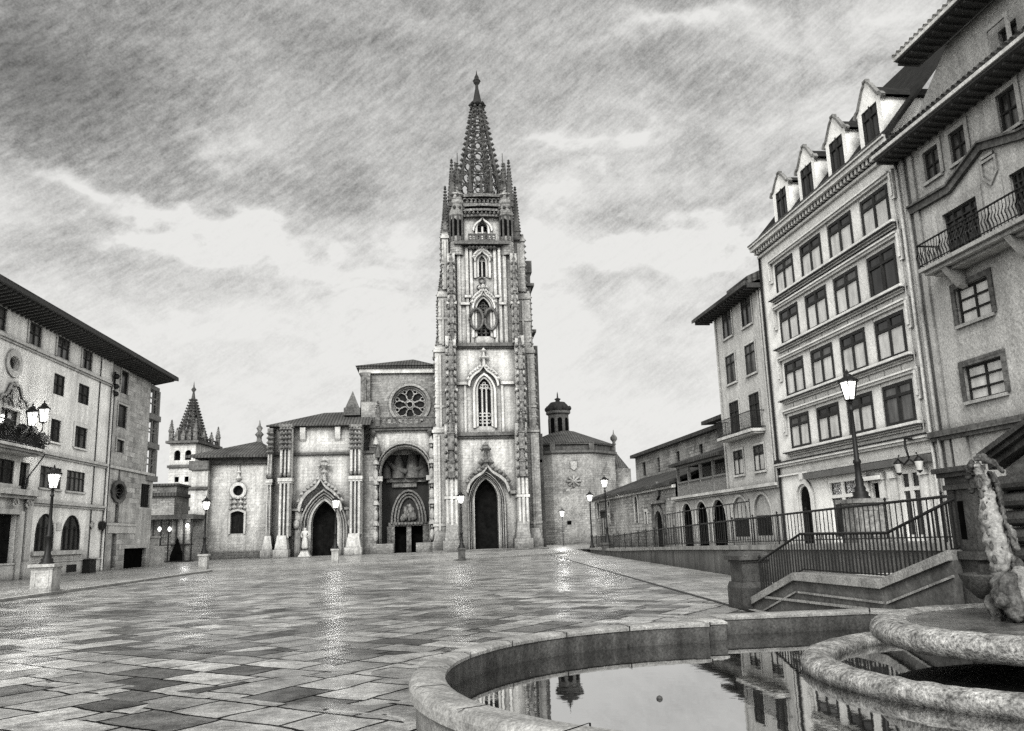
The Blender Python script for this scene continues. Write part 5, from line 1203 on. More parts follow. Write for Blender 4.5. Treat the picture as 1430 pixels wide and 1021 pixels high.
def cl_buttress(fr, xl, xr, ytop, ybase, bxl, bxr, o, ymid=None, parent=ct, crk=True, label=None):
    """clustered shaft buttress on a stone base"""
    u0 = fr.px(xl, 700, o)[0]; u1 = fr.px(xr, 700, o)[0]; b0 = fr.px(bxl, ybase, o+.4)[0]; b1 = fr.px(bxr, ybase, o+.4)[0]
    zt_ = fr.px((xl+xr)/2, ytop, o)[1]; zb = 2.6; T = MB()
    T.taper(fr, b0, b1, -.1, 1.1, -.2, o+.55, .0, .0); T.taper(fr, b0+.12, b1-.12, 1.1, zb, -.2, o+.42, (u0-b0)*.6, .3)
    T.box(fr, u0, u1, zb-.1, zt_, -.2, o-.25)
    w = u1-u0; n = 3
    for k in range(n):
        u = u0+w*(k+.5)/n; T.box(fr, u-w*.10, u+w*.10, zb-.3, zt_-.6, o-.25, o-.25+(.28 if k != 1 else .16)); T.tube([fr.P(u, zb-.2, o-.02), fr.P(u, zt_-.5, o-.02)], w*.09, 6)
    zm = fr.px((xl+xr)/2, ymid, o)[1] if ymid else (zb+zt_)*.52
    T.box(fr, u0-.14, u1+.14, zm-.18, zm+.2, -.2, o+.12); T.box(fr, u0-.08, u1+.08, zm-.4, zm-.18, -.2, o+.05)
    ob = T.build('buttress', 'cathedral_stone', parent, label)
    if crk:
        T = MB(); zc0 = zt_-2.6
        T.box(fr, u0-.08, u1+.08, zt_-.3, zt_+.05, -.2, o+.1)
        for j in range(5):
            for s in (.12, .38, .62, .88): T.nub(fr.P(u0+w*s, zc0+j*.52, o+.08), .26)
        for s in (.15, .5, .85):
            T.ball(fr.P(u0+w*s, zm+.5, o+.1), .22, 1.2)
        T.build('carving', 'carved_stone', ob)
    return ob
cl_buttress(FN, 372, 378, 599, 783, 363, 381, 1.4, 672)
cl_buttress(FN, 388.6, 405, 593, 783, 381, 402, 1.9, 670)
cl_buttress(FN, 487.5, 504, 593, 778, 481, 505, 1.2, 667)
T = MB(); rr = FN.px(506, 574, -5)
T.add([FN.P(n0-.3, znt, .6), FN.P(n1+.9, znt, .6), FN.P(n1+.9, rr[1], -5), FN.P(n0+5.4, znt+2.15, -5), FN.P(n0-.3, znt+.02, -9), FN.P(n1+.9, znt-.02, -.5)], [(0, 1, 2, 3), (0, 3, 4), (1, 2, 5)])
T.box(FN, n0-.3, n1+.9, znt-.15, znt-.01, .2, .7)
T.build('roof', 'tile_x', ct)
T = MB(); q = FN.px(492.5, 572, -3); tp = FN.px(492.5, 546, -3); f_ = Fr(q[0], YN+3, 1, 0)
T.taper(f_, -.95, .95, q[1]-.8, q[1]+.1, -.95, .95, 0, 0)
T.add([f_.P(-.8, q[1]+.1, -.8), f_.P(.8, q[1]+.1, -.8), f_.P(.8, q[1]+.1, .8), f_.P(-.8, q[1]+.1, .8), f_.P(0, tp[1], 0)], [(0, 1, 4), (1, 2, 4), (2, 3, 4), (3, 0, 4)]); T.build('roof_turret', 'dark_stone', ct)

# ---- wall strip between north front and great arch
YG = 97.6; FG = Fr(0, YG, 1, 0)
s0, s1 = FG.px(503, 700)[0], FG.px(526, 700)[0]; zs1 = FG.px(515, 633)[1]
T = MB(); T.box(FG, s0, s1, -.2, zs1, -3, .8); T.box(FG, s0, s1, zs1, FG.px(515, 560)[1], -3, -.6); T.build('side_wall', 'nave_stone', ct)
T = MB(); T.box(FG, s0, s1+.1, zs1-.1, zs1+.2, -.4, 1.0)
p = FG.P(FG.px(521, 620)[0], 0, .5); pinnacle(T, p, zs1+.1, FG.px(521, 608)[1], .7, .25); p = FG.P(FG.px(528, 640)[0], 0, .9); pinnacle(T, p, zs1-.6, FG.px(528, 622)[1], .5, .2); T.build('pinnacle', 'dark_stone', ct)
# ---- great arch bay
g0_, g1_ = FG.px(517, 700)[0], FG.px(609, 700)[0]; zga = FG.px(560, 596)[1]
ga_ = FG.rect(531, 624.5, 600, 775); ga_ = (ga_[0], ga_[1], .0, ga_[3])
W = MB(); W.wall(FG, g0_, g1_, -.2, zga, [ga_+('round',)], 3.4, .0); W.build('wall', 'cathedral_stone', ct)
T = portal(FG, ga_, .45, 2, (ga_[0]-FG.px(524.5, 700)[0])/2, kind='round', step=.3)
zsp = FG.px(600, 668)[1]
for s, u in ((-1, ga_[0]-.45), (1, ga_[1]+.45)): T.box(FG, u-.75, u+.75, zsp-.25, zsp+.3, -.2, .83)
T.build('great_arch', 'moulding_stone', ct)
T = MB(); Zs = ga_[3]
rnd = random.Random(11)
for s, u in ((-1, ga_[0]-.5), (1, ga_[1]+.35)):      # canopied niches up both jambs
    for j in range(5):
        z = 2.2+j*2.3; T.ball(FG.P(u, z, .65), .34, 2.1, 7, 6); T.ball(FG.P(u, z+.95, .65), .2, 1.2, 6, 5); T.lathe(FG.P(u, z+1.2, .6), [(.42, 0), (.38, .25), (.05, .9)], 6, smooth=False)
T.build('niche_figure', 'moulding_stone', ct)
# porch back wall with inner doorway and reliefs
FI = Fr(0, YG+3.4, 1, 0)
di = FI.rect(553, 700, 598, 774); u_a, u_b = FI.px(541, 720)[0], FI.px(601, 720)[0]; uci = FI.px(571, 730)[0]
zlin = FI.px(570, 731)[1]; zar = FI.px(571, 684)[1]; hw = uci-FI.px(546, 720)[0]
W = MB(); dl = (FI.px(550, 750)[0], FI.px(568, 750)[0], 0, zlin-.1); dr_ = (FI.px(574, 750)[0], FI.px(592, 750)[0], 0, zlin-.1)
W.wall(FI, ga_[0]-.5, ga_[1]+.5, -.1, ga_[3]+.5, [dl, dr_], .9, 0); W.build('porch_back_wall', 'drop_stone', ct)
for q in (dl, dr_):
    T = MB(); T.box(FI, q[0], q[1], 0, q[3], -.95, -.85); T.build('door', 'void', ct)
T = MB(); h_ = zar-zlin-.2
for k in range(3): T.band(FI, apath('round', uci-hw+.35*k, uci+hw-.35*k, zlin, zar-.35*k, h_-.35*k), apath('round', uci-hw+.35*k+.22, uci+hw-.35*k-.22, zlin, zar-.35*k-.22, h_-.35*k-.22), 0, .75-.22*k)
T.box(FI, uci-hw-.3, uci+hw+.3, zlin-.3, zlin+.15, 0, .5); T.box(FI, uci-.28, uci+.28, 0, zlin, -.6, .35)
for s in (-1, 1): T.box(FI, uci+s*hw-.45, uci+s*hw+.45, 0, zlin-.31, -.1, .46)
T.box(FI, ga_[0]+.6, ga_[1]-.3, zar+.9, zar+1.35, 0, .6); T.box(FI, ga_[0]+1.2, ga_[1]-1.5, zar+.3, zar+.9, 0, .35); T.build('inner_doorway', 'carved_stone', ct)
T = MB()
for i in range(60):
    a = rnd.uniform(.1, pi-.1); r = (hw-1.3)*sqrt(rnd.random()); T.ball(FI.P(uci+r*cos(a), zlin+.3+r*sin(a)*(h_-1.2)/(hw-1.0), .12), rnd.uniform(.16, .3), rnd.uniform(1, 1.8), 6, 5)
for i in range(9): T.ball(FI.P(uci-hw+.6+i*(2*hw-1.2)/8, zlin-.05, .5), .26, .8)
T.build('tympanum_relief', 'carved_stone', ct)
T = MB(); zt0 = zar+1.35        # figures rising above the ledge
for du, hh, wr in ((-2.6, 2.0, .5), (-1.2, 3.2, .62), (.5, 3.9, .7), (1.7, 3.3, .6), (2.9, 1.9, .5)):
    T.lathe(FI.P(uci+du, zt0, .25), [(wr*1.5, 0), (wr*1.25, hh*.3), (wr, hh*.6), (wr*.5, hh*.82), (wr*.55, hh*.9), (.02, hh)], 8)
for s in (-1, 1): T.tube([FI.P(uci+s*.2, zt0+.7, .7), FI.P(uci+s*1.6, zt0+1.2, .7), FI.P(uci+s*2.8, zt0+2.3, .5)], [.4, .35, .15], 6)
T.build('sculpture_relief', 'dark_stone', ct)
T = MB()
b_ = FG.rect(516, 764, 549.5, 777, .9); T.box(FG, b_[0], b_[1], -.1, 1.35, -2.2, .9); b2 = FG.rect(581, 764, 602, 776, .9); T.box(FG, b2[0], b2[1]+.6, -.1, 1.35, -2.2, .9); T.build('porch_bench', 'nave_stone', ct)
# ---- gallery and upper nave wall with rose
zb1 = FG.px(560, 583)[1]; T = MB(); T.box(FG, g0_, g1_, zga-.45, zga-.15, -.02, .5); T.box(FG, g0_-.1, g1_, zga-.15, zga+.12, -.02, .7)
quatre_band(T, FG, g0_, g1_, zga+.12, zb1, .6, 12, .08)
T.nub(FG.P(g0_+.2, zga-.7, .5), .5); T.nub(FG.P(g1_-.5, zga-.7, .5), .5)
p = FG.P(FG.px(528, 590)[0], 0, .55); pinnacle(T, p, zga, FG.px(528, 562)[1], .5, .5, 5); T.build('balustrade', 'dark_stone', ct)
YU = 99.2; FU = Fr(0, YU, 1, 0)
h0, h1 = FU.px(504, 540)[0], FU.px(610, 540)[0]; hm = FU.px(517.5, 540)[0]; zut = FU.px(555, 521)[1]
rc = FU.px(572.3, 564.4); rr_ = (FU.px(601, 564)[0]-FU.px(543.5, 564)[0])/2; ri = rr_*.80
W = MB(); W.wall(FU, h0, h1, zga-1.5, zut, [(rc[0]-rr_*.9, rc[0]+rr_*.9, rc[1]-rr_*.9, rc[1]+rr_*.9, 'oval')], .7); W.box(FU, h0, h1, zs1, zut, -14, -1.2)
W.quad(FU.P(h0, zs1, 0), FU.P(h0, zut, 0), FU.P(h0, zut, -1.3), FU.P(h0, zs1, -1.3)); W.build('upper_wall', 'nave_stone', ct)
T = MB(); T.box(FU, h0, hm, zga-1.5, zut, -.02, .55); T.box(FU, h0+.5, hm-.5, zga, zut-.8, .5, .7); T.build('corner_pilaster', 'carved_stone', ct)
def circ(c, r, n=32, a0=0): return [(c[0]+r*cos(a0+2*pi*k/n), c[1]+r*sin(a0+2*pi*k/n)) for k in range(n)]
T = MB(); T.band(FU, circ(rc, rr_*.9), circ(rc, rr_*1.02), -.05, .25, closed=True); T.band(FU, circ(rc, ri), circ(rc, rr_*.9), -.5, -.1, closed=True); rose = T.build('rose_window', 'nave_stone', ct)
T = MB(); T.prism(FU, circ(rc, rr_*.92), -.75, -.65); T.build('glass', 'leaded_glass', rose)
T = MB()
for k in range(8):
    a = 2*pi*k/8+pi/8; T.tube([FU.P(rc[0]+ri*.18*cos(a), rc[1]+ri*.18*sin(a), -.4), FU.P(rc[0]+ri*.62*cos(a), rc[1]+ri*.62*sin(a), -.4)], .07, 5)
    a2 = 2*pi*k/8; P = []
    for j in range(13):
        t = 2*pi*j/12; rad = ri*(.60+.34*cos(t)); off_ = ri*.235*sin(t); P.append(FU.P(rc[0]+rad*cos(a2)-off_*sin(a2), rc[1]+rad*sin(a2)+off_*cos(a2), -.38))
    T.tube(P, .065, 5, caps=False)
    P = [FU.P(rc[0]+ri*.83*cos(a)+ri*.12*cos(t), rc[1]+ri*.83*sin(a)+ri*.12*sin(t), -.38) for t in [2*pi*j/8 for j in range(9)]]; T.tube(P, .07, 4, caps=False)
T.tube([FU.P(rc[0]+ri*.2*cos(t), rc[1]+ri*.2*sin(t), -.38) for t in [2*pi*j/12 for j in range(13)]], .1, 5, caps=False)
T.tube([FU.P(rc[0]+ri*.96*cos(t), rc[1]+ri*.96*sin(t), -.38) for t in [2*pi*j/28 for j in range(29)]], .1, 5, caps=False)
T.build('tracery', 'moulding_stone', rose)
T = MB(); T.box(FU, h0-.2, h1, zut-.05, zut+.55, -14, .35); T.build('frieze', 'trim_stone', ct)
T = MB(); pk = FU.px(577, 502, -7); T.box(FU, h0-.5, h1, zut+.55, zut+.8, -14.5, .6)
T.add([FU.P(h0-.6, zut+.8, .8), FU.P(h1, zut+.8, .8), FU.P(h1, zut+.8, -15), FU.P(h0-.6, zut+.8, -15), FU.P(pk[0], pk[1], -7)], [(0, 1, 4), (1, 2, 4), (2, 3, 4), (3, 0, 4)]); T.build('roof', 'tile_x', ct)

# ---- TOWER
YT = 97.0; FT = Fr(0, YT, 1, 0)
def tz(y, o=0.0, x=676): return FT.px(x, y, o)[1]
def tx(x, y=600, o=0.0): return FT.px(x, y, o)[0]
L1, L2, L3 = tz(606), tz(481), tz(340)
a0, a1 = tx(622, 700), tx(721+14, 700)
DEP = 11.0
pt_ = FT.rect(662, 669, 697.5, 770.5); pt_ = (pt_[0], pt_[1], .1, pt_[3])
tw = MB()
x10, x11 = tx(606, 700), tx(758, 700)
tw.wall(FT, tx(622, 700), tx(738, 700), -.1, L1, [pt_+('point',)], 1.5)
tw.box(FT, tx(622, 700), tx(738, 700), -.1, L1, -DEP, -3.2)
w3 = FT.rect(667, 528.5, 686.6, 597); w3 = (w3[0], w3[1], L1+.9, w3[3])
s2a, s2b = tx(627, 540), tx(728, 540)
tw.wall(FT, s2a, s2b, L1, L2, [w3+('point',)], 1.0, -.1); tw.box(FT, s2a, s2b, L1, L2, -DEP, -1.6)
w2_ = FT.rect(665.5, 416, 685.5, 469); w1_ = FT.rect(668.5, 356.7, 678.5, 386)
s3a, s3b = tx(630, 410), tx(720, 410)
tw.wall(FT, s3a, s3b, L2, L3, [w2_+('point',), w1_+('point',)], .8, -.3); tw.box(FT, s3a, s3b, L2, L3, -DEP+.4, -1.5)
L4 = tz(276)
s4a, s4b = tx(645, 310), tx(703, 310)
wb_ = FT.rect(666, 308, 681, 329, -1.0); wb_ = (wb_[0], wb_[1], L3+.9, wb_[3])
FT4 = FT
tw.wall(FT, s4a, s4b, L3, L4, [wb_+('point',)], .8, -.9)
for e in (s4a, s4b): tw.quad(FT.P(e, L3, -.9), FT.P(e, L4, -.9), FT.P(e, L4, -DEP+1), FT.P(e, L3, -DEP+1))
FTb = Fr(0, YT+DEP-1.0, 1, 0); tw.wall(FTb, s4a, s4b, L3, L4, [(wb_[0], wb_[1], L3+.9, wb_[3], 'point')], .4)
tw.box(FT, s3a, s3b, L3-.3, L3, -DEP+.4, -.3)
tw.build('tower_wall', 'cathedral_stone', ct)
# back of openings
T = MB(); T.box(FT, pt_[0]-.2, pt_[1]+.2, 0, pt_[3]+.2, -2.3, -1.6)
zdd = tz(728)
T.box(FT, pt_[0]-.2, pt_[1]+.2, 0, zdd, -1.6, -1.5); T.build('door', 'doorwood', ct)
T = portal(FT, pt_, .75, 4, (pt_[0]-tx(652.5, 720))/4, step=.28)
e0, e1 = tx(651, 700), tx(712, 700); zs_ = tz(686); zti = tz(650); zfi = tz(622); uct = (pt_[0]+pt_[1])/2
og = ogee(e0, e1, zs_, zti); og2 = [(uct+(u-uct)*.91, z-.28) for u, z in og]; T.band(FT, og2, og, .3, 1.1)
T.build('portal', 'moulding_stone', ct)
T = MB()
crocket_line(T, [FT.P(u, z+.25, .9) for u, z in og[:10]], .42, 5); crocket_line(T, [FT.P(u, z+.25, .9) for u, z in og[11:]], .42, 5)
T.tube([FT.P(uct, zti-.2, .9), FT.P(uct, zfi, .9)], [.3, .16], 6)
for z, r in ((zti+.3, .5), (zti+1.9, .55), (zfi-.1, .4)): T.nub(FT.P(uct, z, .9), r)
for s in (-1, 1): T.nub(FT.P(uct+s*.55, zti+.25, .9), .42); T.nub(FT.P(uct+s*.4, zti+1.8, .9), .3)
T.build('portal_crockets', 'carved_stone', ct)
# tower windows
def gothic_window(op, o, nm, label, hood, rows_, n_m, parent=ct, back=-.7):
    T = MB(); u0, u1, z0, z1 = op
    T.band(FT, apath('point', u0, u1, z0, z1), apath('point', u0-.28, u1+.28, z0-.1, z1+.28), o-.4, o+.15); T.band(FT, apath('point', u0-.34, u1+.34, z0-.2, z1+.34), apath('point', u0-.62, u1+.62, z0-.2, z1+.62), o-.2, o+.4)
    ob = T.build('window', 'trim_stone', parent, label)
    G = MB(); G.box(FT, u0-.05, u1+.05, z0-.05, z1+.05, o+back-.1, o+back); G.build('glass', 'leaded_glass', ob)
    R = MB(); zsp = z1-(u1-u0)*.866
    for k in range(1, n_m): u = u0+(u1-u0)*k/n_m; R.tube([FT.P(u, z0, o-.3), FT.P(u, zsp+.1, o-.3)], .12, 5)
    if n_m > 1:
        wl_ = (u1-u0)/n_m
        for k in range(n_m):
            c = (u0+wl_*(k+.5), zsp); R.tube([FT.P(c[0]+wl_*.42*cos(t), c[1]+wl_*.42*sin(t), o-.3) for t in [pi*j/8 for j in range(9)]], .09, 4, caps=False)
        for c, r in (((u0+u1)/2-(u1-u0)*.2, zsp+wl_*.85), ((u0+u1)/2+(u1-u0)*.2, zsp+wl_*.85), ((u0+u1)/2, zsp+wl_*1.5)):
            R.tube([FT.P(c+wl_*.33*cos(t), r+wl_*.33*sin(t), o-.3) for t in [2*pi*j/10 for j in range(11)]], .09, 4, caps=False)
    for z in rows_:
        for k in range(max(n_m, 1)):
            c = (u0+(u1-u0)*(k+.5)/max(n_m, 1), z); r = (u1-u0)/max(n_m, 1)*.42
            R.tube([FT.P(c[0]+r*cos(t), c[1]+r*sin(t), o-.3) for t in [2*pi*j/8 for j in range(9)]], .08, 4, caps=False)
    R.build('tracery', 'dark_stone' if len(rows_) > 3 else 'trim_stone', ob)
    if hood:
        H = MB(); h0_, h1_, hz, ht, hf = hood; uc_ = (u0+u1)/2; g = ogee(h0_, h1_, hz, ht); g2 = [(uc_+(u-uc_)*.88, z-.22) for u, z in g]; H.band(FT, g2, g, o, o+.6)
        crocket_line(H, [FT.P(u, z+.15, o+.45) for u, z in g[:10]], .34, 6); crocket_line(H, [FT.P(u, z+.15, o+.45) for u, z in g[11:]], .34, 6)
        H.tube([FT.P(uc_, ht-.2, o+.4), FT.P(uc_, hf, o+.4)], [.22, .1], 6); H.nub(FT.P(uc_, hf, o+.4), .3); H.nub(FT.P(uc_, (ht+hf)/2, o+.4), .36)
        for s in (-1, 1): H.nub(FT.P(uc_+s*.42, (ht+hf)/2, o+.4), .26)
        H.build('hood_moulding', 'trim_stone', ob)
    return ob
gothic_window(w3, -.1, 'window', 'tall three-light pointed window above the tower portal', (tx(653, 540), tx(697, 540), tz(538), tz(510), tz(490)), [w3[2]+.6, w3[2]+1.4], 3)
gothic_window(w2_, -.3, 'window', 'pointed traceried window with round side lobes in the middle of the tower', (tx(659, 430), tx(692, 430), tz(430), tz(404), tz(400)), [w2_[2]+k*(w2_[3]-w2_[2])/7 for k in (1, 2, 3, 4, 5)], 3)
gothic_window(w1_, -.3, 'window', 'small two-light pointed window high on the tower', (tx(662, 370), tx(685, 370), tz(364), tz(349), tz(346)), [], 2)
T = MB()
for s in (-1, 1):
    c = ((w2_[0]+w2_[1])/2+s*.75, tz(446)); T.tube([FT.P(c[0]+s*.1+.75*cos(t), c[1]+1.3*sin(t), .15) for t in [2*pi*j/14 for j in range(15)]], .17, 5, caps=False); T.prism(FT, [(c[0]+s*.1+.6*cos(t), c[1]+1.15*sin(t)) for t in [2*pi*j/12 for j in range(12)]], -.3, -.22); T.nub(FT.P(c[0]+s*.9, c[1], .15), .25)
for c_, r in (((tx(673, 391), tz(391)), .36), ((tx(669.5, 401), tz(401)), .26), ((tx(677, 401), tz(401)), .26)):
    T.tube([FT.P(c_[0]+r*cos(t), c_[1]+r*sin(t), -.15) for t in [2*pi*j/10 for j in range(11)]], .1, 4, caps=False)
T.build('lobed_tracery', 'dark_stone', ct)
# shafts and small ledges on the face
T = MB()
for x in (653, 659, 692.4, 698.8): u = tx(x, 420); T.box(FT, u-.16, u+.16, L2, tz(346), -.35, -.06)
for x in (641.5, 706): u = tx(x, 420); T.box(FT, u-.2, u+.2, L2, tz(350), -.35, -.05)
for (xa, xb, y) in ((649, 658, 414), (691, 698, 414), (643, 656, 424), (697, 707, 424)): T.box(FT, tx(xa, y), tx(xb, y), tz(y)-.15, tz(y)+.15, -.3, .15)
for (xa, xb, y) in ((636, 653, 535), (699, 718, 535)): T.box(FT, tx(xa, y), tx(xb, y), tz(y)-.2, tz(y)+.15, -.1, .3)
T.box(FT, tx(712, 688), tx(722, 688), tz(688)-.2, tz(688)+.15, 0, .35)
for x in (650, 702): u = tx(x, 570); T.box(FT, u-.14, u+.14, L1, tz(535), -.15, .1)
T.build('wall_shaft', 'cathedral_stone', ct)
T = MB()
T.box(FT, tx(636, 606), tx(721, 606), L1-.25, L1+.15, -.2, .55); T.box(FT, tx(637, 606), tx(720, 606), L1-.5, L1-.25, -.2, .3)
T.box(FT, tx(634, 481), tx(720, 481), L2-.3, L2+.12, -.3, .45); T.box(FT, tx(635, 481), tx(719, 481), L2-.5, L2-.3, -.3, .2)
T.box(FT, tx(634, 340), tx(710, 340), L3-.25, L3+.15, -.5, .6); T.build('ledge', 'dark_stone', ct)
# top balustrade
T = MB(); quatre_band(T, FT, tx(654, 335), tx(692, 335), L3+.15, tz(328), .45, 7, .09); 
for i in range(8): T.nub(FT.P(tx(656, 343)+i*(tx(690, 343)-tx(656, 343))/7, L3-.6, .2), .3)
T.build('balustrade', 'dark_stone', ct)
# corner buttresses in stages, each with applied pinnacles
def b_stage(T, u0, u1, z0, z1, o0, o1, step=.35):
    T.box(FT, u0, u1, z0, z1-.8, o0, o1); T.taper(FT, u0, u1, z1-.8, z1, o0, o1, .0, step)
for side in (0, 1):
    T = MB(); K = MB()
    if side == 0:
        st = [(622, 639, -.1, L1+1.0, 1.9, 700), (622.5, 637, L1, L2+.8, 1.5, 540), (624.5, 635.5, L2, L3-1.5, 1.0, 410)]
        ou = [(606, 622, -.1, L1+1.4, .3, 700), (607.5, 623, L1, L2+.3, 0, 540), (612, 625, L2, tz(400), -.4, 440), (617, 626, tz(402), tz(318), -.6, 340)]
    else:
        st = [(721, 736, -.1, L1+1.0, 1.9, 700), (719.5, 732, L1, L2+.8, 1.5, 540), (713, 722, L2, L3-1.5, 1.0, 410)]
        ou = [(736, 757, -.1, L1+1.4, -.8, 700), (731, 749, L1, L2+.3, -1.0, 540), (721, 743, L2, tz(400), -1.4, 440), (716, 734, tz(402), tz(318), -1.6, 340)]
    for k, (xa, xb, z0, z1, o, yr) in enumerate(st):
        u0, u1 = tx(xa, yr), tx(xb, yr); b_stage(T, u0, u1, z0, z1, -.6, o)
        T.box(FT, (u0+u1)/2-.15, (u0+u1)/2+.15, z0, z1-1.2, o, o+.14)
        for e in (u0+.08, u1-.32): T.box(FT, e, e+.24, z0, z1-1.0, o-.02, o+.1)
        c = FT.P((u0+u1)/2, 0, o+.12)
        # applied pinnacles climbing the buttress
        spans = {0: [(tz(668), tz(618)), (tz(630), tz(575))], 1: [(L1+.2, tz(548)), (tz(565), tz(505)), (tz(520), tz(470))], 2: [(L2-.2, tz(440)), (tz(455), tz(400)), (tz(410), tz(350))]}[k]
        for (zz0, zz1) in spans: pinnacle(K, c, zz0, zz1, (u1-u0)*.50, .4, 6)
        for s in (u0+.12, u1-.12): crocket_line(K, [FT.P(s, max(z0, 8), o+.1), FT.P(s, z1-1, o+.1)], .24, int((z1-max(z0, 8))/.95))
        T.box(FT, u0-.12, u1+.12, z0+(z1-z0)*.42, z0+(z1-z0)*.42+.3, -.3, o+.16)
    OT = MB(); T_ = T
    for k, (xa, xb, z0, z1, o, yr) in enumerate(ou):
        T = OT; u0, u1 = tx(xa, yr), tx(xb, yr); b_stage(T, u0, u1, z0, z1, -5.0, o, .6)
        m = (u0+u1)/2; T.box(FT, m-.12, m+.12, z0, z1-1.5, o, o+.15); 
        T.box(FT, u0-.15, u1+.1, z1-1.2, z1-.85, -5.1, o+.15); T.box(FT, u0-.1, u1+.05, z0+3.2, z0+3.5, -5.1, o+.12)
        e = u0 if side == 0 else u1
        if k: crocket_line(K, [FT.P(e, z0, o-.2), FT.P(e, z1-.6, o-.2)], .30, int((z1-z0)/.8)); crocket_line(K, [FT.P(e, z0, -4.8), FT.P(e, z1-.6, -4.8)], .30, int((z1-z0)/.8))
        pinnacle(K, FT.P(m, 0, o-.8), z1-2.2, z1+3.0, .9, .3); pinnacle(K, FT.P(m, 0, -4.4), z1-2.2, z1+3.2, .9, .3)
    # moulded base
    xa, xb = (604, 641) if side == 0 else (719, 759)
    u0, u1 = tx(xa, 765), tx(xb, 765)
    T = T_; OT.build('outer_buttress', 'cathedral_stone' if side == 0 else 'nave_stone', ct)  # right side built in darker stone, its shade put into the colour
    ob = T.build('buttress', 'cathedral_stone', ct, 'left corner buttress of the tower' if side == 0 else 'right corner buttress of the tower')
    K.build('carving', 'carved_stone', ob)
    B_ = MB(); cu0, cu1 = (tx(621, 765), tx(640.5, 765)) if side == 0 else (tx(719, 765), tx(739, 765))
    B_.taper(FT, cu0, cu1, 1.5, 3.4, -.3, 2.35, .25, .35); B_.box(FT, cu0-.2, cu1+.2, -.1, 1.5, -.3, 2.6)
    B_.box(FT, u0, u1, -.1, 1.4, -5, 1.0 if side == 0 else .2); B_.taper(FT, u0+.1, u1-.1, 1.4, 2.6, -5, .8 if side == 0 else .0, .3, .3)
    B_.build('buttress_base', 'nave_stone', ct)
# stair side of the tower, standing a little further back on the right
T = MB(); e0_ = tx(744, 650); T.box(FT, e0_-.5, tx(759.5, 700, -6), -.1, tz(600), -9, -5); T.box(FT, tx(733, 500), tx(750, 500, -6), L1, tz(470), -9.5, -5.2); T.box(FT, tx(728, 400), tx(740, 400, -6), L2, tz(352), -9.5, -5.4)
T.box(FT, tx(728, 400), tx(740.5, 350, -6), tz(362), tz(345), -9.8, -5.2)
for y in (380, 448, 480, 560, 640): T.box(FT, tx(728, y), tx(741+(y-352)*.045, y, -6)+.15, tz(y)-.2, tz(y)+.15, -9.7, -5.0)
T.build('stair_turret', 'dark_stone', ct)  # dark stone colour carries the shade of this flank
# ---- belfry top: four round corner turrets
ring = MB(); 
cen = ((s4a+s4b)/2, YT+DEP/2)
zband0, zband1 = tz(300), tz(283)
for i, (su, sy) in enumerate([(-1, 0), (1, 0), (-1, 1), (1, 1)]):
    T = MB(); K = MB()
    cx_ = tx(637.5, 300) if su < 0 else tx(707, 300); cy = YT+.6+sy*(DEP-1.6); c = (cx_, cy, 0); R = (tx(648, 300)-tx(627, 300))/2*1.0
    T.lathe(c, [(R*.95, L3-1.5), (R*.95, L3+.2), (R*.8, L3+.25), (R*.8, zband0-.2), (R*.98, zband0), (R*1.03, zband0+.25), (R*.92, zband0+.3), (R*.92, zband1-.25), (R*1.06, zband1), (R*1.06, zband1+.3), (R*.9, zband1+.35), (R*.9, zband1+1.0), (R*1.0, zband1+1.05), (R*.95, zband1+1.25), (R*.62, zband1+1.4), (R*.50, zband1+2.0), (R*.25, zband1+2.6), (.1, tz(245))], 12, smooth=False)
    for k in range(8):
        a = 2*pi*k/8+.2
        K.tube([(c[0]+R*.86*cos(a), c[1]+R*.86*sin(a), L3+.3), (c[0]+R*.86*cos(a), c[1]+R*.86*sin(a), zband0)], .13, 5)
        K.ball((c[0]+R*1.02*cos(a+.3), c[1]+R*1.02*sin(a+.3), zband0+.9), .2, 1, 6, 4); K.nub((c[0]+R*1.0*cos(a), c[1]+R*1.0*sin(a), zband1+.9), .24)
        K.nub((c[0]+R*.7*cos(a), c[1]+R*.7*sin(a), zband1+2.9), .2)
        # dark lancets between the shafts
    V_ = MB()
    for k in range(6):
        a = -pi/2+(k-2.5)*.62*1.0; f_ = Fr(c[0]+R*.80*cos(a), c[1]+R*.80*sin(a), -sin(a), cos(a)); 
        if f_.nx*cos(a)+f_.ny*sin(a) < 0: f_ = Fr(f_.ox, f_.oy, sin(a), -cos(a))
        V_.prism(f_, apath('point', -.26, .26, L3+1.0, zband0-.5), -.02, .02)
    ob = T.build('corner_turret', 'nave_stone', ct); V_.build('lancet', 'void', ob)
    for z_, rr in [(tz(225) if sy == 0 else tz(229), 0)]:
        K.tube([(c[0], c[1], tz(245)), (c[0], c[1], z_)], [.22, .12], 5)
    # tall crocketed pinnacles beside the turret and thin rod
    px1 = (c[0]-su*-1*0, c[1]); 
    pinnacle(K, (c[0]+su*R*.55, c[1]-(.3 if sy == 0 else -.3)), zband1-.5, tz(223), .85, .12, 12)
    pinnacle(K, (c[0]+su*R*1.45, c[1]+(.9 if sy == 0 else -.9)), tz(330), tz(255), .8, .15, 14)
    K.tube([(c[0]-su*R*.25, c[1], tz(250)), (c[0]-su*R*.25, c[1], tz(211))], [.10, .05], 5); pinnacle(K, (c[0]-su*R*.25, c[1]), tz(272), tz(226), .8, .15, 7)
    K.build('carving', 'spire_stone', ob)
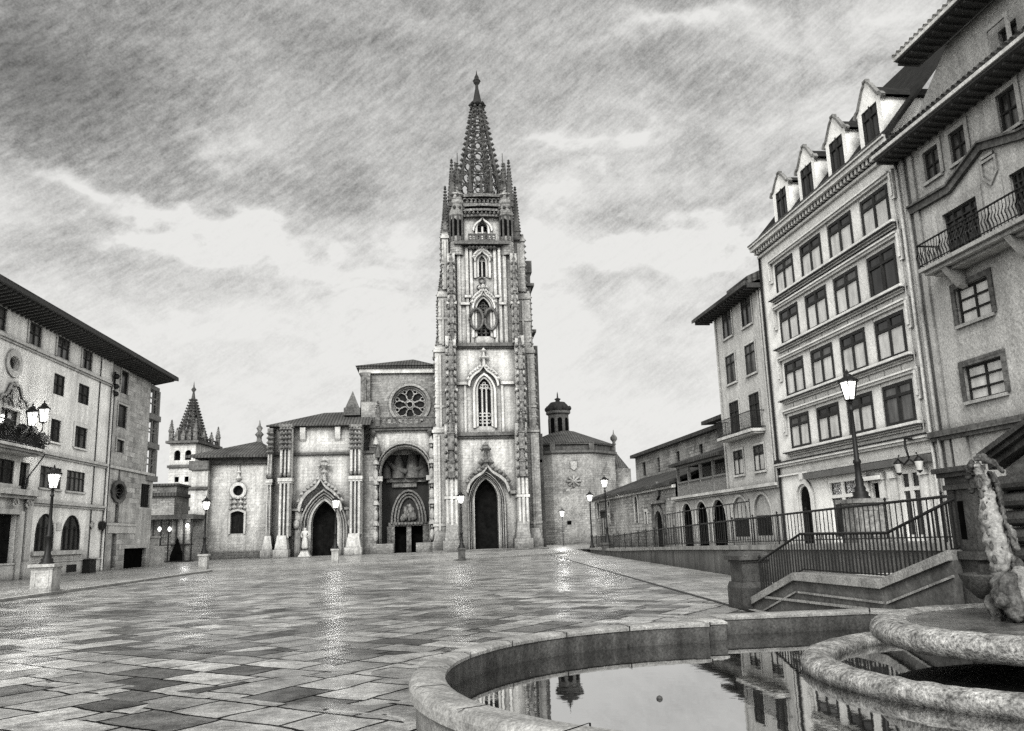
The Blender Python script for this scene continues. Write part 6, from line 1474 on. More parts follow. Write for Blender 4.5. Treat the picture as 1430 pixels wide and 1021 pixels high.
# middle bands joining the turrets
for fr_, off in ((FT, -.55), (Fr(0, YT+DEP-1.2, 1, 0), -.3)):
    T = MB(); u0, u1 = tx(647, 300), tx(699, 300)
    P = [(u0+(u1-u0)*k/12, .7*sin(pi*k/12)) for k in range(13)]
    for z0, z1, e in ((tz(301), tz(299), .15), (tz(294), tz(292), .3), (tz(288), tz(285.5), .45), (tz(275), tz(272), .5)):
        for a, b_ in zip(P, P[1:]):
            if fr_ is FT: T.box(FT, a[0], b_[0], z0-.12*0, z1+.1, -1.2, off+e+a[1]*.4)
            else: T.box(fr_, a[0], b_[0], z0, z1+.1, -.6, off+e)
    T.box(fr_, u0, u1, tz(286), tz(275), -1.2 if fr_ is FT else -.5, off+.1)
    for i in range(9): c = (u0+(u1-u0)*(i+.5)/9, (tz(286)+tz(275))/2); T.tube([fr_.P(c[0]+.36*cos(t), c[1]+.36*sin(t), off+.35) for t in [2*pi*j/8 for j in range(9)]], .09, 4, caps=False); T.nub(fr_.P(c[0], tz(297), off+.5), .2)
    T.build('parapet', 'carved_stone', ct)
# side parapets
T = MB()
for e in (s4a-.3, s4b+.3):
    T.box(FT, e-.3, e+.3, tz(286), tz(272), -DEP+2, -1.5)
    for i in range(6): T.nub(FT.P(e, tz(270), -2.2-i*1.2), .4)
T.build('side_parapet', 'carved_stone', ct)
# hood over the belfry opening and its mullion
T = MB(); uc_ = (wb_[0]+wb_[1])/2; g = ogee(wb_[0]-.6, wb_[1]+.6, wb_[3]-1.4, tz(300)); g2 = [(uc_+(u-uc_)*.86, z-.2) for u, z in g]; T.band(FT, g2, g, -.9, -.5)
T.band(FT, apath('point', *wb_), apath('point', wb_[0]-.25, wb_[1]+.25, wb_[2], wb_[3]+.25), -.9, -.65)
T.tube([FT.P(uc_, wb_[2], -1.1), FT.P(uc_, wb_[3]-.8, -1.1)], .13, 5); T.tube([FT.P(wb_[0], wb_[3]-1.6, -1.1), FT.P(wb_[1], wb_[3]-1.6, -1.1)], .1, 5); T.build('belfry_hood', 'trim_stone', ct)
# ---- the spire
YS = YT+DEP/2; FS = Fr(0, YS, 1, 0)
apx = FS.px(665.5, 105); bs0 = FS.px(670, 262); r0 = (FS.px(698, 243)[0]-FS.px(644, 243)[0])/2; z0s = L4-.4; z_t = FS.px(667, 148)[1]; zref = FS.px(670, 243)[1]; rt = .55
r_base = r0+(r0-rt)*(zref-z0s)/(z_t-zref)
cxs = (apx[0]+cen[0])/2
T = MB(); spire(T, (cxs, YS), z0s, z_t, r_base*.94, rt, rows=10, cr=.40, rib=.25); T.build('spire', 'spire_stone', ct)
T = MB()
for k in range(8):      # small gablets round the foot of the spire
    a = 2*pi*k/8; rr = r_base*1.02; p = (cxs+rr*cos(a), YS+rr*sin(a)); pinnacle(T, p, z0s-.5, z0s+5.0, .55, .25, 6); a += pi/8; p = (cxs+rr*.9*cos(a), YS+rr*.9*sin(a)); pinnacle(T, p, z0s, z0s+7.0, .5, .3, 7)
T.build('spire_gablets', 'spire_stone', ct)
T = MB(); za = apx[1]; T.lathe((cxs, YS, 0), [(rt*1.2, z_t-.2), (rt*1.9, z_t), (rt*1.2, z_t+.25), (.50, z_t+1), (.22, za-2.0), (.20, za-1.5), (.42, za-1.2), (.48, za-.8), (.3, za-.5), (.3, za-.3), (.10, za+.1), (.02, za+.7)], 8, smooth=False)
for k in range(8): a = 2*pi*k/8; T.nub((cxs+.42*cos(a), YS+.42*sin(a), za-.9), .16); T.nub((cxs+rt*1.7*cos(a), YS+rt*1.7*sin(a), z_t+.05), .3)
T.build('finial', 'drop_stone', ct)
# ---- low step along the whole front
T = MB(); T.box(FT, tx(604, 772), tx(762, 770), -.2, .42, -4, 3.2); T.box(FN, n0-1.2, g1_+.4, -.2, .26, -2, 3.0); sp_ = T.build('step', 'nave_stone', ct)

# ================================================================== domed octagonal chapel on the right
YO = 113.0; FO = Fr(0, YO, 1, 0)
oc = thing('domed_chapel', (19, 118, .4), 'eight-sided stone chapel with small domed lantern turret, right of the cathedral tower', 'chapel')
uA, uB = FO.px(773, 690)[0], FO.px(830, 690)[0]; s = uB-uA; zO = FO.px(800, 634)[1]; zO2 = FO.px(800, 618.5)[1]; cxo = (uA+uB)/2; Ro = s/(2*sin(pi/8))*1.0
apo = s/2/math.tan(pi/8); cyo = YO+apo; lat = lambda r, z0, z1, r1=None: [(r, z0), (r1 or r, z1)]
T = MB(); T.lathe((cxo, cyo, 0), [(Ro, 0), (Ro, zO)], 8, smooth=False, rot=pi/8); T.box(FO, uA-6, uA+1, 0, zO-.3, -12, -3.2); T.build('wall', 'nave_stone', oc)
T = MB(); T.lathe((cxo, cyo, 0), [(Ro*.98, zO-.1), (Ro*1.05, zO+.2), (Ro*1.05, zO+.5), (Ro*.97, zO+.55), (Ro*.97, zO2-.25), (Ro*1.02, zO2-.15), (Ro*1.02, zO2)], 8, smooth=False, rot=pi/8)
for k in range(8):
    a = pi/8+2*pi*k/8
    T.box(Fr(cxo+Ro*.97*cos(a), cyo+Ro*.97*sin(a), 1, 0), -.35, .35, zO+.5, zO2+.1, -.35, .35)
T.build('parapet', 'dark_stone', oc)
T = MB(); T.lathe((cxo, cyo, 0), [(Ro*1.03, zO2), (1.5, FO.px(800, 603, -apo)[1])], 8, smooth=False, rot=pi/8); T.build('roof', 'tile_x', oc)
T = MB(); pl_ = (cxo+Ro*cos(-pi/8), cyo+Ro*sin(-pi/8), zO2); T.lathe(pl_, [(.3, 0), (.2, .4), (.5, .8), (.5, 1.1), (.1, 1.6), (.02, 2.2)], 8); T.build('urn', 'dark_stone', oc)
FOc = Fr(0, cyo-2, 1, 0); ql = FOc.px(768.5, 600); qr = FOc.px(798, 600); cl_ = ((ql[0]+qr[0])/2); rl_ = (qr[0]-ql[0])/2; zl0 = FOc.px(784, 607)[1]; zl1 = FOc.px(784, 577)[1]; zd = FOc.px(784, 561)[1]; zsp_ = FOc.px(783, 544)[1]
T = MB(); T.lathe((cl_, cyo, 0), [(rl_*1.0, zl0-1), (rl_*1.0, zl1), (rl_*1.2, zl1+.15), (rl_*1.2, zl1+.5), (rl_*1.05, zl1+.6)], 8, smooth=False, rot=pi/8)
tur = T.build('lantern_turret', 'dark_stone', oc)
T = MB()
for k in range(8):
    a = 2*pi*k/8-pi/2; rr = rl_*cos(pi/8)+.03; f_ = Fr(cl_+rr*cos(a), cyo+rr*sin(a), -sin(a), cos(a)); T.prism(f_, apath('round', -rl_*.2, rl_*.2, zl0+.3, zl1-.5), -.04, .04)
T.build('opening', 'void', tur)
T = MB(); T.lathe((cl_, cyo, 0), [(rl_*1.1, zl1+.6), (rl_*1.12, zl1+.9), (rl_*1.0, zl1+.6+(zd-zl1)*.45), (rl_*.7, zl1+.6+(zd-zl1)*.75), (rl_*.25, zd+.1), (rl_*.2, zd+.5), (rl_*.32, zd+.7), (.12, zd+.9), (.08, zsp_-.3), (.02, zsp_)], 12)
for k in range(8): a = 2*pi*k/8+pi/8; T.ball((cl_+rl_*1.12*cos(a), cyo+rl_*1.12*sin(a), zl1+.9), .32, 1.2)
T.build('dome', 'drop_stone', oc)
T = MB(); q = FO.px(801, 650.5); T.prism(FO, [(q[0]-.45, q[1]+.6), (q[0]+.45, q[1]+.6), (q[0]+.45, q[1]-.3), (q[0], q[1]-.65), (q[0]-.45, q[1]-.3)], 0, .15); T.build('shield', 'moulding_stone', oc)
T = MB(); q = FO.px(801, 672)
for k in range(8): a = 2*pi*k/8; T.tube([FO.P(q[0], q[1], .05), FO.P(q[0]+1.0*cos(a), q[1]+.8*sin(a), .08)], [.1, .22], 5)
T.build('star_relief', 'moulding_stone', oc)
T = MB(); q = FO.rect(792, 727.5, 798, 732.5); T.box(FO, *q, -.02, .04); T.build('window', 'void', oc)
# lower round annexe and wall to its right
YR = 120.0; FRd = Fr(0, YR, 1, 0); q0 = FRd.px(851, 680)[0]; q1 = FRd.px(888, 680)[0]; zz = FRd.px(868, 653)[1]; zt2 = FRd.px(868, 634)[1]
ax_ = thing('round_annexe', ((q0+q1)/2, 124, .4), 'low round stone annexe with conical tiled roof, squeezed between chapel and long stone church', 'building')
T = MB(); T.lathe(((q0+q1)/2, YR+3.2, 0), [((q1-q0)/2*1.05, 0), ((q1-q0)/2*1.05, zz)], 20); T.build('wall', 'rubble_stone', ax_)
T = MB(); T.lathe(((q0+q1)/2-.6, YR+3.6, 0), [((q1-q0)/2*1.25, zz-.1), ((q1-q0)/2*1.25, zz+.15), (.5, zt2+.8)], 16, smooth=False); T.build('roof', 'tile_x', ax_)
T = MB(); FQ = Fr(0, 128, 1, 0); a = FQ.px(745, 650)[0]; T.box(FQ, a, a+30, 0, FQ.px(860, 655)[1]-2, -4, 0); o_ = T.build('boundary_wall', 'nave_stone'); tag(o_, 'high plain stone wall closing the lane behind the domed chapel', 'wall')
# ================================================================== street lamps
def make_lamp(x, y, z, label, h=5.45, ped=(.42, 1.25), scale=1.0, power=340, group='street lamps round the square', pm='pedestal_stone'):
    t = thing('street_lamp', (x, y, z), label, 'lamp', group)
    f = Fr(x, y, cos(.0), sin(.0)); w, hp = ped
    P = MB()
    if hp > 0:
        P.box(f, -w*1.08, w*1.08, z-.1, z+.16, -w*1.08, w*1.08); P.box(f, -w, w, z+.16, z+hp-.16, -w*.98, w*.98); P.taper(f, -w*1.05, w*1.05, z+hp-.22, z+hp-.12, -w*1.05, w*1.05, -.05*w, 0); P.box(f, -w*1.25, w*1.25, z+hp-.13, z+hp, -w*1.25, w*1.25)
        for a, b_ in ((0, w*.98), (1, 0)):
            pass
        P.band(f, [(-w*.55, z+.34), (w*.55, z+.34), (w*.55, z+hp-.36), (-w*.55, z+hp-.36)], [(-w*.7, z+.26), (w*.7, z+.26), (w*.7, z+hp-.28), (-w*.7, z+hp-.28)], w*.98, w*1.02, closed=True)
        P.build('pedestal', pm, t)
    zb = z+hp; H = h-hp-1.15*scale
    T = MB(); s = scale
    T.lathe((x, y, zb), [(.30*s, 0), (.30*s, .06), (.24*s, .10), (.25*s, .2), (.17*s, .26), (.19*s, .34), (.13*s, .42), (.14*s, .6), (.105*s, .7), (.10*s, 1.1), (.13*s, 1.14), (.13*s, 1.2), (.085*s, 1.26), (.058*s, H-.3), (.09*s, H-.26), (.09*s, H-.2), (.055*s, H-.14), (.05*s, H-.02), (.11*s, H), (.02, H+.04)], 12)
    T.build('pole', 'iron', t)
    lantern(t, (x, y, zb+H+.08), .31*s, .62*s)
    lightat(t, (x, y-.0, zb+H+.42), power, .22)
    return t
make_lamp(*gz(62, 830)[:2], .0, 'lit street lamp on a broad stone pedestal in front of the palace arched windows', ped=(.44, 1.28), h=5.6, power=330)
make_lamp(*gz(284, 797)[:2], .0, 'lit street lamp on a slim pedestal before the plain church wall', ped=(.30, 1.2), h=5.5)
make_lamp(*gz(468, 789)[:2], .0, 'lit street lamp in front of the left-hand cathedral portal', ped=(.26, 1.25), h=5.5, power=420)
make_lamp(*gz(645, 783)[:2], .0, 'lit street lamp standing before the foot of the cathedral tower', ped=(.28, 1.0), h=5.6, pm='dark_stone')
E_ = (wx(80)+.25, 80.0); F_ = (wx(69.5)+.2, 69.5)
make_lamp(E_[0], E_[1], zt(80), 'lit street lamp at the far end of the low railing wall', ped=(.0, 0), h=5.5)
make_lamp(F_[0], F_[1], zt(69.5)+.55, 'lit street lamp rising from the dark pier of the retaining wall', ped=(.0, 0), h=5.6, power=420)
g = gz(1200, 768, 1.2)
G_ = (13.42, 25.4); make_lamp(G_[0], G_[1], zt(25.4)-.02, 'large lit street lamp on a carved stone pedestal on the terrace before the white house', h=5.6, ped=(.46, 1.42), scale=.96, power=120, pm='pedestal_dark')
sl = thing('street_lamp', (gz(785, 757, .3)[0], 108, .4), 'small thin lit lamp against the domed chapel wall', 'lamp')
FX = Fr(0, 108, 1, 0); q = FX.px(785, 716); T = MB(); T.tube([FX.P(q[0], .3, 0), FX.P(q[0], q[1]-.5, 0)], .07, 6); T.build('pole', 'iron', sl); lantern(sl, FX.P(q[0], q[1]-.5, 0), .32, .7); lightat(sl, FX.P(q[0]-.2, q[1]+.0, .6), 750, .35)

# ================================================================== retaining wall, railings, stair
WY0, WY1 = 11.6, 79.6
rwt = thing('retaining_wall', (wx(45), 45, 0), 'long stained low wall holding up the terrace in front of the arcade', 'wall')
FWL = Fr(wx(0), 0, .0578, 1, flip=True); assert FWL.nx < 0
ys = [11.6, 14, 18, 24, 32, 39, 50, 64, 79.6]
T = MB()
for a, c in zip(ys, ys[1:]): T.prism(FWL, [(a, -.3), (c, -.3), (c, zt(c)-.10), (a, zt(a)-.10)], -.45, .0)
T.build('wall', 'wall_concrete', rwt)
T = MB()
for a, c in zip(ys, ys[1:]): T.prism(FWL, [(a, zt(a)-.10), (c, zt(c)-.10), (c, zt(c)+.07), (a, zt(a)+.07)], -.5, .07)
T.build('coping', 'rim_stone', rwt)
pr = thing('wall_pier', (F_[0], F_[1], 0), 'dark square stone pier carrying a lamp on the retaining wall', 'pier')
f_ = Fr(F_[0], F_[1], 1, 0); T = MB(); T.box(f_, -.42, .42, -.1, zt(69.5)+.38, -.42, .42); T.box(f_, -.5, .5, zt(69.5)+.38, zt(69.5)+.56, -.5, .5); T.build('shaft', 'dark_stone', pr)
def railing(fr, poly, zf, hgt, o, name, label, step=.14, r=.016, bottom=.12, posts=2.6, rr=.035, zoff=0.0):
    """poly: u0..u1 along fr; zf(u)=ground level"""
    t = thing(name, fr.P((poly[0]+poly[-1])/2, zf(poly[0]), o), label, 'railing')
    T = MB(); T.tube([fr.P(u, zf(u)+hgt, o) for u in poly], rr, 6); T.tube([fr.P(u, zf(u)+bottom, o) for u in poly], rr*.6, 4); T.build('handrail', 'iron', t)
    T = MB(); n = int((poly[-1]-poly[0])/step)
    for i in range(n+1):
        u = poly[0]+(poly[-1]-poly[0])*i/n; p = fr.P(u, 0, o); a, b_ = zf(u)+bottom-.02, zf(u)+hgt
        T.add([(p[0]-r, p[1]-r, a), (p[0]+r, p[1]-r, a), (p[0]+r, p[1]+r, a), (p[0]-r, p[1]+r, a), (p[0]-r, p[1]-r, b_), (p[0]+r, p[1]-r, b_), (p[0]+r, p[1]+r, b_), (p[0]-r, p[1]+r, b_)], [(0, 1, 5, 4), (1, 2, 6, 5), (2, 3, 7, 6), (3, 0, 4, 7)])
    T.build('bars', 'iron', t)
    T = MB(); m = max(1, int((poly[-1]-poly[0])/posts))
    for i in range(m+1): u = poly[0]+(poly[-1]-poly[0])*i/m; T.tube([fr.P(u, zf(u), o), fr.P(u, zf(u)+hgt+.06, o)], .024, 5); T.nub(fr.P(u, zf(u)+hgt+.09, o), .05)
    T.build('post', 'iron', t)
railing(FWL, [70.1, 79.5], lambda u: zt(u)+.07, 1.0, -.2, 'iron_railing', 'short far stretch of iron railing between the two lamps on the wall', .4, .012)
railing(FWL, [12.6, 18, 24, 32, 39, 50, 64, 68.9], lambda u: zt(u)+.07, 1.0, -.2, 'iron_railing', 'long iron railing on the retaining wall between the dark pier and the fountain pilaster', .30, .011)
FTF = Fr(18.6, 0, sin(TR), cos(TR), flip=True)
railing(FTF, [44.5, 50, 60.2], lambda u: zt(u)-.0, 2.35, -.0, 'tall_fence', 'taller open iron fence standing close in front of the arcade arches', .55, .014, .3, 3.6)
# stair beside the retaining wall, rising towards the viewer
tS = radians(-4); FST = Fr(7.5, 20.1, -sin(tS)*1.0, -cos(tS), flip=False)     # u runs towards the viewer
if FST.nx > 0: FST = Fr(7.5, 20.1, -sin(tS), -cos(tS), flip=True)
def su(x, y):
    q = FST.px(x, y); return q
c0, c1, c2, c3 = su(1052, 838), su(1110, 797), su(1232, 812), su(1328, 768)

zL = (c1[1]+c2[1])/2
stn = thing('stone_stair', (9, 16, 0), 'stone stair with a cranked stringer wall climbing to the terrace beside the fountain', 'stair')
prof = [(c0[0], .28), (c1[0], zL), (c2[0], zL), (c3[0], c3[1])]
T = MB()
pts = prof; T.prism(FST, [(pts[0][0], -.2)]+[(u, z-.16) for u, z in pts]+[(pts[-1][0], -.2)], -.42, 0); T.build('stringer_wall', 'wall_concrete', stn)
T = MB()
for a, b_ in zip(pts, pts[1:]): T.prism(FST, [(a[0], a[1]-.16), (b_[0], b_[1]-.16), (b_[0], b_[1]), (a[0], a[1])], -.47, .07)
T.build('coping', 'rim_stone', stn)
T = MB(); zb_ = .33; T.prism(FST, [(pts[0][0]+.2, .30), (pts[-1][0], .40), (pts[-1][0], .45), (pts[0][0]+.2, .35)], 0, .05)
for a, b_ in zip(pts, pts[1:]): T.prism(FST, [(a[0]+.1, a[1]-.42), (b_[0], b_[1]-.42), (b_[0], b_[1]-.38), (a[0]+.1, a[1]-.38)], 0, .035)
T.build('wall_moulding', 'rim_stone', stn)
def right_o(u):      # distance from stringer to the retaining wall
    p = FST.P(u, 0, 0); return -(wx(p[1])-p[0])
n1s = 6
for i in range(n1s):
    u0_ = c0[0]-.1+(c1[0]-c0[0])*i/n1s; T = MB(); T.box(FST, u0_, c2[0]+1.6 if i == n1s-1 else c1[0]+.0+.02*i, zL*(i)/n1s-.2, zL*(i+1)/n1s-.12, right_o(u0_)+.0, -.42); T.build('step', 'pedestal_stone', stn)
for i in range(4):
    u0_ = c2[0]+(c3[0]-c2[0])*i/4; zz = zL-.1+(1.36-zL)*(i+1)/4; T = MB(); T.box(FST, u0_, c3[0]+1.2-.02*i, zL-.3, zz, right_o(u0_), -.42); T.build('step', 'pedestal_stone', stn)
def zst(u):
    return lerp_tab([(p[0], p[1]) for p in prof], u)
railing(FST, [c0[0]+.1, c1[0], c2[0], c3[0]], zst, .80, -.2, 'stair_railing', 'cranked black iron railing on the stair wall beside the fountain', .125, .012, .06, 99, .028)
pp = thing('stair_pier', (7.5, 20.1, 0), 'dark capped stone pier at the foot of the stair', 'pier')
f_ = Fr(7.65, 20.25, sin(tS+pi/2), cos(tS+pi/2)); T = MB()
T.box(f_, -.42, .42, -.1, .5, -.42, .42); T.taper(f_, -.42, .42, .5, .62, -.42, .42, .06, .06); T.box(f_, -.34, .34, .6, 1.12, -.34, .34); T.build('shaft', 'fountain_dark', pp)
T = MB(); T.box(f_, -.37, .37, 1.08, 1.14, -.37, .37); T.box(f_, -.44, .44, 1.14, 1.24, -.44, .44); T.taper(f_, -.40, .40, 1.24, 1.33, -.4, .4, .12, .12); T.build('cap', 'fountain_dark', pp)

# ================================================================== fountain
fo = thing('fountain_pool', (4.2, 9.4, 0), 'large lobed stone fountain pool of still water in the foreground', 'fountain')
RZ, WZ = .475, .165
def lobe():
    """inner-edge outline of the pool, anticlockwise from the near side"""
    P = []; c = (3.95, 9.35); R = 3.87
    a0_, a1_ = radians(262), radians(92)
    for k in range(41):
        a = a0_+(a1_-a0_)*k/40; P.append((c[0]+R*cos(a), c[1]+R*sin(a)))
    P += [(4.25, 13.2), (4.25, 13.45), (4.62, 13.45), (4.62, 14.05), (7.35, 14.05), (7.9, 13.3), (8.42, 13.3), (8.42, 5.3), (7.9, 5.3), (7.35, 4.65), (4.62, 4.65), (4.62, 5.25), (4.25, 5.25), (4.25, 5.5)]
    return P
def offset(P, d):
    n = len(P); out = []
    for i in range(n):
        a = Vector(P[i-1]); b_ = Vector(P[i]); c = Vector(P[(i+1) % n])
        e1 = (b_-a).normalized(); e2 = (c-b_).normalized(); n1_ = Vector((-e1.y, e1.x)); n2_ = Vector((-e2.y, e2.x)); m = (n1_+n2_)
        if m.length < .2: m = n1_
        m.normalize(); k = min(1.5, 1/max(.4, m.dot(n1_))); out.append((b_.x+m.x*d*k, b_.y+m.y*d*k))
    return out
IN = lobe()
# which side is outwards?
sgn = 1 if hypot(*(Vector(offset(IN, .1)[10])-Vector((3.95, 9.35)))) > 3.87 else -1
def loft(name, mat, rings, parent, smooth=False):
    T = MB(); n = len(rings[0][0]); V = []
    for P, z in rings: V += [(p[0], p[1], z) for p in P]
    Fc = [(k*n+i, k*n+(i+1) % n, (k+1)*n+(i+1) % n, (k+1)*n+i) for k in range(len(rings)-1) for i in range(n)]
    T.add(V, Fc, smooth); return T.build(name, mat, parent)
W_ = .36
loft('pool_wall', 'pool_wall_stone', [(IN, -.1), (IN, RZ-.075)], fo)
loft('pool_rim', 'rim_stone', [(IN, RZ-.075), (offset(IN, -sgn*.02), RZ-.07), (offset(IN, -sgn*.02), RZ-.035), (offset(IN, sgn*.03), RZ-.012), (offset(IN, sgn*.07), RZ), (offset(IN, sgn*(W_-.08)), RZ), (offset(IN, sgn*(W_-.02)), RZ-.03), (offset(IN, sgn*W_), RZ-.08), (offset(IN, sgn*W_), RZ-.17), (offset(IN, sgn*(W_-.07)), RZ-.22), (offset(IN, sgn*(W_-.07)), -.05)], fo)
J = MB(); acc_ = 0.0; OUT = offset(IN, sgn*(W_-.0)); IN2 = offset(IN, -sgn*.022)
for i in range(len(IN)):      # open joints between the coping blocks
    a, b_ = Vector(IN[i-1]), Vector(IN[i]); acc_ += (b_-a).length
    if acc_ > 1.05:
        acc_ = 0; d_ = (b_-a).normalized()*.009; p, q = Vector(IN2[i]), Vector(OUT[i])
        J.add([(p.x-d_.x, p.y-d_.y, RZ+.002), (p.x+d_.x, p.y+d_.y, RZ+.002), (q.x+d_.x, q.y+d_.y, RZ+.002), (q.x-d_.x, q.y-d_.y, RZ+.002), (p.x-d_.x, p.y-d_.y, RZ-.07), (p.x+d_.x, p.y+d_.y, RZ-.07)], [(0, 1, 2, 3), (0, 1, 5, 4)])
J.build('coping_joints', 'void', fo)
T = MB(); T.add([(p[0], p[1], WZ) for p in offset(IN, sgn*.01)], [tuple(range(len(IN)))]); T.build('water', 'pool_water', fo)
T = MB(); T.add([(p[0], p[1], .02) for p in offset(IN, sgn*.02)], [tuple(range(len(IN)))]); T.build('pool_floor', 'fountain_dark', fo)
o_ = MB(); q = gz(921, 976, WZ); o_.lathe((q[0], q[1], WZ+.0), [(.003, -.01), (.035, 0), (.03, .02), (.004, .035)], 10); o_ = o_.build('floating_leaf', 'leaves'); tag(o_, 'single small dark leaf floating on the still pool water', 'leaf')
# lower basin ring
TEX = {}
def rough(o, strength, size):
    """weathered, chipped surface"""
    if size not in TEX:
        t_ = bpy.data.textures.new('weathering', 'CLOUDS'); t_.noise_scale = size; t_.noise_depth = 4; TEX[size] = t_
    if not any(m.type == 'SUBSURF' for m in o.modifiers):
        s_ = o.modifiers.new('sub', 'SUBSURF'); s_.levels = 2; s_.render_levels = 2
    d_ = o.modifiers.new('rough', 'DISPLACE'); d_.texture = TEX[size]; d_.strength = strength; d_.mid_level = .5; d_.texture_coords = 'GLOBAL'
    return o
BC = (7.42, 9.42)
lbn = thing('lower_basin', (BC[0], BC[1], .1), 'low round basin ring of worn stone standing in the pool', 'basin')
def halfring(prof, n=60, c=BC, a0=radians(82), a1=radians(278)):
    T = MB(); T.lathe((c[0], c[1], 0), prof, n, a0, a1); return T
rp = [(2.66, .0), (2.66, .22), (2.68, .29), (2.75, .34), (2.87, .365), (2.99, .35), (3.07, .30), (3.10, .22), (3.07, .14), (2.99, .08), (2.95, .0)]
T = halfring(rp, 120); rough(T.build('basin_rim', 'basin_stone', lbn), .035, .22)
T = halfring([(2.73, .215), (.3, .215)]); T.build('water', 'pool_water', lbn)
# upper bowl
ub_ = thing('upper_bowl', (BC[0], BC[1], .3), 'broad thick-lipped upper bowl of the fountain, full to the brim', 'basin')
bp_ = [(.5, .2), (.7, .26), (1.2, .36), (1.7, .42), (1.98, .46), (2.12, .48), (2.20, .53), (2.24, .61), (2.22, .69), (2.15, .745), (2.05, .765), (1.92, .75), (1.80, .722)]
T = halfring(bp_, 120); rough(T.build('bowl', 'basin_stone', ub_), .03, .2)
T = halfring([(1.92, .722), (.05, .735)], 48); T.build('wet_slab', 'wet_stone', ub_)
T = MB()
for k in range(46):       # gadroons in the lip
    a = radians(84)+radians(192)*k/45; T.ball((BC[0]+2.13*cos(a), BC[1]+2.13*sin(a), .62), .105, 1.0, 7, 5)
T.build('lip_carving', 'basin_stone', ub_)
T = halfring([(.95, .0), (.8, .12), (.55, .2), (.6, .3)], 24); T.build('stem', 'fountain_dark', ub_)
# wall of the fountain
fw_ = thing('fountain_wall', (8.6, 9.4, 0), 'dark moulded stone wall of the fountain with pilaster, pediment cornice and rusticated blocks', 'fountain wall')
FK = Fr(8.42, 0, 0, 1, flip=True); assert FK.nx < 0
pu1 = FK.px(1326, 720, .2)[0]; pu0 = FK.px(1361, 720, .2)[0]; pzc = FK.px(1313, 657, .3)[1]
cu_ = FK.px(1364, 636, .35); bu_ = FK.px(1386, 700, .3)[0]
MU = 9.4*2
T = MB(); T.box(FK, MU-pu1-.0, pu1, -.1, pzc-.2, -.5, .0); T.build('wall', 'fountain_light', fw_)
for s in (0, 1):
    def uu(u): return u if s == 0 else MU-u
    def bb(T, u0, u1, z0, z1, o0, o1):
        a, b_ = uu(u0), uu(u1); T.box(FK, min(a, b_), max(a, b_), z0, z1, o0, o1)
    T = MB(); bb(T, pu0-.06, pu1+.06, -.1, .95, .0, .28); bb(T, pu0-.10, pu1+.10, 1.32, 1.44, .0, .30); bb(T, pu0-.02, pu1+.02, .95, 1.32, .0, .24); bb(T, pu0, pu1, 1.44, pzc-.32, .0, .2)
    pil = T.build('pilaster', 'fountain_dark', fw_)
    T = MB(); um = (pu0+pu1)/2; bb(T, um-.07, um+.07, 1.62, pzc-.5, .2, .205); T.build('panel', 'void', pil)
    T = MB(); bb(T, pu0-.03, pu1+.03, pzc-.32, pzc-.24, .0, .24); bb(T, pu0, pu1, pzc-.24, pzc-.12, .0, .21); bb(T, pu0-.08, pu1+.08, pzc-.12, pzc-.05, .0, .29); bb(T, pu0-.13, pu1+.13, pzc-.05, pzc+.03, .0, .34); T.build('capital', 'fountain_dark', fw_)
    z_a = cu_[1]; sl_ = .34; ue = cu_[0]
    for k, (dz0, dz1, oo) in enumerate([(-.06, .02, .36), (-.13, -.06, .29), (-.22, -.13, .20), (-.52, -.22, .06), (-.59, -.52, .14), (-.95, -.59, .04)]):
        e = ue+(0 if k < 3 else -.18); T = MB(); P = [(uu(e), z_a+dz0), (uu(9.4), z_a+(ue-9.4)*sl_+dz0), (uu(9.4), z_a+(ue-9.4)*sl_+dz1), (uu(e), z_a+dz1)]; T.prism(FK, P, -.3, oo); T.build('raking_cornice', 'fountain_dark' if k not in (3, 5) else 'nave_stone', fw_)
    for k in range(6):
        z0 = 1.05+k*.25; T = MB(); a, b_ = uu(bu_-(.05 if k % 2 else 0)), uu(10.0)
        pr_ = [(.0, z0), (.18, z0+.01), (.25, z0+.05), (.27, z0+.11), (.25, z0+.18), (.18, z0+.225), (.0, z0+.23)]
        T.uprism(FK, pr_, min(a, b_), max(a, b_)); T.build('rusticated_block', 'fountain_dark', fw_)
    ln0 = FK.px(1372, 780, .05)[0]
    T = MB(); a, b_ = uu(ln0), uu(pu0-.12); a, b_ = min(a, b_), max(a, b_)
    A = apath('round', a, b_, .9, 1.62); T.band(FK, A, [((a+b_)/2+(u-(a+b_)/2)*1.2, z+.04) for u, z in A], 0, .06)
    for z in (1.1, 1.3): T.box(FK, a, b_, z, z+.02, 0, .03)
    T.build('niche_moulding', 'fountain_dark', fw_)

# dolphins: bodies grown with the skin modifier
def skin(name, pts, rad, mat, parent, edges=None, sub=2, flat=None):
    me = bpy.data.meshes.new(name); off = Vector(parent['_w']); V = [tuple(Vector(p)-off) for p in pts]
    me.from_pydata(V, edges or [(i, i+1) for i in range(len(pts)-1)], []); me.materials.append(M[mat]); me.update()
    ob = bpy.data.objects.new(name, me); COL.objects.link(ob); ob.parent = parent; ob['_w'] = list(off)
    sk = ob.modifiers.new('skin', 'SKIN'); sk.use_smooth_shade = True
    for i, v in enumerate(me.skin_vertices[0].data):
        r = rad[i]; v.radius = r if isinstance(r, tuple) else (r, r)
    me.skin_vertices[0].data[0].use_root = True
    sb_ = ob.modifiers.new('sub', 'SUBSURF'); sb_.levels = sub+1; sb_.render_levels = sub+1
    if parent.name.startswith(('dolphin', 'scroll')): rough(ob, .10, .09)
    return ob
sc_ = thing('dolphin_statue', (6.9, 10.0, .7), 'weathered stone statue of an upright scaly dolphin with raised tail, in the upper bowl', 'statue')
def PY(x, y, Y):      # a point at depth Y seen at that place in the photo
    d = ray(x, y); t = Y/d.y; return CAMP+d*t
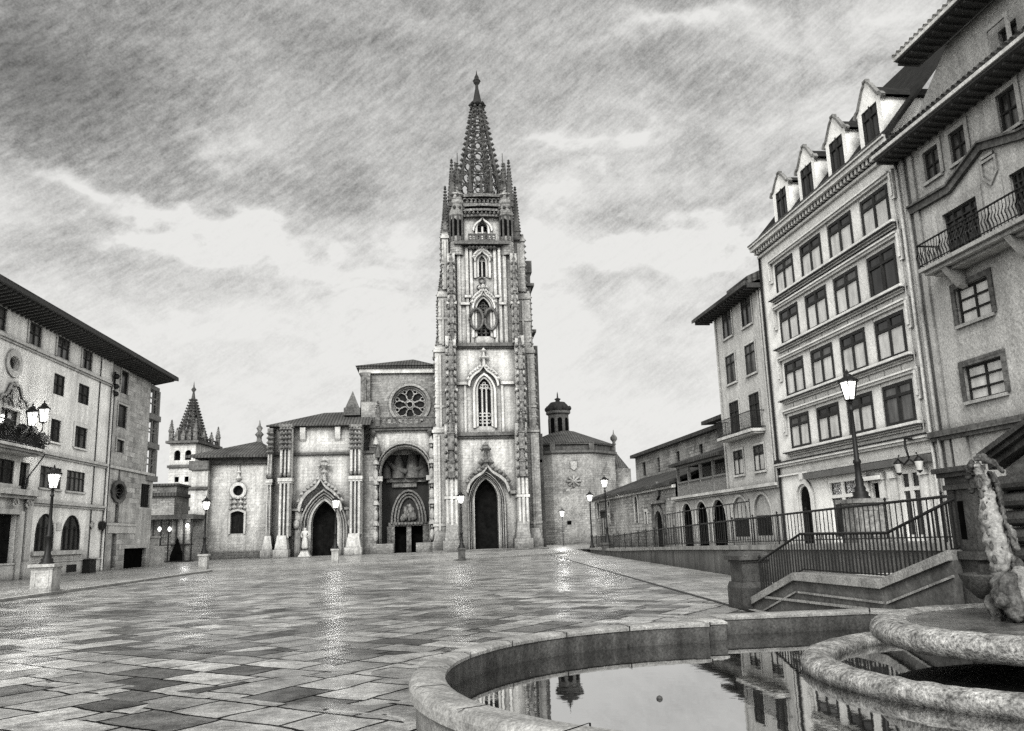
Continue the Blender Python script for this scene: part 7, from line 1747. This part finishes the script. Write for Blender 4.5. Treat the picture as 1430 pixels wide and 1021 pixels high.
Yd = 10.0
body = [PY(1397, 838, Yd), PY(1398, 815, Yd-.05), PY(1398, 788, Yd-.12), PY(1392, 758, Yd-.1), PY(1385, 728, Yd-.02), PY(1380, 700, Yd+.05), PY(1375, 676, Yd+.08), PY(1367, 658, Yd+.05), PY(1362, 645, Yd)]
skin('body', body, [.06, .10, .13, .145, .135, .11, .08, .06, .04], 'fountain_light', sc_)
skin('head', [PY(1396, 806, Yd-.1), PY(1400, 822, Yd-.3), PY(1402, 838, Yd-.5), PY(1398, 846, Yd-.62)], [.12, .14, .10, .05], 'sculpture_stone', sc_)
skin('tail_fluke', [PY(1360, 642, Yd), PY(1372, 638, Yd-.1), PY(1390, 648, Yd-.2), PY(1401, 660, Yd-.25)], [(.03, .04), (.03, .055), (.02, .04), (.012, .015)], 'fountain_dark', sc_)
skin('tail_fluke', [PY(1360, 642, Yd), PY(1352, 655, Yd+.1), PY(1352, 672, Yd+.2), PY(1358, 690, Yd+.25)], [(.03, .04), (.03, .045), (.02, .03), (.01, .012)], 'fountain_dark', sc_)
skin('fin', [PY(1400, 735, Yd-.1), PY(1415, 750, Yd-.25), PY(1421, 770, Yd-.3)], [(.04, .10), (.03, .08), (.015, .02)], 'sculpture_stone', sc_)
sh2_ = [b_+Vector((.115, .02, .0)) for b_ in body]
skin('coiled_body', [PY(1412, 850, Yd-.1)]+[sh2_[k]+Vector((.05*sin(k*1.3), .0, 0)) for k in range(1, 8)], [.05, .09, .11, .11, .10, .085, .06, .04], 'fountain_dark', sc_)
T = MB()
for k in range(16):      # ragged crest between the two coils
    f = k/15*5.6+.8; j = int(f); p = body[j]+(body[j+1]-body[j])*(f-j); q_ = p+Vector((.10, -.10, .0)); T.lathe(tuple(q_), [(.035, -.05), (.05, 0), (.02, .05), (.002, .09)], 6, sx=1, sy=.6)
for k in range(9):
    f = k/8*5.0+1.0; j = int(f); p = body[j]+(body[j+1]-body[j])*(f-j); q_ = p+Vector((-.10, -.04, .0)); T.lathe(tuple(q_), [(.02, -.05), (.035, 0), (.01, .06)], 6)
T.build('crest_frill', 'sculpture_stone', sc_)
rnd = random.Random(5); T = MB()
for i in range(40):
    f = rnd.random(); k = 1+f*5; j = int(k); a = body[j]+(body[j+1]-body[j])*(k-j); rr = [.10, .13, .145, .135, .11, .08, .07][j-1]; an = rnd.uniform(pi*.9, pi*1.9)
    p = a+Vector((cos(an)*rr*.93, sin(an)*rr*.93, 0)); T.nub(p, rnd.uniform(.008, .017))
T.build('scales', 'fountain_dark', sc_)
for i, (dx, r0_) in enumerate([(-.05, .12), (.16, .10), (.30, .09)]):
    P = [PY(1396+dx*60, 830, Yd-.1), PY(1390+dx*110, 845, Yd-.15+dx), PY(1398+dx*100, 862, Yd-.2), PY(1392+dx*100, 880, Yd-.3)]
    skin('support_limb', P, [r0_, r0_*.9, r0_*.6, r0_*.9], 'sculpture_stone', sc_, sub=2)
c = PY(1384, 804, Yd+.1)
sh_ = thing('shell_basin', (c.x, c.y, c.z), 'small dark shell-shaped basin jutting out beside the dolphin statue', 'basin')
T = MB(); n = 28
def shell(r, z):
    return (r, z)
for k, (r, z) in enumerate([(.05, -.24), (.17, -.2), (.30, -.09), (.37, .02), (.385, .045), (.35, .04), (.25, -.02), (.02, -.06)]):
    pass
V = []; prof_ = [(.05, -.31), (.17, -.27), (.28, -.15), (.34, .0), (.35, .03), (.32, .028), (.24, -.03), (.01, -.06)]
for r, z in prof_:
    for k in range(n): a = 2*pi*k/n; rr = r*(1+.05*cos(a*14)); V.append((c.x+rr*cos(a), c.y+rr*sin(a), c.z+z))
T.add(V, [(i*n+k, i*n+(k+1) % n, (i+1)*n+(k+1) % n, (i+1)*n+k) for i in range(len(prof_)-1) for k in range(n)], True); T.build('shell', 'fountain_dark', sh_)
T = MB(); T.lathe((c.x+.05, c.y, c.z), [(.06, -.24), (.11, -.3), (.05, -.36), (.13, -.45), (.06, -.52), (.16, -.62), (.2, -.7)], 12); T.build('stem', 'sculpture_stone', sh_)
T = MB(); T.ball((c.x+.16, c.y-.22, c.z+.12), .12, 1.0, 10, 8); T.build('knob', 'sculpture_stone', sh_)
s2_ = thing('scroll_carving', (7.4, 9.2, .7), 'curling pale stone carvings beside the dolphin at the right edge of the bowl', 'statue')
for i, P in enumerate([[PY(1412, 800, 9.6), PY(1408, 822, 9.5), PY(1416, 848, 9.45), PY(1424, 872, 9.4)], [PY(1426, 790, 9.7), PY(1420, 815, 9.6), PY(1428, 840, 9.5), PY(1432, 868, 9.4)], [PY(1411, 744, 10.1), PY(1404, 752, 10.0), PY(1410, 762, 9.9), PY(1418, 757, 9.9), PY(1414, 749, 9.9)]]):
    skin('scroll', P, [.07, .12, .11, .08] if i < 2 else [.035]*5, 'fountain_light' if i else 'sculpture_stone', s2_)

# ================================================================== figures
def figure(name, x, y, z, h, label, cat, ped, mat='sculpture_stone', pedm='dark_stone', pw=.6, face=0.0):
    t = thing(name, (x, y, z), label, cat); f = Fr(x, y, 1, 0)
    T = MB(); T.taper(f, -pw*1.5, pw*1.5, z-.1, z+ped*.35, -pw*1.5, pw*1.5, pw*.4, pw*.4); T.taper(f, -pw*1.05, pw*1.05, z+ped*.35, z+ped*.9, -pw*1.05, pw*1.05, pw*.3, pw*.3); T.box(f, -pw*.8, pw*.8, z+ped*.9, z+ped, -pw*.8, pw*.8); T.build('pedestal', pedm, t)
    b = z+ped; s = h
    P = [(0, 0, .02), (0, 0, .25), (0, 0, .46), (0, 0, .56), (0, 0, .70), (0, 0, .80), (0, 0, .86), (0, -.01, .93), (0, 0, .985),
         (-.12, 0, .80), (-.16, .01, .66), (-.10, -.10, .56), (.12, 0, .80), (.17, -.01, .67), (.08, -.12, .60)]
    Rr = [(.17, .15), (.145, .13), (.13, .11), (.095, .08), (.12, .09), (.10, .075), (.035, .035), (.062, .065), (.03, .035), .045, .034, .026, .045, .034, .026]
    ed = [(0, 1), (1, 2), (2, 3), (3, 4), (4, 5), (5, 6), (6, 7), (7, 8), (5, 9), (9, 10), (10, 11), (5, 12), (12, 13), (13, 14)]
    pts = [Vector((x+p[0]*s, y+p[1]*s, b+p[2]*s)) for p in P]; rr = [tuple(q*s for q in r) if isinstance(r, tuple) else r*s for r in Rr]
    skin('figure', pts, rr, mat, t, ed, 2); return t
sg = gz(305, 781, .0); figure('woman_statue', sg.x*.93, sg.y*.93, .12, 2.0, 'stone statue of a robed woman on a rough pedestal before the plain church', 'statue', 1.95, pw=.62)
q = FN.px(425.5, 770, 1.3); figure('saint_statue', q[0], YN-1.3, .2, 2.5, 'pale robed stone figure beside the left-hand cathedral portal', 'statue', .7, mat='trim_stone', pedm='trim_stone', pw=.5)
# short post with a small notice box by the far end of the stone church
q = F0.px(842, 722, 1.0); g_ = F0.P(q[0], 0, 1.0); zz_ = zt(g_[1])
nb = thing('notice_board', (g_[0], g_[1], zz_), 'small box-shaped notice board on two thin posts before the far end of the low church', 'notice board')
fq = Fr(g_[0], g_[1], sin(TR), cos(TR), flip=True)
for s_ in (-.5, .5): T = MB(); T.tube([fq.P(s_, zz_, 0), fq.P(s_, q[1], 0)], .05, 6); T.build('post', 'iron', nb)
T = MB(); T.box(fq, -.8, .8, q[1]-.1, q[1]+.5, -.1, .1); T.taper(fq, -.95, .95, q[1]+.5, q[1]+.68, -.2, .2, .5, .1); T.build('board', 'dark_wood', nb)
